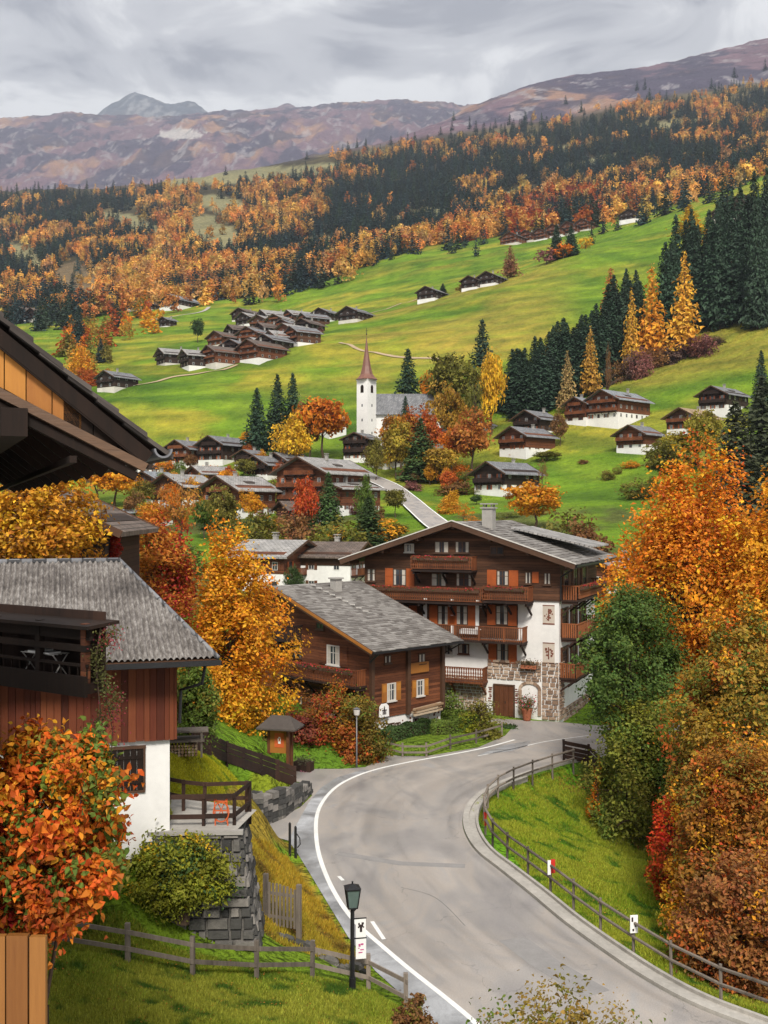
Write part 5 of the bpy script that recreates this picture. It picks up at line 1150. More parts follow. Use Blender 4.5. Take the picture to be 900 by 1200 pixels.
for o, u, n in (((0, -h_), (1, 0), (0, -1)), ((h_, 0), (0, 1), (1, 0)), ((-h_, 0), (0, -1), (-1, 0)), ((0, h_), (-1, 0), (0, 1))):
    m = MB()
    def pt(s, t, z): return (o[0] + u[0] * s + n[0] * t, o[1] + u[1] * s + n[1] * t, z)
    pr = [(-.6, zt_ - 4.2), (.6, zt_ - 4.2), (.6, zt_ - 2.4), (.42, zt_ - 1.95), (0, zt_ - 1.75), (-.42, zt_ - 1.95), (-.6, zt_ - 2.4)]
    i = 0; m.v += [pt(a, -.1, b) for a, b in pr] + [pt(a, .04, b) for a, b in pr]; k = len(pr); m.f += [tuple(range(k))[::-1], tuple(range(k, 2 * k))] + [(j, (j + 1) % k, k + (j + 1) % k, k + j) for j in range(k)]
    m.build('belfry_opening', 'near_dark', tw)
    for zz in (zt_ - 8.5, zt_ - 13, zt_ - 17): m = MB(); m.hexa([pt(-.22, -.1, zz), pt(.22, -.1, zz), pt(.22, .03, zz), pt(-.22, .03, zz), pt(-.22, -.1, zz + .8), pt(.22, -.1, zz + .8), pt(.22, .03, zz + .8), pt(-.22, .03, zz + .8)]); m.build('window', 'glass', tw)
# nave runs behind and to the side of the tower
nv = bpy.data.objects.new('nave', None); 
nl = 21.0; nw_ = 5.4
zr1 = CZ + (600 - 460) / F * 334 - cz0; ze1 = CZ + (600 - 486) / F * 334 - cz0
ang = R(-38)
def loc2(px, Y): x = (px - 450) / F * Y - cx_; y = Y - cy_; return (x * math.cos(-ang) - y * math.sin(-ang), x * math.sin(-ang) + y * math.cos(-ang))
A_ = loc2(440, 331); B_ = loc2(517, 331); A2 = loc2(434, 337); B2 = loc2(509, 337); A3 = loc2(434, 344); B3 = loc2(509, 344)
m = MB(); zc = ze1
def pr3(p, z): return (p[0], p[1], z)
m.hexa([pr3(A_, -3), pr3(B_, -3), pr3(B3, -3), pr3(A3, -3), pr3(A_, ze1), pr3(B_, ze1), pr3(B3, ze1), pr3(A3, ze1)]); nvb = m.build('nave', 'plaster', ch_)
m = MB(); A0 = loc2(437, 330); B0 = loc2(520, 330); A4 = loc2(432, 345.5); B4 = loc2(512, 345.5); Ar = loc2(441, 337.5); Br = loc2(510, 337.5)
m.v += [pr3(A0, ze1 - .3), pr3(B0, ze1 - .3), pr3(Br, zr1), pr3(Ar, zr1), pr3(A4, ze1 - .3), pr3(B4, ze1 - .3)]
m.f += [(0, 1, 2, 3), (4, 3, 2, 5), (1, 5, 2), (0, 3, 4), (0, 4, 5, 1)]; m.build('nave_roof', 'roof_slate', nvb)
dvx = Vector(B_) - Vector(A_); dvx.normalize(); nn = (dvx.y, -dvx.x)
for q in (3.0, 7.5, 12, 16.5):
    m = MB(); o = Vector(A_) + dvx * q
    def pt(s, t, z): return (o.x + dvx.x * s + nn[0] * t, o.y + dvx.y * s + nn[1] * t, z)
    m.hexa([pt(-.5, -.1, ze1 - 4), pt(.5, -.1, ze1 - 4), pt(.5, .05, ze1 - 4), pt(-.5, .05, ze1 - 4), pt(-.5, -.1, ze1 - 1.6), pt(.5, -.1, ze1 - 1.6), pt(.5, .05, ze1 - 1.6), pt(-.5, .05, ze1 - 1.6)]); m.build('window', 'glass', nvb)
m = MB(); m.box(Br[0] - .5, Br[0] + .5, Br[1] - .5, Br[1] + .5, zr1 - 1, zr1 + 1.0); m.build('chimney', 'chimney', nvb)

# ================================================================ village
G_ = 'chalets of the village'
chalet('white and timber double house with a grey roof, behind the broad shingle roofed chalet', 323, 692, 152, 66, 10.5, 8.5, 5.6, 3.9, 'roof_grey', 'log_red', .36, .9, 2, G_, storeys=2)
chalet('white house with brown gable joined on beside the white and timber double house', 394, 692, 150, 72, 9, 7.4, 5.6, 5.2, 'roof_brown', 'log_brown', .36, .9, 2, G_, storeys=2)
chalet('wide log chalet with a long grey roof above the red leaved tree', 380, 598, 232, -32, 12.5, 17, 8.8, 2.8, 'roof_grey', 'log_red', .48, 1.5, 2, G_, skylight=True)
chalet('low log chalet with a bright dormer, in front of the wide log chalet', 402, 600, 218, -40, 10, 11.5, 5.6, 2.2, 'roof_grey', 'log_red', .3, 1.2, 2, G_, skylight=True)
chalet('brown chalet with stone footing beside the golden tree, beyond the white double house', 280, 604, 232, -38, 11, 11, 6.2, 2.4, 'roof_grey', 'log_red', .48, 1.4, 2, G_, skylight=True)
chalet('plain grey roofed chalet partly hidden by a copper tree', 215, 592, 245, -36, 10.5, 10, 5, 2, 'roof_grey', 'log_brown', .48, 1.2, 2, G_)
chalet('small dark chalet with a shallow roof touching the wide log chalet', 312, 560, 268, -35, 8, 8, 4, 1.5, 'roof_slate', 'log_dark', .52, 1.0, 2, G_)
chalet('brown chalet with a white footing at the foot of the meadow, next to the lane', 222, 546, 345, -30, 10, 12, 5.6, 2.2, 'roof_slate', 'log_red', .52, 1.2, 2, G_)
chalet('dark chalet with a long slate roof just above the village lane', 262, 542, 350, -30, 10, 13.5, 5.8, 1.2, 'roof_slate', 'log_dark', .52, 1.2, 2, G_)
chalet('small square house with a white lower storey and dark upper storey under a pale roof', 166, 558, 330, -60, 8, 8.5, 5.6, 2.7, 'roof_blue', 'log_dark', .3, .8, 2, G_, bals=False)
chalet('small house half hidden by bare bushes below the near eave', 120, 558, 325, -60, 8, 9, 4, 2.4, 'roof_grey', 'log_dark', .3, .8, 2, G_, bals=False)
chalet('tall narrow dark chalet with two balconies below the church tower', 424, 540, 296, -28, 7.6, 7, 6.8, 2.2, 'roof_slate', 'log_dark', .42, 1.0, 2, G_)
chalet('dark chalet on a stone terrace above the lone golden tree', 594, 577, 258, -46, 9.5, 13, 5.2, 2.6, 'roof_slate', 'log_dark', .52, 1.3, 2, G_)
chalet('chalet with a white base directly uphill of the chalet on the stone terrace', 618, 530, 288, -46, 9, 12.5, 4.8, 1.6, 'roof_slate', 'log_red', .52, 1.2, 2, G_)
chalet('dark roofed chalet at the foot of the tall spruces', 628, 508, 312, -42, 9, 9.5, 4.6, 1.2, 'roof_slate', 'log_dark', .52, 1.2, 2, G_)
chalet('chalet with white ground floor beside the tall spruces, joined to the widest hillside chalet', 683, 496, 334, -44, 7.5, 8, 6.2, 2.2, 'roof_blue', 'log_red', .52, 1.1, 2, G_)
chalet('widest hillside chalet with a blue grey roof and white lower storeys', 725, 494, 324, -46, 11, 17, 6.6, 3.0, 'roof_blue', 'log_red', .52, 1.3, 2, G_, skylight=True)
chalet('small red brown chalet alone on the bright green slope', 749, 528, 288, -44, 8.5, 9, 4.8, 2.2, 'roof_slate', 'log_red', .52, 1.2, 2, G_)
chalet('chalet with a tan roof behind a yellow green tree', 812, 506, 305, -46, 9, 13, 4.4, 1.2, 'roof_tan', 'log_brown', .52, 1.2, 2, G_)
chalet('dark chalet with white base highest on the dry slope', 848, 483, 322, -46, 9, 13, 5.4, 2.4, 'roof_slate', 'log_dark', .52, 1.2, 2, G_, skylight=True)
chalet('low grey slate roof showing between the large chalet and the big orange tree', 716, 688, 125, -35, 7.5, 7.5, 2.4, 1.2, 'roof_blue', 'log_red', .42, .8, 2, G_, bals=False)
chalet('pale house front glimpsed behind the copper tree next to the church', 389, 510, 338, -60, 8, 6, 5.2, 5.0, 'roof_tan', 'log_brown', .5, .6, 2, G_, bals=False)
chalet('low house with a red wall peeping out below the church nave', 520, 524, 300, -35, 8, 8, 3.4, 1.6, 'roof_slate', 'log_red', .52, 1.0, 2, G_)
chalet('grey barn roof among yellow trees behind the dark board house', 176, 616, 190, 70, 8, 7, 3.2, 2.0, 'roof_blue', 'log_dark', .3, .6, 2, G_, bals=False)
chalet('low outbuilding beside the tall spruces behind the terrace chalet', 563, 505, 330, -60, 6, 7, 2.6, 1.4, 'roof_slate', 'plaster_old', .3, .6, 1, G_, bals=False)
chalet('small brown chalet with a pale roof between the lane chalets and the stone footed one', 246, 573, 285, -48, 8, 9.5, 4.4, 1.8, 'roof_grey', 'log_red', .48, 1.0, 2, G_)
chalet('little dark chalet on the grassy knoll beside the yellow maple', 296, 548, 312, -30, 7, 8, 3.8, 1.4, 'roof_slate', 'log_dark', .46, 1.0, 2, G_)
chalet('long low house with a brown roof beside the village road, below the golden trees', 458, 546, 318, -50, 8, 11, 4.2, 2.0, 'roof_brown', 'log_brown', .46, 1.0, 2, G_)
chalet('dark roofed chalet tucked between the wide log chalet and the lane', 338, 556, 285, -40, 8, 9, 4.2, 1.6, 'roof_slate', 'log_dark', .5, 1.0, 2, G_)
chalet('small house with pale roof on the bank beside the plain grey roofed chalet', 182, 580, 262, -30, 8, 8, 4.4, 2.2, 'roof_blue', 'log_brown', .45, .9, 2, G_)
chalet('brown shed like chalet above the white double house', 352, 612, 196, -60, 6, 7, 3.2, 1.4, 'roof_brown', 'log_brown', .45, .8, 2, G_, bals=False)
# hamlet across the meadow
HAM = 'chalets of the far hamlet'
hl = [(265, 407, 515, 10, 'single chalet set apart at the near corner of the far hamlet'), (203, 428, 470, 9.5, 'dark chalet with a white base, first of the row below the far hamlet'), (231, 428, 474, 10, 'dark chalet second in the row below the far hamlet'),
      (262, 425, 478, 10.5, 'red brown chalet third in the row below the far hamlet'), (308, 421, 482, 13, 'largest chalet at the lower rim of the far hamlet'), (300, 404, 515, 11, 'chalet at the grassy near side of the far hamlet'),
      (334, 405, 512, 12, 'chalet with an orange lit gable in the middle of the far hamlet'), (356, 402, 520, 11, 'chalet where the far hamlet meets the near meadow crest'), (322, 378, 590, 13, 'long dark chalet at the upper rim of the far hamlet'),
      (350, 378, 592, 12, 'chalet at the upper end of the far hamlet nearest the grassy slope'), (295, 380, 588, 10, 'low brown chalet at the upper rim by the track'), (318, 395, 545, 10, 'chalet wedged in the inner row of the far hamlet'),
      (340, 392, 552, 10, 'chalet behind the orange lit gable'), (362, 391, 560, 10, 'last chalet of the inner row before the meadow'), (305, 413, 498, 8, 'small roof squeezed above the largest chalet'), (330, 386, 572, 9, 'small roof between the upper rim and the inner row'), (282, 416, 496, 11, 'chalet between the single corner chalet and the largest one'), (286, 398, 530, 10, 'chalet behind the single corner chalet'),
      (322, 410, 500, 10, 'dark roof just uphill of the largest chalet of the hamlet'), (347, 397, 535, 11, 'dark chalet uphill of the orange lit gable, towards the crest'), (310, 386, 566, 10, 'chalet below the long dark one of the upper rim'), (366, 384, 580, 10, 'outermost dark roof of the hamlet towards the open meadow')]
for k, (px, py, Y, w, lb) in enumerate(hl): w *= 1.1; chalet(lb, px + random.uniform(-2, 2), py + 1 + random.uniform(-2, 2), Y, random.uniform(-62, -18), w, w * random.uniform(1.0, 1.35), random.uniform(4.6, 6.0), random.uniform(.9, 1.7), random.choice(('roof_slate', 'roof_grey', 'roof_brown')), random.choice(('log_dark', 'log_red', 'log_brown')), .5, 1.3, 1, HAM)
FARM = 'farmhouses scattered over the meadows'
for px, Y, w, lb, rf_ in [(138, 440, 10.5, 'lone dark farmhouse with a white base beside the rust coloured bushes', 'roof_slate'), (384, 640, 13, 'lone farmhouse in the middle of the far meadow, above the hamlet', 'roof_slate'), (417, 585, 12.5, 'red brown farmhouse with white base on the meadow crest beyond the hamlet', 'roof_slate'),
                          (507, 625, 12, 'low grey roofed farmhouse with a small spruce behind it on the crest', 'roof_slate'), (577, 610, 11, 'farmhouse with a white base on the crest between two bare larches', 'roof_slate'), (556, 612, 10, 'lower brown wing standing beside the crest farmhouse with the white base', 'roof_brown'),
                          (169, 850, 17, 'dark farmhouse at the forest edge beyond the green field', 'roof_brown'), (213, 840, 22, 'long barn with a pale roof at the forest edge', 'roof_blue'), (197, 690, 7, 'tiny dark hut in the green field with a track beside it', 'roof_slate'),
                          (290, 700, 13, 'low barn with a tan roof by the farm track above the hamlet', 'roof_brown'), (880, 640, 34, 'long brown farm building on the upper meadow behind the spruces', 'roof_tan'), (742, 860, 16, 'low white shed on the upper meadow edge', 'roof_blue')]:
    chalet(lb, px, None, Y, -35, w, w * 1.2, 5, 1.3, rf_, 'log_dark', .48, 1.2, 1, FARM)
FH = 'farmhouses of the row under the rust coloured trees'
for px, Y, w, lb in [(604, 900, 17, 'white based farmhouse starting the row at the top of the far meadow'), (622, 905, 14, 'low brown roof second in the row under the rust trees'), (638, 900, 15, 'brown farmhouse third in the row under the rust trees'), (655, 898, 17, 'white fronted farmhouse mid row under the rust trees'),
                     (672, 896, 17, 'farmhouse with a broad pale roof in the row under the rust trees'), (688, 893, 15, 'farmhouse nearly swallowed by orange trees ending the row')]: chalet(lb, px, None, Y, -40, w, w * 1.2, 6.5, 1.6, 'roof_slate', 'log_red', .5, 1.3, 1, FH, sink=3, zb=ground((px - 450) / F * Y, Y) - 2.2)
FL = 'buildings of the hamlet at the foot of the dark wood'
for px, Y, w, lb in [(36, 850, 15, 'pale sided barn of the woodland hamlet'), (50, 820, 16, 'dark roofed farmhouse in front of the white house of the woodland hamlet'), (62, 860, 16, 'white house with brown roof in the woodland hamlet'), (72, 840, 12, 'small shed closing the woodland hamlet')]:
    chalet(lb, px, None, Y, -40, w, w * 1.2, 6, 4, random.choice(('roof_slate', 'roof_brown')), 'log_dark', .52, 1.3, 1, FL, sink=6)

# ================================================================ near trees
hero_tree('maple_tree', 'maple with glowing orange yellow leaves between the barn and the noticeboard', 'maple tree', 278, 61, 636, 872, 128, 'amber', 430, 60, .22, 'egg', .13, .35, seed=3, trunk_r=.2, accents=[('orange', 60, None), ('yellow', 40, None)], trunk_px=262, lobes=12)
hero_tree('cherry_tree', 'tree turning from red to amber behind the barn roof, beside the orange yellow maple', 'cherry tree', 178, 58, 600, 780, 98, (.42, .15, .02), 260, 52, .19, 'egg', .14, .35, seed=4, accents=[('red', 45, lambda c: c[:, 0] > .3), ('rust', 40, None)], lobes=10)
hero_tree('maple_tree', 'small crimson maple beside the curtained window of the dark board house', 'maple tree', 133, 46, 628, 668, 22, 'red', 40, 50, .12, 'round', .2, .3, seed=5, base=8)
hero_tree('beech_tree', 'yellow brown beech with dark gaps over the barn ridge, under the near eave', 'beech tree', 38, 41, 552, 720, 150, (.48, .22, .02), 260, 44, .20, 'round', .13, .35, seed=6, accents=[('yellow', 40, None), ('brown', 30, None)], lobes=10)
hero_tree('elder_tree', 'dark green elder beside the barn corner under the orange yellow maple', 'elder tree', 222, 47, 770, 885, 66, 'green', 120, 46, .18, 'round', .17, .3, seed=7, accents=[('olive', 20, None)])
hero_tree('maple_tree', 'tallest bright orange maple beside the large chalet', 'maple tree', 805, 64, 545, 838, 185, 'orange', 560, 64, .25, 'egg', .115, .3, seed=8, trunk_r=.28, accents=[('amber', 110, None), ('yellow', 40, None), ('rust', 40, None)], lobes=14)
hero_tree('maple_tree', 'orange maple at the picture edge leaning against the tallest bright maple', 'maple tree', 908, 60, 572, 840, 130, 'amber', 360, 60, .25, 'egg', .13, .3, seed=9, trunk_r=.25, accents=[('orange', 110, None)], lobes=12)
hero_tree('yew_tree', 'dense dark green yew in front of the side wall of the large chalet', 'yew tree', 742, 58, 694, 862, 118, (.075, .125, .025), 340, 62, .19, 'egg', .13, .3, seed=10, trunk_r=.2, accents=[('green', 60, None)], lobes=12)
hero_tree('hazel_bush', 'yellow green hazel bush at the end of the guard rail below the dark yew', 'hazel bush', 748, 56, 826, 960, 100, (.19, .20, .03), 240, 56, .20, 'round', .14, .3, seed=11, accents=[('olive', 50, None), ('green', 40, None), ('lime', 20, None)], lobes=10)
hero_tree('hornbeam_tree', 'tree with mixed green and dull orange leaves below the bright orange maples', 'hornbeam tree', 866, 46, 735, 960, 160, (.30, .19, .025), 420, 60, .19, 'round', .12, .3, seed=12, accents=[('olive', 90, None), ('rust', 70, None), ('amber', 60, None), ('green', 50, None)], lobes=14)
hero_tree('chestnut_tree', 'rust and green chestnut overhanging the foot of the green slope', 'chestnut tree', 878, 40, 878, 1080, 150, (.30, .13, .02), 420, 60, .16, 'round', .12, .3, seed=13, accents=[('rust', 90, None), ('olive', 80, None), ('amber', 50, None)], lobes=14)
hero_tree('beech_tree', 'maroon brown beech low beside the guard rail where the road leaves the picture', 'beech tree', 872, 35.5, 1005, 1165, 145, (.30, .12, .035), 380, 60, .15, 'round', .13, .3, seed=14, accents=[('rust', 60, None), ('brown', 80, None), ('amber', 30, None)], lobes=12)
hero_tree('sumac_bush', 'vivid scarlet and amber sumac at the edge of the green slope', 'sumac bush', 786, 46, 934, 1060, 50, (.62, .08, .02), 110, 50, .14, 'round', .17, .3, seed=15, accents=[('amber', 40, lambda c: c[:, 2] < 0), ('olive', 20, lambda c: c[:, 2] < 0)])
hero_tree('maple_sapling', 'yellow orange sapling beneath the scarlet sumac', 'sapling', 800, 41, 995, 1060, 48, 'amber', 60, 44, .14, 'round', .2, .3, seed=16, accents=[('lime', 12, None), ('rust', 12, None)])
hero_tree('hazel_bush', 'dark green hazel filling the hollow between the yew and the hornbeam', 'hazel bush', 815, 53, 850, 990, 80, 'green', 200, 50, .18, 'round', .16, .3, seed=17, accents=[('dgreen', 40, None)])
hero_tree('barberry_bush', 'little orange barberry by the last post of the guard rail', 'barberry bush', 697, 57, 897, 917, 18, 'orange', 26, 44, .11, 'spread', .25, .3, seed=18)
hero_tree('cherry_tree', 'tall tree of orange red leaves rising over the board fence', 'cherry tree', 34, 9.2, 868, 1112, 205, (.55, .14, .015), 210, 66, .064, 'round', .13, .35, seed=27, trunk_px=-25, trunk_r=.05, dy=.8, accents=[('amber', 50, lambda c: c[:, 2] > .1), ('green', 42, lambda c: c[:, 2] > -.5), ('red', 14, lambda c: (c[:, 0] < 0)), ('olive', 25, None), ('rust', 40, lambda c: c[:, 2] < .2)], lobes=12, asp=.62)
hero_tree('shrub', 'yellow flowered shrub growing against the dark retaining wall', 'shrub', 213, 31.5, 982, 1064, 112, (.22, .23, .025), 190, 50, .11, 'spread', .16, .25, seed=20, dy=.6, base=2.5, accents=[('lime', 60, None), ('yellow', 14, None), ('dgreen', 30, None)])
for k, (px, Y, top, bot, w, hue, lb, ac) in enumerate([
    (372, 63, 812, 885, 70, (.26, .10, .02), 'rusty mixed bush behind the small tiled roof of the noticeboard', [('red', 30, None), ('brown', 20, None)]), (398, 63, 806, 884, 78, (.34, .17, .02), 'broad yellow orange bush in front of the log chalet', [('olive', 25, lambda c: c[:, 2] > 0), ('rust', 20, None)]),
    (432, 62, 822, 888, 50, (.17, .12, .02), 'olive bush at the corner of the log chalet behind the thin street lamp', [('green', 20, None), ('rust', 20, lambda c: c[:, 2] < 0)]), (350, 62, 838, 888, 46, (.20, .05, .03), 'dark red bush beside the noticeboard', None),
    (318, 61, 852, 884, 50, (.11, .11, .02), 'low green bush under the orange yellow maple beside the noticeboard', None), (414, 61.5, 850, 892, 34, (.33, .10, .02), 'orange bush right behind the thin street lamp', None)]):
    hero_tree('garden_bush', lb, 'garden bush', px, Y, top, bot, w, hue, 90, 44, .16, 'spread', .18, .25, seed=30 + k, accents=ac)
hero_tree('shrub', 'leafy shrub tips rising at the bottom of the picture beside the road', 'shrub', 655, 19, 1192, 1350, 270, (.26, .17, .035), 170, 60, .085, 'round', .12, .4, seed=40, accents=[('olive', 40, None), ('green', 30, None)], lobes=14)
hero_tree('shrub', 'low brown shrub where the white road line leaves the picture', 'shrub', 485, 29, 1168, 1215, 50, 'brown', 50, 30, .12, 'spread', .2, .3, seed=41, accents=[('olive', 12, None)])
# garden of the large chalet
for k, (px, Y, top, bot, w, hue, lb) in enumerate([(560, 70, 822, 858, 52, 'olive', 'loose green shrub in the garden before the stone ground floor'), (532, 71, 812, 848, 40, 'green', 'dark shrub in the garden against the brown balcony'), (592, 72, 850, 866, 26, 'dgreen', 'small dark bush beside the brown double door'),
                                                   (570, 68.5, 852, 868, 30, 'olive', 'low bush at the tip of the garden'), (545, 69, 838, 862, 30, 'lime', 'bright green bush in the garden behind the hedge')]):
    hero_tree('garden_bush', lb, 'garden bush', px, Y, top, bot, w, hue, 60, 40, .15, 'spread', .2, .25, seed=50 + k)
def hedge(label, a, b, wd, h, hue='dgreen', n=5200):
    (x0, y0), (x1, y1) = a, b; x, y = (x0 + x1) / 2, (y0 + y1) / 2; ang = math.atan2(y1 - y0, x1 - x0); l = math.hypot(x1 - x0, y1 - y0)
    t = thing('hedge', label, 'hedge', (x, y, ground(x, y) - .1), ang)
    c = rng.uniform(-1, 1, (n, 3)); k = rng.integers(0, 3, n); ii = np.arange(n); c[ii, k] = np.sign(c[ii, k]) * rng.uniform(.86, 1.03, n); c[:, 2] = np.abs(c[:, 2])
    c = c * [l / 2, wd / 2, h] + np.stack([0 * ii, 0 * ii, .08 * np.sin(c[:, 0] * l * 2)], 1); V, F_ = leaves(c, c / [l / 2, wd / 2, h] + rng.normal(size=c.shape) * .6, .13, .6, rng)
    q = mesh_np('foliage', V, F_, 'leaf', t); q.color = (*HUES[hue], 1); m = MB(); m.box(-l / 2 + .12, l / 2 - .12, -wd / 2 + .12, wd / 2 - .12, 0, h - .12); m.build('stems', 'bark', t); return t
hedge('clipped dark green hedge under the white base of the log chalet', P(449, 881), P(500, 869), .8, .8)
hedge('lower clipped hedge between the garden shrubs and the roadside fence', P(502, 870), P(555, 860), 1.0, .95, 'green')

# ================================================================ fences, walls, lamps
def rail_fence(name, label, pts, h, post, rails, mat='fence_wood', rr=.05, step=None, cat='fence', pr=.06, flat=True, tops=.08, lean=.03, kind=None):
    """posts at every point, rails between; pts are (x, y, z)"""
    c = Vector(pts[0]); t = thing(name, label, cat, c)
    P_ = [Vector(p) - c for p in pts]; hs = []
    for p in P_:
        m = MB(); d = Vector((random.uniform(-lean, lean), random.uniform(-lean, lean), 0))
        if flat: m.bar(p - Vector((0, 0, .4)), p + Vector((0, 0, h + tops)) + d, post, post)
        else: m.tube([p - Vector((0, 0, .4)), p + Vector((0, 0, h + tops)) + d], [post / 2, post / 2 * .9], 7)
        m.build('post', mat, t)
    for z in rails:
        m = MB()
        for a, b in zip(P_[:-1], P_[1:]):
            e = (b - a).normalized() * .05
            if flat: m.bar(a - e + Vector((0, -post * .6, z)), b + e + Vector((0, -post * .6, z + random.uniform(-.01, .01))), .04, rr * 2)
            else: m.tube([a - e + Vector((0, -post * .55, z)), b + e + Vector((0, -post * .55, z))], rr, 6)
        m.build('rail', mat, t)
    return t
def gp(px, py, z): x, y = P(px, py, z); return (x, y, z)
def gq(px, py, y0=10):   # where the sight line meets the ground
    h = hit(px, py, y0, 140); return h
# guard rail along the inside of the bend
gr = redge[8:]
gro = offset(gr, -1.0); acc = 0; pts = [gro[0]]; seg = 2.0
for a, b in zip(gro[:-1], gro[1:]):
    d = math.hypot(b[0] - a[0], b[1] - a[1])
    while acc + d >= seg: q = (seg - acc) / d; a = (a[0] + (b[0] - a[0]) * q, a[1] + (b[1] - a[1]) * q); pts.append(a); d = math.hypot(b[0] - a[0], b[1] - a[1]); acc = 0
    acc += d
pts = [p for p in pts if not (p[0] > P(682, 892)[0] and p[1] > 55)]
rail_fence('guard_rail', 'grey timber guard rail with two rails following the inside of the bend', [(x, y, -.05) for x, y in pts], 1.05, .11, (.52, 1.0), 'fence_wood', .055, cat='guard rail', flat=False, tops=.06)
RP = pts
t = rail_fence('board_railing', 'dark boarded railing closing the top end of the guard rail by the bushes', [(*P(661, 891), 0), (*P(690, 893), -.2), (*P(712, 912), -.4)], 1.15, .13, (.25, .5, .75, 1.05), 'rail_dark', .11, cat='railing')
def near_post(px, py): x, y = P(px, py); return min(RP, key=lambda p: math.hypot(p[0] - x, p[1] - y))
x, y = near_post(739, 1128); t = thing('notice_sign', 'white notice board with a few dark marks on the guard rail', 'sign', (x, y - .12, .55), R(8)); m = MB(); m.box(-.13, .13, -.02, .02, .08, .66); m.build('board', 'sign_white', t)
m = MB(); m.box(-.09, -.03, -.026, -.021, .45, .6); m.box(.02, .08, -.026, -.021, .28, .42); m.box(-.06, .0, -.026, -.021, .14, .22); m.build('marking', 'ink', t)
x, y = near_post(615, 1040); t = thing('reflector_sign', 'red and white panel fixed to the guard rail in the bend', 'sign', (x, y - .1, .5), R(8)); m = MB(); m.box(-.12, .0, -.02, .02, .1, .65); m.build('white_panel', 'sign_white', t); m = MB(); m.box(.01, .18, .0, .04, .15, .68); m.build('red_panel', 'red_paint', t)
x, y = near_post(556, 972); t = thing('reflector_post', 'slim red reflector strip on a guard rail post at the tip of the bend', 'reflector', (x, y - .1, .2)); m = MB(); m.box(-.05, .05, -.02, .02, 0, .5); m.box(-.07, .07, .021, .05, .45, .6); m.build('strip', 'red_paint', t)
# fence across the front lawn, down to the road
fp = [(-20, 1030), (60, 1040), (150, 1052), (226, 1082), (300, 1106), (365, 1128), (432, 1150), (476, 1172)]
def fpt(px, py, h): q = hit(px, py + h, 24, 60) or (0, 0, 0); return (q[0], q[1], q[2])
FP = [((px - 450) / F * Y, Y, ground((px - 450) / F * Y, Y)) for px, Y in ((-30, 31.5), (60, 29.6), (150, 29.5), (226, 29.8), (301, 30.5), (366, 31.5), (432, 32), (476, 31))]
rail_fence('pasture_fence', 'weathered two rail fence crossing the lawn towards the road, ending beside the lantern', FP, 1.0, .13, (.42, .88), 'fence_wood', .06, cat='fence', tops=.1)
# fence down the far side of the barn lawn
f2 = [hit(a, b, 34, 70) for a, b in ((226, 878), (246, 885), (266, 893), (286, 900), (306, 907), (326, 914), (346, 921))]
t = rail_fence('board_fence', 'dark close boarded fence running down behind the barn lawn to the road', [(a, b, c) for a, b, c in f2], .95, .14, (.12, .36, .62, .88), 'rail_dark', .11, cat='fence', tops=.05)
# roadside fence in front of the hedges
f3 = [P(q, w) for q, w in ((446, 884), (472, 887), (500, 887), (528, 879), (558, 872), (588, 862))]
rail_fence('roadside_fence', 'low weathered fence along the pavement in front of the clipped hedges', [(a, b, ground(a, b)) for a, b in f3], .8, .11, (.32, .68), 'fence_wood', .055, cat='fence')
# terrace in front of the barn: wall, deck, railing
tz = 4.95
ta, tb, tc_, td = P(120, 975, tz), P(277, 973, tz), P(268, 950, tz), P(190, 930, tz)
wl = thing('retaining_wall', 'dark stone retaining wall with a battered corner holding up the barn terrace', 'wall', (tb[0], tb[1], 0), math.atan2(ta[1] - tb[1], ta[0] - tb[0]) + math.pi)
Lw = math.hypot(tb[0] - ta[0], tb[1] - ta[1]) + 5
m = MB(); m.hexa([(-Lw, -.05, .2), (.75, -.12, .2), (.75, 2.2, .2), (-Lw, 2.2, .2), (-Lw, .05, tz - .12), (.05, .05, tz - .12), (.05, 2.2, tz - .12), (-Lw, 2.2, tz - .12)]); m.build('core', 'rubble', wl)
def battered(par, x0, x1f, z0, z1, seed, yf, mat='rubble', side=False):
    rr = random.Random(seed); m = MB(); z = z0
    while z < z1 - .05:
        h = min(rr.uniform(.22, .40), z1 - z); xe = x1f(z); q = x0
        while q < xe - .05:
            w = min(rr.uniform(.25, .75), xe - q); 
            if xe - (q + w) < .18: w = xe - q
            t = rr.uniform(.04, .13); e = .02; j = lambda: rr.uniform(-.01, .01); f = yf(z)
            if side: pt = lambda a, d, zz: (x1f(zz) * 0 + side + (tz - zz) * .16 + d, a, zz)
            else: pt = lambda a, d, zz: (a, f - d, zz)
            m.hexa([pt(q + e, -.1, z + e), pt(q + w - e, -.1, z + e), pt(q + w - e - .02, t + j(), z + e + .02), pt(q + e + .02, t, z + e + .02 + j()), pt(q + e, -.1, z + h - e), pt(q + w - e, -.1, z + h - e), pt(q + w - e - .03 + j(), t * .85, z + h - e - .03), pt(q + e + .03, t * .9 + j(), z + h - e - .03)]); q += w
        z += h
    return m.build('stones', mat, par)
battered(wl, -Lw, lambda z: .05 + (tz - z) * .16, .5, tz - .12, 2, lambda z: .0 - (tz - z) * .03)
battered(wl, 0.0, lambda z: 2.2, .5, tz - .12, 3, lambda z: 0, side=.05)
tag(sheet('terrace', [(ta[0] - 5, ta[1] + .0), tb, (tb[0] + .35, tb[1] + 2.2), td, (td[0] - 1.2, td[1] + .3), (ta[0] - 5, ta[1] + 3)], tz, 'kerb'), kind='structure')
m = MB(); m.box(-Lw, .2, -.08, .14, tz - .118, tz - .002); m.build('coping', 'chimney', wl)
rp = [(ta[0] - 1.5, ta[1] - .1, tz), (*P(140, 970, tz), tz), (*P(190, 970, tz), tz), (*P(238, 969, tz), tz), (*P(274, 968, tz), tz), (tb[0] + .15, tb[1] + 1.9, tz)]
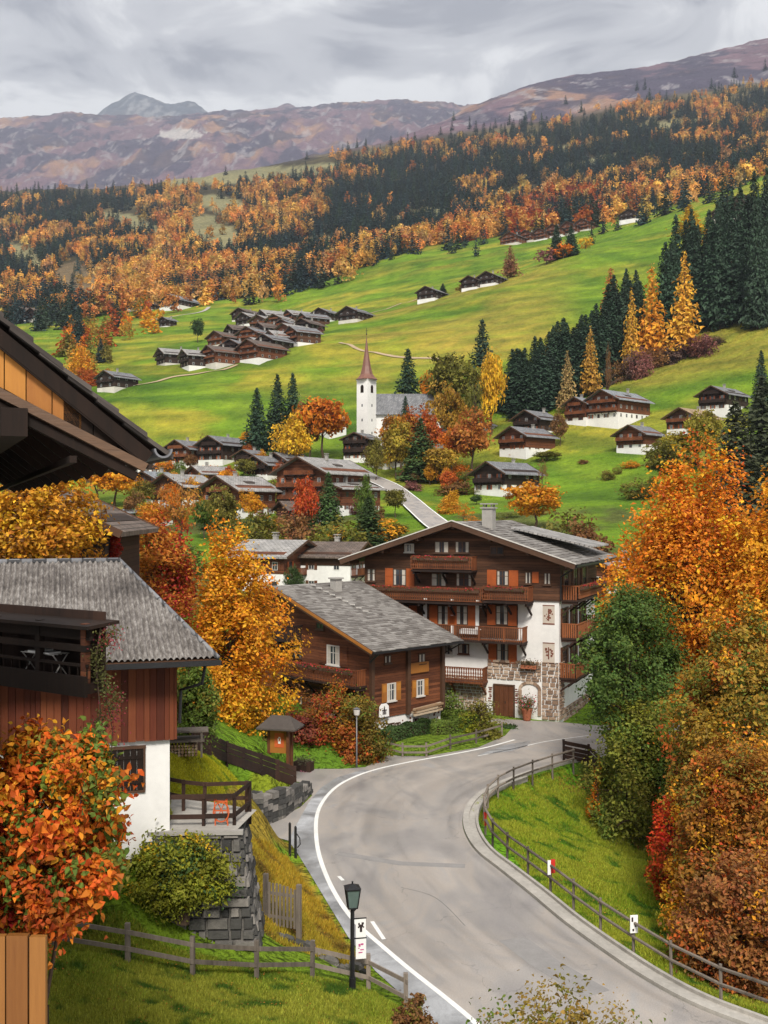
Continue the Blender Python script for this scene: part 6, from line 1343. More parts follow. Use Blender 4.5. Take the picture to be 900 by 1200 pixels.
rail_fence('terrace_railing', 'dark brown railing along the edge of the barn terrace', [(a, b + .12, c) for a, b, c in rp], .98, .10, (.30, .90), 'rail_dark', .07, cat='railing', tops=-.02, lean=.005)
rp = [(*P(193, 945, tz), tz), (*P(215, 950, tz), tz), (*P(240, 953, tz), tz), (tb[0] + .05, tb[1] + 2.0, tz)]
rail_fence('terrace_railing', 'second dark railing at the back of the barn terrace towards the lawn', rp, 1.0, .10, (.45, .93), 'rail_dark', .06, cat='railing', tops=-.02, lean=.005)
t = thing('wheel_ornament', 'small orange painted chair shaped ornament leaning on the terrace railing', 'ornament', (*P(259, 968, tz), tz)); t.location.y += .05
m = MB(); m.bar((-.18, 0, 0), (-.22, .05, .95), .035); m.bar((.2, 0, 0), (.16, .05, .9), .035); m.bar((-.2, .02, .45), (.18, .02, .45), .035); m.bar((-.2, .03, .75), (.17, .03, .72), .03); m.bar((-.18, 0, .1), (.17, .05, .85), .025); m.bar((.18, 0, .1), (-.2, .05, .85), .025)
for k in range(12): a = math.pi * k / 6; b = math.pi * (k + 1) / 6; m.bar((.24 * math.cos(a), -.03, .42 + .3 * math.sin(a)), (.24 * math.cos(b), -.03, .42 + .3 * math.sin(b)), .035)
m.build('frame', 'orange_paint', t)
# wall under the barn lawn
lw = [P(262, 957, .7), P(300, 962, .4), P(330, 955, .2), P(350, 944, .05), P(364, 930, 0)]
t = thing('retaining_wall', 'low dark stone wall holding the barn lawn beside the side road', 'wall', (*lw[0], 0)); rr = random.Random(8); m = MB()
for i_, (a, b) in enumerate(zip(lw[:-1], lw[1:])):
    dxy = Vector((b[0] - a[0], b[1] - a[1])); l = dxy.length; u = dxy / l; n = (u.y, -u.x); hh = [1.75, 1.45, 1.15, .8, .35]; h0, h1 = hh[i_], hh[i_ + 1]; q = 0
    while q < l:
        w = rr.uniform(.3, .6); z = -.1; ht = h0 + (h1 - h0) * q / l
        while z < ht:
            hs = rr.uniform(.2, .32); s = Vector((a[0] - lw[0][0], a[1] - lw[0][1])) + u * q; e = s + u * (w - .03); t_ = rr.uniform(.0, .09)
            m.hexa([(s.x + n[0] * t_, s.y + n[1] * t_, z), (e.x + n[0] * t_, e.y + n[1] * t_, z), (e.x - n[0] * .4, e.y - n[1] * .4, z), (s.x - n[0] * .4, s.y - n[1] * .4, z), (s.x + n[0] * t_, s.y + n[1] * t_, z + hs - .02), (e.x + n[0] * t_ * .8, e.y + n[1] * t_ * .8, z + hs - .02), (e.x - n[0] * .4, e.y - n[1] * .4, z + hs), (s.x - n[0] * .4, s.y - n[1] * .4, z + hs)]); z += hs
        q += w
m.build('stones', 'rubble', t)
# bench and log pile by the barn
x, y, z = gq(212, 886, 32) or (-7.2, 38, 5.3)
t = thing('log_pile', 'pile of logs and boards under a slab roof beside the barn corner', 'log pile', (x - .1, y, z), R(10))
m = MB()
for r_ in range(4):
    for k in range(12): m.tube([(-.75 + k * .13, -.3, .08 + r_ * .12), (-.75 + k * .13, .35, .08 + r_ * .12)], random.uniform(.045, .062), 7)
m.build('logs', 'log_pile', t); m = MB(); m.box(-.95, 1.0, -.5, .5, .62, .68); m.box(-.9, 1.15, -.45, .4, .98, 1.03); m.build('boards', 'fence_wood', t)
m = MB(); [m.box(a, a + .08, b, b + .08, 0, .98) for a in (-.85, .85) for b in (-.4, .3)]; m.build('post', 'fence_wood', t)
# gate on the bank
gx0, gy0 = P(313, 1080, 1.2)
t = thing('garden_gate', 'grey picket gate between posts on the leaf covered bank', 'gate', (gx0, gy0, 1.0), R(-22))
for q, h in ((-.05, 1.75), (1.15, 1.55)): m = MB(); m.box(q - .07, q + .07, -.07, .07, -.4, h); m.build('post', 'fence_wood', t)
m = MB()
for k in range(8): m.box(.06 + k * .13, .06 + k * .13 + .075, -.03, -.005, .12, 1.5 - k * .015 + random.uniform(-.03, .03))
m.build('pickets', 'fence_wood', t); m = MB(); m.box(.02, 1.08, .0, .04, .35, .44); m.box(.02, 1.08, .0, .04, 1.1, 1.19); m.build('rail', 'fence_wood', t)
rbw = thing('stone_wall', 'rough stones banked below the picket gate and the two rail fence', 'wall', (gx0, gy0 - .4, .6), R(-24)); rr = random.Random(12); m = MB()
for k in range(60):
    a = rr.uniform(-.2, 3.6); z = rr.uniform(-.5, .5) - a * .12; s = rr.uniform(.12, .26); m.tube([(a - s, rr.uniform(-.15, .15), z), (a - s * .6, 0, z + .02), (a + s * .6, -.02, z), (a + s, 0, z)], [s * .3, s * .7, s * .65, s * .25], 6)
m.build('stones', 'rubble', rbw)
# twin posts by the pavement
x, y = P(343, 1000, .2)
t = thing('gate_post', 'pair of dark posts with a looped chain at the pavement edge beside the bank', 'post', (x, y, .1))
for q, h in ((-.12, 1.35), (.12, 1.2)): m = MB(); m.tube([(q, 0, -.3), (q, 0, h), (q, 0, h + .05)], [.06, .055, .02], 8); m.build('post', 'dark_metal', t)
m = MB(); m.tube([(.12, -.03, 1.0), (.3, -.05, .75), (.32, -.05, .5), (.2, -.03, .35)], .025, 6); m.build('chain', 'dark_metal', t)
# noticeboard kiosk
Yk = y = 56.0; x = (329 - 450) / F * y; z = ground(x, y)
kk = thing('noticeboard', 'small timber noticeboard shelter with a grey hipped roof beside the boarded fence', 'noticeboard', (x, y, z), R(-14))
zk = CZ - (840 - 600) / F * Yk - z
for a, b, c_, d_ in ((-.72, -.58, -.1, .1), (.42, .56, -.35, -.15), (.42, .56, .25, .4)): m = MB(); m.box(a, b, c_, d_, -.3, zk - .45); m.build('post', 'shutter_brown', kk)
m = MB(); m.box(-.58, .42, -.05, .05, .55, zk - .62); pn = m.build('panel', 'gold_board', kk); m = MB(); m.box(-.32, .2, -.07, -.051, .85, zk - .85); m.build('poster', 'orange_paint', pn)
m = MB(); m.box(-.12, .02, -.08, -.071, 1.05, 1.18); m.box(-.14, -.09, -.08, -.071, 1.2, 1.32); m.box(-.02, .03, -.08, -.071, 1.2, 1.32); m.box(-.10, .0, -.08, -.071, 1.34, 1.40); m.build('drawing', 'sign_white', pn)
m = MB(); hz = zk - .5; m.v += [(-1.1, -.75, hz), (1.05, -.75, hz), (1.05, .75, hz), (-1.1, .75, hz), (-.5, 0, zk + .08), (.5, 0, zk + .08)] + [(-1.1, -.75, hz - .08), (1.05, -.75, hz - .08), (1.05, .75, hz - .08), (-1.1, .75, hz - .08)]
m.f += [(0, 1, 5, 4), (1, 2, 5), (2, 3, 4, 5), (3, 0, 4), (6, 7, 1, 0), (7, 8, 2, 1), (8, 9, 3, 2), (9, 6, 0, 3), (9, 8, 7, 6)]; m.build('roof', 'shingle_dark', kk)
x, y, z = gq(356, 905, 50)
t = thing('planter', 'dark wooden planter with trailing flowers at the road end of the boarded fence', 'planter', (x, y, z), R(-20)); m = MB(); m.box(-.5, .5, -.3, .3, -.1, .62); m.build('box', 'rail_dark', t)
c = rng.normal(size=(300, 3)) * [.32, .2, .1] + [0, 0, .68]; V, F_ = leaves(c, rng.normal(size=c.shape) + [0, 0, .5], .10, .6, rng); q = mesh_np('leaves', V, F_, 'leaf', t); q.color = (.09, .09, .05, 1)
c = rng.normal(size=(90, 3)) * [.32, .05, .07] + [0, -.32, .05]; V, F_ = leaves(c, rng.normal(size=c.shape), .08, .8, rng); q = mesh_np('flowers', V, F_, 'leaf', t); q.color = (.34, .12, .18, 1)
# thin street lamp
x, y, z = gq(418, 899, 50)
t = thing('street_lamp', 'thin grey street lamp among the orange bushes of the log chalet', 'street lamp', (x, y, z)); hl_ = CZ - (838 - 600) / F * y - z
m = MB(); m.tube([(0, 0, -.2), (0, 0, .5), (0, 0, hl_)], [.06, .05, .035], 8); m.build('pole', 'grey_metal', t, True)
m = MB(); m.tube([(0, 0, hl_ - .05), (0, 0, hl_ + .02), (0, 0, hl_ + .30), (0, 0, hl_ + .36)], [.08, .16, .2, .04], 8); m.build('lantern', 'frame_white', t); m = MB(); m.tube([(0, 0, hl_ + .36), (0, 0, hl_ + .44)], [.22, .03], 8); m.build('cap', 'grey_metal', t)
# lantern with banner
lx, ly_ = (413 - 450) / F * 31.4, 31.4; lz = ground(lx, ly_)
t = thing('street_lamp', 'black lantern on a dark post carrying a white banner beside the road', 'street lamp', (lx, ly_, lz), R(12)); zt0 = CZ - (1063 - 600) / F * 31.4 - lz
m = MB(); m.tube([(0, 0, -.3), (0, 0, zt0 - .12), (0, 0, zt0)], [.075, .06, .05], 10); m.tube([(0, 0, .0), (0, 0, .35)], .1, 10); m.bar((0, 0, zt0 - .15), (.14, 0, zt0 - .02), .04); m.build('pole', 'dark_metal', t)
m = MB(); b0, b1 = .13, .20
for a, b in ((-1, -1), (1, -1), (1, 1), (-1, 1)): m.bar((a * b0, b * b0, zt0), (a * b1, b * b1, zt0 + .56), .03)
for z_, w_ in ((zt0, b0), (zt0 + .56, b1)):
    for a, b, c_, d_ in ((-1, -1, 1, -1), (1, -1, 1, 1), (1, 1, -1, 1), (-1, 1, -1, -1)): m.bar((a * w_, b * w_, z_), (c_ * w_, d_ * w_, z_), .035)
m.v += []; lt = m.build('lantern', 'dark_metal', t)
m = MB(); m.hexa([(-b0 + .01, -b0 + .01, zt0), (b0 - .01, -b0 + .01, zt0), (b0 - .01, b0 - .01, zt0), (-b0 + .01, b0 - .01, zt0), (-b1 + .01, -b1 + .01, zt0 + .56), (b1 - .01, -b1 + .01, zt0 + .56), (b1 - .01, b1 - .01, zt0 + .56), (-b1 + .01, b1 - .01, zt0 + .56)]); m.build('glass', 'lamp_glass', lt)
m = MB(); m.v += [(-.23, -.23, zt0 + .58), (.23, -.23, zt0 + .58), (.23, .23, zt0 + .58), (-.23, .23, zt0 + .58), (0, 0, zt0 + .70)]; m.f += [(3, 2, 1, 0), (0, 1, 4), (1, 2, 4), (2, 3, 4), (3, 0, 4)]; m.tube([(0, 0, zt0 + .66), (0, 0, zt0 + .76)], [.02, .03], 6); m.build('cap', 'dark_metal', lt)
bt = CZ - (1079 - 600) / F * 31.3 - lz; bb = CZ - (1126 - 600) / F * 31.3 - lz; mid = bt - (bt - bb) * .48
m = MB(); m.box(.10, .40, -.012, .012, mid + .02, bt); m.box(.10, .41, -.010, .014, bb, mid - .02); bnr = m.build('banner', 'sign_white', t)
m = MB(); m.box(.05, .42, -.015, .015, bt, bt + .03); m.box(.05, .42, -.016, .016, mid - .018, mid + .018); m.build('bracket', 'dark_metal', bnr)
m = MB(); zc_ = (mid + bt) / 2
for a, b, c_, d_ in ((.17, .22, .10, .17), (.27, .34, .12, .18), (.19, .32, .04, .12), (.22, .29, -.10, .05), (.16, .20, .02, .07), (.31, .35, .02, .06)): m.box(a, b, -.018 - a * .004, -.0125, zc_ + c_, zc_ + d_)
m.build('emblem', 'ink', bnr)
m = MB(); zc_ = (mid + bb) / 2
for a, b, c_, d_ in ((.18, .24, .06, .14), (.25, .33, .10, .15), (.17, .21, .0, .03), (.23, .34, -.05, -.02), (.18, .30, -.13, -.10)): m.box(a, b, -.018 - a * .004, -.0125, zc_ + c_, zc_ + d_)
m.build('emblem', 'ink_pink', bnr)

# ================================================================ village and hillside trees
def TR(kind, px, Y, top, w, hue, label, name=None, cat=None, group=None):
    w *= {'spruce': 1.3, 'larch': 1.25}.get(kind, 1)
    nm = name or {'spruce': 'spruce_tree', 'larch': 'larch_tree', 'bush': 'bush', 'sparse': 'birch_tree'}.get(kind, 'maple_tree'); tree(nm, label, cat or nm.replace('_', ' '), kind, px, Y, top, w, hue, group)
for a in [
 ('spruce', 301, 330, 454, 26, 'spruce', 'dark spruce standing apart on the meadow edge beside the pair of spruces'), ('spruce', 325, 336, 438, 26, 'spruce', 'taller spruce of the pair on the meadow edge'), ('spruce', 343, 338, 437, 24, 'spruce', 'spruce touching the taller one of the pair'),
 ('egg', 343, 300, 488, 46, 'yellow', 'bright yellow maple beneath the pair of spruces'), ('round', 380, 318, 461, 60, 'orange', 'broad copper orange maple beside the church tower'), ('round', 362, 320, 468, 40, 'brown', 'brown half bare lime beside the copper orange maple', 'lime_tree'),
 ('spruce', 478, 350, 408, 30, 'spruce', 'solitary spruce behind the church nave'), ('spruce', 565, 362, 374, 30, 'spruce', 'tallest spruce on the open meadow, behind the yellow larch'), ('round', 533, 335, 412, 70, 'olive', 'wide olive brown ash at the end of the church nave', 'ash_tree'),
 ('egg', 576, 330, 402, 34, 'yellow', 'slim golden birch in front of the tallest meadow spruce', 'birch_tree'), ('round', 526, 318, 452, 44, (.36, .20, .025), 'round ochre lime just beside the church nave', 'lime_tree'), ('round', 503, 352, 440, 24, 'orange', 'small orange tree at the rim of the church meadow', 'cherry_tree'),
 ('round', 470, 302, 480, 50, (.40, .17, .02), 'orange maple in front of the church nave'), ('round', 500, 300, 478, 40, 'rust', 'rusty red maple in front of the church nave'), ('egg', 464, 288, 492, 44, (.30, .22, .025), 'yellow green lime above the bend of the village road', 'lime_tree'),
 ('spruce', 493, 282, 490, 34, 'dgreen', 'dark spruce among golden trees above the village road'), ('spruce', 475, 310, 464, 18, 'spruce', 'small spruce before the nave wall'), ('egg', 440, 283, 515, 26, 'olive', 'olive green tree beside the tall narrow chalet', 'ash_tree'),
 ('round', 553, 285, 484, 54, (.36, .15, .03), 'russet ash between the church and the terrace chalet', 'ash_tree'), ('round', 518, 278, 522, 46, (.38, .24, .03), 'ochre tree at the inner side of the village road bend', 'cherry_tree'), ('round', 530, 290, 500, 34, 'orange', 'orange tree hidden between the russet ash and the ochre tree', 'cherry_tree'),
 ('round', 626, 196, 563, 66, 'amber', 'lone golden maple on the green slope behind the large chalet'), ('sparse', 595, 215, 600, 40, 'lime', 'thin lime green bush beside the chimney of the large chalet', 'hazel_bush'), ('bush', 664, 160, 592, 70, 'olive', 'olive thicket behind the ridge of the large chalet', 'thicket'),
 ('bush', 690, 155, 600, 60, 'brown', 'brown thicket next to the olive one behind the large chalet', 'thicket'), ('bush', 600, 150, 612, 60, 'amber', 'yellow thicket right at the rear roof of the large chalet', 'thicket'), ('egg', 656, 305, 482, 20, 'brown', 'brown pointed tree between two hillside chalets', 'cherry_tree'),
 ('round', 640, 290, 528, 30, 'olive', 'olive bush beside the terrace chalet', 'hazel_bush'), ('bush', 572, 262, 568, 40, 'olive', 'garden thicket below the terrace chalet', 'thicket'), ('bush', 535, 262, 560, 44, 'brown', 'brown hedge row at the junction of the village road', 'thicket'), ('bush', 616, 300, 520, 30, 'amber', 'yellow bush in front of the uphill chalet', 'thicket'),
 ('egg', 360, 205, 558, 34, (.45, .08, .018), 'fiery red cherry beside the small spruce in the village', 'cherry_tree'), ('spruce', 385, 205, 553, 26, 'dgreen', 'small spruce beside the fiery red cherry'), ('egg', 428, 205, 560, 24, 'green', 'green garden tree at the end of the low log chalet', 'pear_tree'), ('spruce', 432, 190, 582, 34, 'dgreen', 'broad young spruce above the white double house'),
 ('sparse', 212, 175, 556, 56, (.38, .16, .03), 'copper tree with bare twigs in front of the plain grey roofed chalet', 'cherry_tree'), ('round', 262, 190, 572, 40, 'olive', 'olive garden tree beside the stone footed chalet', 'pear_tree'), ('round', 240, 195, 582, 30, 'green', 'dark green garden tree below the plain chalet', 'pear_tree'),
 ('round', 296, 215, 575, 26, 'amber', 'golden tree covering the corner of the brown stone footed chalet', 'golden_tree'), ('round', 134, 250, 545, 60, 'amber', 'yellow crown showing beneath the tip of the near eave', 'lime_tree'), ('sparse', 112, 260, 540, 50, 'pink', 'reddish bare tree beneath the near eave', 'cherry_tree'), ('round', 168, 240, 566, 34, 'olive', 'olive tree between the square house and the near eave', 'pear_tree'),
 ('sparse', 194, 300, 528, 24, 'orange', 'thin orange tree next to the square white based house', 'cherry_tree'), ('sparse', 238, 330, 508, 14, 'brown', 'small bare tree above the slate roofed lane chalet', 'birch_tree'), ('round', 286, 290, 536, 26, 'olive', 'round olive bush on the grassy knoll by the lane', 'hazel_bush'), ('bush', 246, 290, 548, 30, 'pink', 'purple brown bush beside the lane', 'thicket'),
 ('bush', 220, 150, 632, 60, 'green', 'green thicket beyond the red and amber tree', 'thicket'), ('bush', 300, 175, 592, 60, 'olive', 'dry olive thicket on the bank above the white double house', 'thicket'), ('bush', 345, 185, 590, 60, 'brown', 'brown thicket on the bank above the white double house', 'thicket'), ('bush', 400, 180, 604, 60, 'olive', 'thicket behind the joined white house', 'thicket'),
 ('bush', 452, 195, 606, 50, 'amber', 'yellow brown bank below the curb of the village road', 'thicket'), ('bush', 300, 130, 680, 36, 'green', 'garden bush beneath the white double house', 'thicket'), ('egg', 345, 138, 662, 24, 'dgreen', 'dark cypress like bush before the white double house', 'garden_tree'), ('bush', 380, 130, 690, 40, 'olive', 'garden bush beneath the joined white house', 'thicket'),
 ('round', 680, 100, 700, 40, 'green', 'dark tree squeezed behind the side balconies', 'pear_tree'), 
 ('round', 800, 262, 505, 60, (.32, .24, .025), 'yellow green tree in front of the tan roofed chalet', 'lime_tree'), ('round', 826, 255, 478, 44, (.28, .24, .03), 'lime tree reaching above the tan roof', 'lime_tree'), ('round', 780, 240, 520, 60, 'olive', 'olive tree beneath the yellow green one', 'pear_tree'), ('bush', 750, 230, 560, 40, 'olive', 'low olive bush on the bright slope edge', 'thicket'),
 ('spruce', 862, 190, 470, 60, (.055, .06, .028), 'large dull green spruce over the orange maples'), ('spruce', 893, 200, 440, 60, (.045, .055, .028), 'large spruce at the picture edge over the orange maples'), ('spruce', 892, 300, 410, 20, 'spruce', 'young spruce at the edge of the dry slope'),
 ('sparse', 556, 320, 440, 26, 'olive', 'thin olive tree next to the low outbuilding', 'birch_tree'), ('larch', 665, 345, 412, 18, (.34, .25, .09), 'pale half bare larch in front of the dark spruces'), ('sparse', 713, 330, 396, 8, 'brown', 'bare pole like tree on the dry slope', 'birch_tree'), ('sparse', 636, 255, 538, 12, 'brown', 'tiny bare tree on the bright slope', 'birch_tree'),
 ('larch', 598, 620, 288, 18, (.26, .13, .07), 'bare brown larch on the crest beside the white based farmhouse'), ('larch', 545, 615, 328, 16, (.32, .15, .04), 'orange brown larch at the lower wing of the crest farmhouse'), ('spruce', 519, 640, 332, 9, 'spruce', 'small spruce behind the crest farmhouse roof'),
 ('spruce', 652, 650, 262, 15, 'spruce', 'one of two dark spruces on the far meadow, farther from the row of farmhouses'), ('spruce', 669, 650, 264, 15, 'spruce', 'one of two dark spruces on the far meadow, nearer the yellow bush'), ('far_round', 640, 645, 288, 26, 'pink', 'red brown bush at the foot of the two meadow spruces', 'thicket'), ('far_round', 660, 645, 282, 26, 'orange', 'orange tree at the foot of the two meadow spruces', 'cherry_tree'), ('far_round', 686, 700, 276, 20, 'yellow', 'yellow bush beside the two meadow spruces', 'thicket'),
 ('larch', 808, 640, 240, 28, 'yellow', 'bright yellow larch rising out of the dark spruce belt'), ('spruce', 850, 580, 232, 22, 'bluespruce', 'dull spruce on the upper meadow near the long brown farm building'), ('round', 232, 570, 372, 16, 'dgreen', 'round dark bush by the farm track', 'hazel_bush'),
   ('larch', 640, 400, 404, 22, 'amber', 'amber larch at the lower tip of the spruce belt'), 
 ('larch', 880, 470, 265, 30, 'amber', 'amber larch peeking over the spruces near the picture edge')]:
    TR(*a[:7], name=a[7] if len(a) > 7 else None)
sg = 'spruces of the dark belt beside the dry slope'
for k in range(84):
    q = (k + .5) / 84; px = 595 + 315 * q + random.uniform(-8, 8)
    by = np.interp(px, [590, 650, 700, 760, 830, 900], [500, 478, 455, 425, 402, 385]) - random.uniform(0, 46) * (.35 + .65 * q)
    if min(abs(px - 764), abs(px - 802)) < 11 and by > 395: continue
    ht = np.interp(px, [590, 650, 700, 760, 830, 900], [72, 84, 92, 112, 135, 150]) * random.uniform(.75, 1.08)
    h = hit(px, by, 300, 620)
    if h: tree('spruce_tree', 'tall dark spruce in the belt between the bright meadow and the dry slope', 'spruce tree', 'spruce', px, h[1], by - ht, random.uniform(27, 40), 'spruce', sg)
for px, by, top, w, hue, lb in ((764, 425, 312, 40, (.66, .34, .03), 'tallest golden larch in front of the dark spruce belt'), (802, 413, 296, 38, (.62, .36, .04), 'golden larch with a broad crown high in the dark spruce belt'), (716, 372, 314, 26, (.42, .16, .04), 'rust brown larch at the upper tip of the spruce belt'),
      (740, 434, 340, 24, (.60, .33, .04), 'small golden larch above the rust brown one of the belt'), (828, 330, 268, 26, (.60, .34, .04), 'golden larch between spruce tops near the upper meadow'), (692, 461, 385, 24, (.50, .28, .05), 'slender ochre larch low in the spruce belt')):
    h = hit(px, by, 300, 620); tree('larch_tree', lb, 'larch tree', 'larch', px, h[1] - 6, top, w, hue)
bg_ = 'leafless bushes under the spruce belt'
for k in range(20):
    px = 690 + 150 * k / 20; h = hit(px, np.interp(px, [650, 740, 840], [474, 444, 408]) + random.uniform(-12, 3), 300, 600)
    if h: tree('bush', 'brown and pinkish bush fringing the foot of the spruce belt', 'bush', 'bush', px, h[1], np.interp(px, [650, 740, 840], [474, 444, 408]) - random.uniform(16, 34), random.uniform(24, 36), random.choice(('pink', 'brown', 'brown', (.15, .09, .07))), bg_, parts=True)
wg = 'trees of the little wood beside the lone farmhouse'
for k in range(46):
    px = random.uniform(75, 188); yy = np.interp(px, [60, 110, 150, 200], [450, 440, 408, 388]) - random.uniform(0, 48); yy = max(yy, 372); h = hit(px, yy, 430, 800)
    if h: tree('larch_tree', 'autumn coloured tree in the small wood above the lone farmhouse with a white base', 'larch tree', random.choice(('far_larch', 'far_round', 'far_larch')), px, h[1], yy - random.uniform(20, 34), random.uniform(13, 22), random.choice(('amber', 'orange', 'amber', 'rust', 'olive', (.42, .25, .04))), wg, parts=False)
for px, yy, ht in ((92, 408, 50), (137, 388, 36), (118, 425, 30), (86, 400, 34)):
    h = hit(px, yy, 430, 800); tree('spruce_tree', 'dark spruce sticking out of the small autumn wood above the lone farmhouse', 'spruce tree', 'spruce', px, h[1], yy - ht, ht * .42, 'bluespruce', 'spruces in the small autumn wood', parts=False)
for px, yy in ((125, 450), (108, 452), (98, 446)): h = hit(px, yy, 400, 700); tree('bush', 'rust red bush beside the lone farmhouse', 'bush', 'bush', px, h[1], yy - 18, 26, 'rust', 'rust bushes by the lone farmhouse', parts=False)
hg = 'garden trees among the far hamlet'
for k in range(22):
    px = random.uniform(275, 378); yy = np.interp(px, [275, 378], [416, 400]) - random.uniform(0, 30); h = hit(px, yy, 460, 700)
    if h: tree('garden_tree', 'small brown or green garden tree between roofs of the far hamlet', 'garden tree', 'far_round', px, h[1], yy - random.uniform(8, 13), random.uniform(8, 12), random.choice(('olive', 'brown', 'green', 'pink')), hg, parts=False)

vg = 'garden bushes among the village houses'
for k in range(95):
    px = random.uniform(170, 560); py = random.uniform(548, 640); h = hit(px, py, 120, 330)
    if h is None or abs(np.interp(h[1], [q[1] for q in upw[::-1]], [q[0] for q in upw[::-1]]) - h[0]) < 5: continue
    tree('garden_bush', 'bush or small tree in the gardens between the village houses', 'garden bush', random.choice(('bush', 'bush', 'round', 'sparse')), px, h[1], py - random.uniform(9, 26), random.uniform(14, 30), random.choice(('olive', 'brown', 'amber', 'green', 'dgreen', 'pink', 'orange')), vg)
tg_ = 'autumn trees scattered among the village houses and the church'
for k in range(44):
    px = random.choice((random.uniform(150, 300), random.uniform(300, 560))); py = random.uniform(528, 622); h = hit(px, py, 120, 345)
    if h is None or abs(np.interp(h[1], [q[1] for q in upw[::-1]], [q[0] for q in upw[::-1]]) - h[0]) < 6: continue
    z_ = F / h[1]; tree('village_tree', 'autumn tree standing among the village houses below the church', 'village tree', random.choice(('round', 'egg', 'egg', 'sparse')), px, h[1], py - random.uniform(4.5, 7) * z_, random.uniform(3.4, 5) * z_, random.choice(('olive', 'brown', 'amber', 'orange', 'amber', 'green', 'rust')), tg_)
sgp = 'shrubs dotted over the lower slope'
for k in range(26):
    px = random.uniform(560, 880); py = float(np.interp(px, [560, 650, 900], [600, 575, 520])) + random.uniform(-30, 25); h = hit(px, py, 110, 330)
    if h: tree('shrub', 'low shrub on the slope between the hillside chalets and the large chalet', 'shrub', 'bush', px, h[1], py - random.uniform(5, 12), random.uniform(8, 22), random.choice(('olive', 'brown', 'amber', 'dgreen')), sgp, parts=False)

# ================================================================ the forest on the mountainside
cand = []
r2 = np.random.default_rng(5)
NF = 16500
fx = r2.uniform(-260, 1180, NF * 2); fv = r2.random(NF * 2)
lo = np.interp(fx, LOWX, LOWY); up = np.interp(fx, UPX, UPY)
fy = up - 22 + (lo - up + 22) * fv ** .85
cols = [PYG[:, i] for i in range(len(TX))]
for px, py in zip(fx, fy):
    if len(cand) >= NF: break
    dz = 0
    for pts, wd in CLEAR:
        xs = [p[0] for p in pts]
        if xs[0] < px < xs[-1] and abs(py - np.interp(px, xs, [p[1] for p in pts])) < 1.35 * wd * (1 - .45 * abs(2 * (px - xs[0]) / (xs[-1] - xs[0]) - 1)): dz = 1; break
    if dz and r2.random() > .06: continue
    up_ = np.interp(px, UPX, UPY)
    if py < up_ + 10 and r2.random() > max(.04, .5 * math.exp((py - up_ - 10) / 9)): continue
    h = hit(px, py, 800, 4300)
    if h is None or h[1] < 790: continue
    if py > np.interp(px, LOWX, LOWY) - 1: continue
    cand.append((px, py, h[0], h[1], h[2]))
for _ in range(90):
    px = r2.uniform(-20, 880); py = float(np.interp(px, LOWX, LOWY)) + r2.exponential(5); h = hit(px, py, 700, 2000)
    if h: cand.append((px, py, h[0], h[1], h[2]))
cand = np.array(cand)
px, py = cand[:, 0], cand[:, 1]
lo = np.interp(px, LOWX, LOWY); up = np.interp(px, UPX, UPY); q = (lo - py) / (lo - up + 1e-6)
pn = fbm(cand[:, 2] / 210, cand[:, 3] / 330, 4, 201); pn2 = fbm(cand[:, 2] / 60, cand[:, 3] / 90, 2, 203)
prob = np.interp(q, [0, .22, .4, .6, .8, 1], [.70, .62, .46, .36, .30, .30]) + (pn - .5) * 1.7 + (pn2 - .5) * 2.6
prob = prob - .10; prob = np.where((px < 95) & (q < .45), prob - .45, prob)
prob = np.where((px > 100) & (px < 330) & (q < .55), prob + .22, prob); prob = np.where((px > 380) & (px < 600) & (q > .35) & (q < .8), prob - .3, prob)
isl = r2.random(len(cand)) < prob
ht = np.where(isl, r2.uniform(13, 24, len(cand)), r2.uniform(15, 27, len(cand))) * np.interp(cand[:, 3], [800, 1300, 2000, 3500], [.88, 1.0, 1.25, 1.35])
lh = [(.66, .33, .07), (.70, .40, .09), (.62, .27, .06), (.48, .18, .05), (.60, .38, .11), (.66, .36, .08), (.46, .27, .10)]
redz = np.exp(-((px - 660) / 55) ** 2) * (q < .3)
size = ht / cand[:, 3]
order = np.argsort(-size * (1 + 0 * px) * ((px > -5) & (px < 905)))
nl_, ns_ = 0, 0; rest = []
for i in order:
    x, y, z = cand[i, 2:5]; l = bool(isl[i])
    if l: c_ = HUES['rust'] if r2.random() < redz[i] * .7 else lh[int(r2.integers(len(lh)))]; c_ = (.26, .05, .03) if r2.random() < redz[i] * .35 else c_
    else: c_ = (.022, .045, .046) if r2.random() < .6 else (.03, .05, .03)
    big = r2.random() < .16
    if (l and nl_ < 225) or (not l and ns_ < 215):
        kd = ('far_round' if r2.random() < .55 else 'far_larch') if l else 'far_spruce'; cm = TPL[kd][int(r2.integers(len(TPL[kd])))][0]
        o = bpy.data.objects.new('larch_tree' if l else 'spruce_tree', cm); COL.objects.link(o); o.location = (x, y, z - .5); s_ = ht[i] * r2.uniform(1.0, 1.6); o.scale = (s_ * (.72 if kd == 'far_round' else 1), s_ * (.72 if kd == 'far_round' else 1), ht[i]); o.rotation_euler = (0, 0, r2.uniform(0, 6)); o.color = jit(c_, .2)
        if l: nl_ += 1; tag(o, 'orange or rust coloured larch near the lower edge of the mountainside forest', 'larch tree', 'larches along the lower edge of the mountainside forest')
        else: ns_ += 1; tag(o, 'dark spruce near the lower edge of the mountainside forest', 'spruce tree', 'spruces along the lower edge of the mountainside forest')
    else: rest.append((x, y, z, ht[i], l, c_))
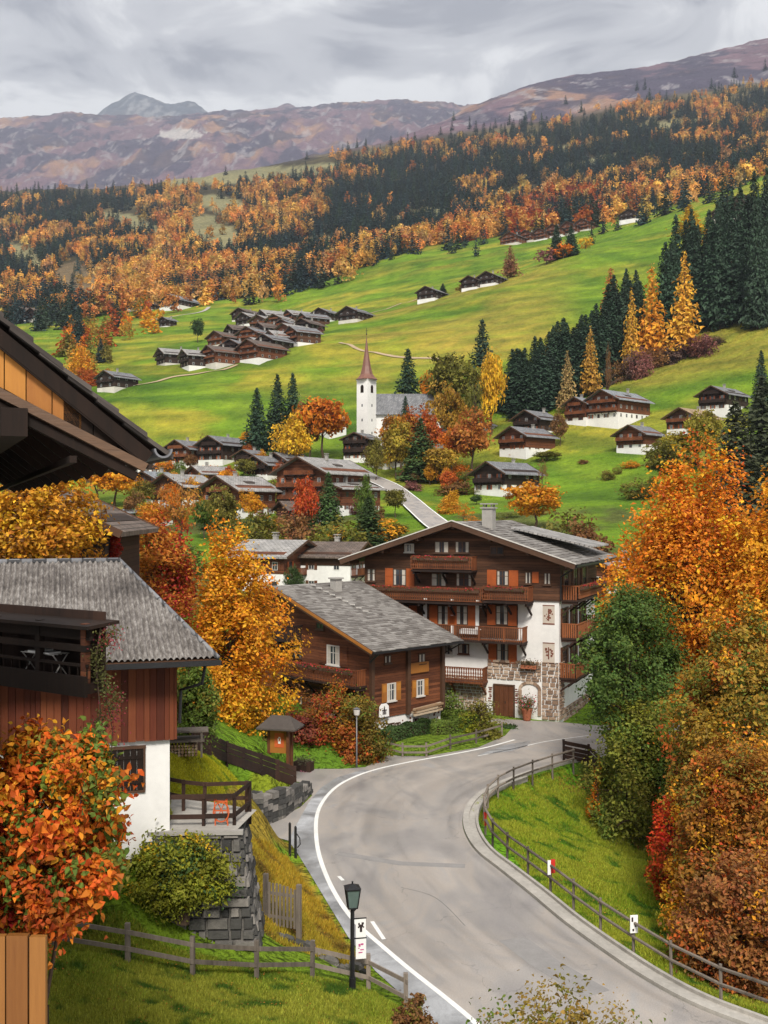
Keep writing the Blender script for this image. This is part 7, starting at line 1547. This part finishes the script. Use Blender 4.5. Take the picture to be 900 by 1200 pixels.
def merge(name, items, kinds, label, cat):
    Vs, Cs = [], []
    buf = []
    for kd in kinds:
        for me, _ in TPL[kd]:
            v = np.zeros(len(me.vertices) * 3, np.float32); me.vertices.foreach_get('co', v); buf.append((v.reshape(-1, 3), kd))
    for (x, y, z, h, l, c_) in items:
        v, kd = buf[int(r2.integers(len(buf)))]
        a = r2.uniform(0, 6.28); s_ = h * r2.uniform(.8, 1.35) * (.72 if kd == 'far_round' else 1); ca, sa = math.cos(a) * s_, math.sin(a) * s_
        w = np.stack([v[:, 0] * ca - v[:, 1] * sa + x, v[:, 0] * sa + v[:, 1] * ca + y, v[:, 2] * h + z - .5], 1).astype(np.float32)
        Vs.append(w); k = r2.uniform(.55, 1.35); Cs.append(np.tile(np.array(c_, np.float32) * [k, k * r2.uniform(.85, 1.15), k], (len(w), 1)))
    V = np.concatenate(Vs); o = mesh_np(name, V, np.arange(len(V)).reshape(-1, 4), 'far_leaf', colors=np.concatenate(Cs)); return tag(o, label, cat, kind='stuff')
merge('larch_forest', [r for r in rest if r[4]], ('far_larch', 'far_round', 'far_round'), 'orange larches scattered over the mountainside above the meadows', 'forest')
merge('spruce_forest', [r for r in rest if not r[4]], ('far_spruce',), 'dark spruces covering the mountainside between the orange larches', 'forest')
print('forest', len(cand), nl_, ns_)

# ================================================================ grass and fallen leaves
def grass(name, label, poly, n, hmin, hmax, colfn, wid=.012):
    poly = [p for p in poly]; xs = [p[0] for p in poly]; ys = [p[1] for p in poly]; g = np.random.default_rng(77)
    x = g.uniform(min(xs), max(xs), n); y = g.uniform(min(ys), max(ys), n); k = inside(poly, x, y) & ~inside(ROADPOLY, x, y) & (pdist(ROADPOLY, x, y) > .25); x, y = x[k], y[k]; n = len(x)
    pxx = 450 + x / y * F; i = np.clip((pxx - TX[0]) / 7, 0, len(TX) - 1.001); j = np.clip((np.log(y) - lgY[0]) / (lgY[1] - lgY[0]), 0, len(TY) - 1.001); i0, j0 = i.astype(int), j.astype(int); a, b = i - i0, j - j0
    z = (GZ[j0, i0] * (1 - a) + GZ[j0, i0 + 1] * a) * (1 - b) + (GZ[j0 + 1, i0] * (1 - a) + GZ[j0 + 1, i0 + 1] * a) * b
    cl = fbm(x * 1.4, y * 1.4, 3, 7); h = g.uniform(hmin, hmax, n) * (.5 + cl); th = g.uniform(0, 6.28, n); wv = np.stack([np.cos(th), np.sin(th), 0 * th], 1) * (wid * g.uniform(.7, 1.6, n))[:, None]
    p = np.stack([x, y, z - .01], 1); ln = np.stack([g.normal(size=n) * .4, g.normal(size=n) * .4, np.ones(n)], 1) * h[:, None]
    V = np.stack([p - wv, p + wv, p + ln * .6 + wv * .7, p + ln], 1).reshape(-1, 3); Cc = np.repeat(colfn(x, y, g, cl), 4, 0)
    return tag(mesh_np(name, V, np.arange(n * 4).reshape(n, 4), 'grass_blade', colors=Cc), label, 'grass', kind='stuff')
def gcol(base, alt, dark):
    def f(x, y, g, cl):
        k = fbm(x * .35, y * .35, 4, 31)[:, None]; r_ = g.random((len(x), 1)); c = np.array(base) * (1 - r_) + np.array(alt) * r_; w_ = np.clip((k - .42) * 5, 0, 1); c = c * (1 - w_ * .75) + np.array(alt) * w_ * .75; d = np.clip((.45 - cl[:, None]) * 5, 0, 1); return c * (1 - d) + np.array(dark) * d
    return f
grass('grass', 'short green grass of the sloping lawn below the two rail fence', [(-9, 22), (-10, 31), (-3.2, 31.2), (-.4, 32), (1.0, 30.4), (1.9, 28), (2.2, 22)], 260000, .05, .14, gcol((.15, .23, .015), (.32, .32, .04), (.06, .12, .014)))
grass('grass', 'bright green grass filling the inside of the bend', [P(552, 950), P(566, 932), P(600, 914), P(660, 898), (P(800, 990, -2.5)), (14, 40), (14.5, 32), P(880, 1198)], 260000, .05, .15, gcol((.17, .28, .014), (.34, .35, .035), (.07, .15, .014)), .016)
grass('grass', 'dry golden grass and leaves on the bank beside the pavement', [P(262, 975, 3), P(300, 985, 1.6), P(338, 1000, .3), P(366, 1048, .05), P(405, 1098), P(440, 1142), P(330, 1108, 1), P(280, 1060, 2)], 70000, .05, .2, gcol((.48, .28, .025), (.34, .28, .03), (.16, .11, .025)))
grass('grass', 'yellow green grass of the little lawn beside the barn', [(-6.6, 33), (-9.2, 38), (-9, 46), (-4.6, 53), P(362, 932), (-4.0, 47.2), (-6.2, 47)], 150000, .04, .10, gcol((.27, .33, .015), (.42, .38, .02), (.12, .19, .012)), .014)
def fallen(name, label, poly, n, cols, sz=.07):
    xs = [p[0] for p in poly]; ys = [p[1] for p in poly]; g = np.random.default_rng(9); x = g.uniform(min(xs), max(xs), n); y = g.uniform(min(ys), max(ys), n); k = inside(poly, x, y); x, y = x[k], y[k]
    z = np.array([max(ground(a, b), -9) for a, b in zip(x, y)]) + .05; V, F_ = leaves(np.stack([x, y, z], 1), np.tile([0, 0, 1.], (len(x), 1)) + g.normal(size=(len(x), 3)) * .3, sz * g.uniform(.6, 1.3, len(x)), .7, g)
    cc = np.array(cols)[g.integers(len(cols), size=len(x))]; return tag(mesh_np(name, V, F_, 'grass_blade', colors=np.repeat(cc, 4, 0)), label, 'fallen leaves', kind='stuff')
fallen('fallen_leaves', 'brown leaves strewn along the wooded edge of the green slope', [P(640, 905), P(700, 893), P(780, 925, -2.5), P(800, 1010, -3), P(760, 1000, -2.6), P(690, 935, -1.2)], 9000, [(.25, .10, .03), (.35, .18, .04), (.14, .07, .03)], .11)
fallen('fallen_leaves', 'yellow leaves scattered over the bank beside the pavement', [P(262, 975, 3), P(300, 985, 1.6), P(338, 1000, .3), P(366, 1048, .05), P(405, 1098), P(440, 1142), P(330, 1108, 1), P(280, 1060, 2)], 5000, [(.42, .24, .03), (.38, .14, .02), (.25, .12, .03)], .07)

fallen('fallen_leaves', 'rust and yellow leaves sprinkled on the lawn beneath the red leaved tree', [(-9, 22), (-10, 31), (-3.2, 31.2), (-.4, 32), (1.0, 30.4), (1.9, 28), (2.2, 22)], 2600, [(.42, .20, .03), (.35, .12, .02), (.22, .10, .03)], .06)
fallen('fallen_leaves', 'scattered yellow leaves on the bright grass inside the bend', [P(556, 950), P(600, 914), P(660, 898), P(800, 990, -2.5), (14, 40), (14.5, 32), P(880, 1198)], 2200, [(.42, .26, .04), (.30, .14, .03)], .08)
fallen('fallen_leaves', 'small brown leaves blown along the pavement and the road edge', [P(350, 1002), P(385, 1060), P(440, 1138), P(520, 1215), P(570, 1210), P(480, 1136), P(415, 1079), P(377, 1012), P(371, 958), P(412, 912), P(395, 905), P(350, 950)], 900, [(.25, .12, .03), (.16, .08, .04)], .06)
flat_ribbon('road_patch', [P(600, 1100), P(640, 1130), P(700, 1165)], -.5, .5, .006, 'asphalt_patch')
flat_ribbon('road_patch', [P(395, 1000), P(470, 1012), P(545, 1015)], -.25, .25, .006, 'asphalt_patch')
flat_ribbon('road_seam', spline([P(470, 1040), P(510, 1052), P(545, 1085)], 6), -.012, .012, .007, 'asphalt_seam')
# ================================================================ haze over the valley
HAZE = True
if HAZE:
    m = MB(); zmin, zmax = float(GZ.min()) - 1, float(max(GZ.max(), CZ)) + 60
    m.box(-9500, 12500, -30, 12700, zmin - 3, zmax)
    mt_, t = nodes_of('haze'); v = N(t, 'ShaderNodeVolumePrincipled', {'Color': (.74, .82, .97, 1), 'Density': 0.00006, 'Anisotropy': .2}); o = N(t, 'ShaderNodeOutputMaterial'); t.links.new(v.outputs[0], o.inputs['Volume'])
    tag(m.build('haze', 'haze'), 'thin bluish haze between the village and the mountains', None, kind='stuff')
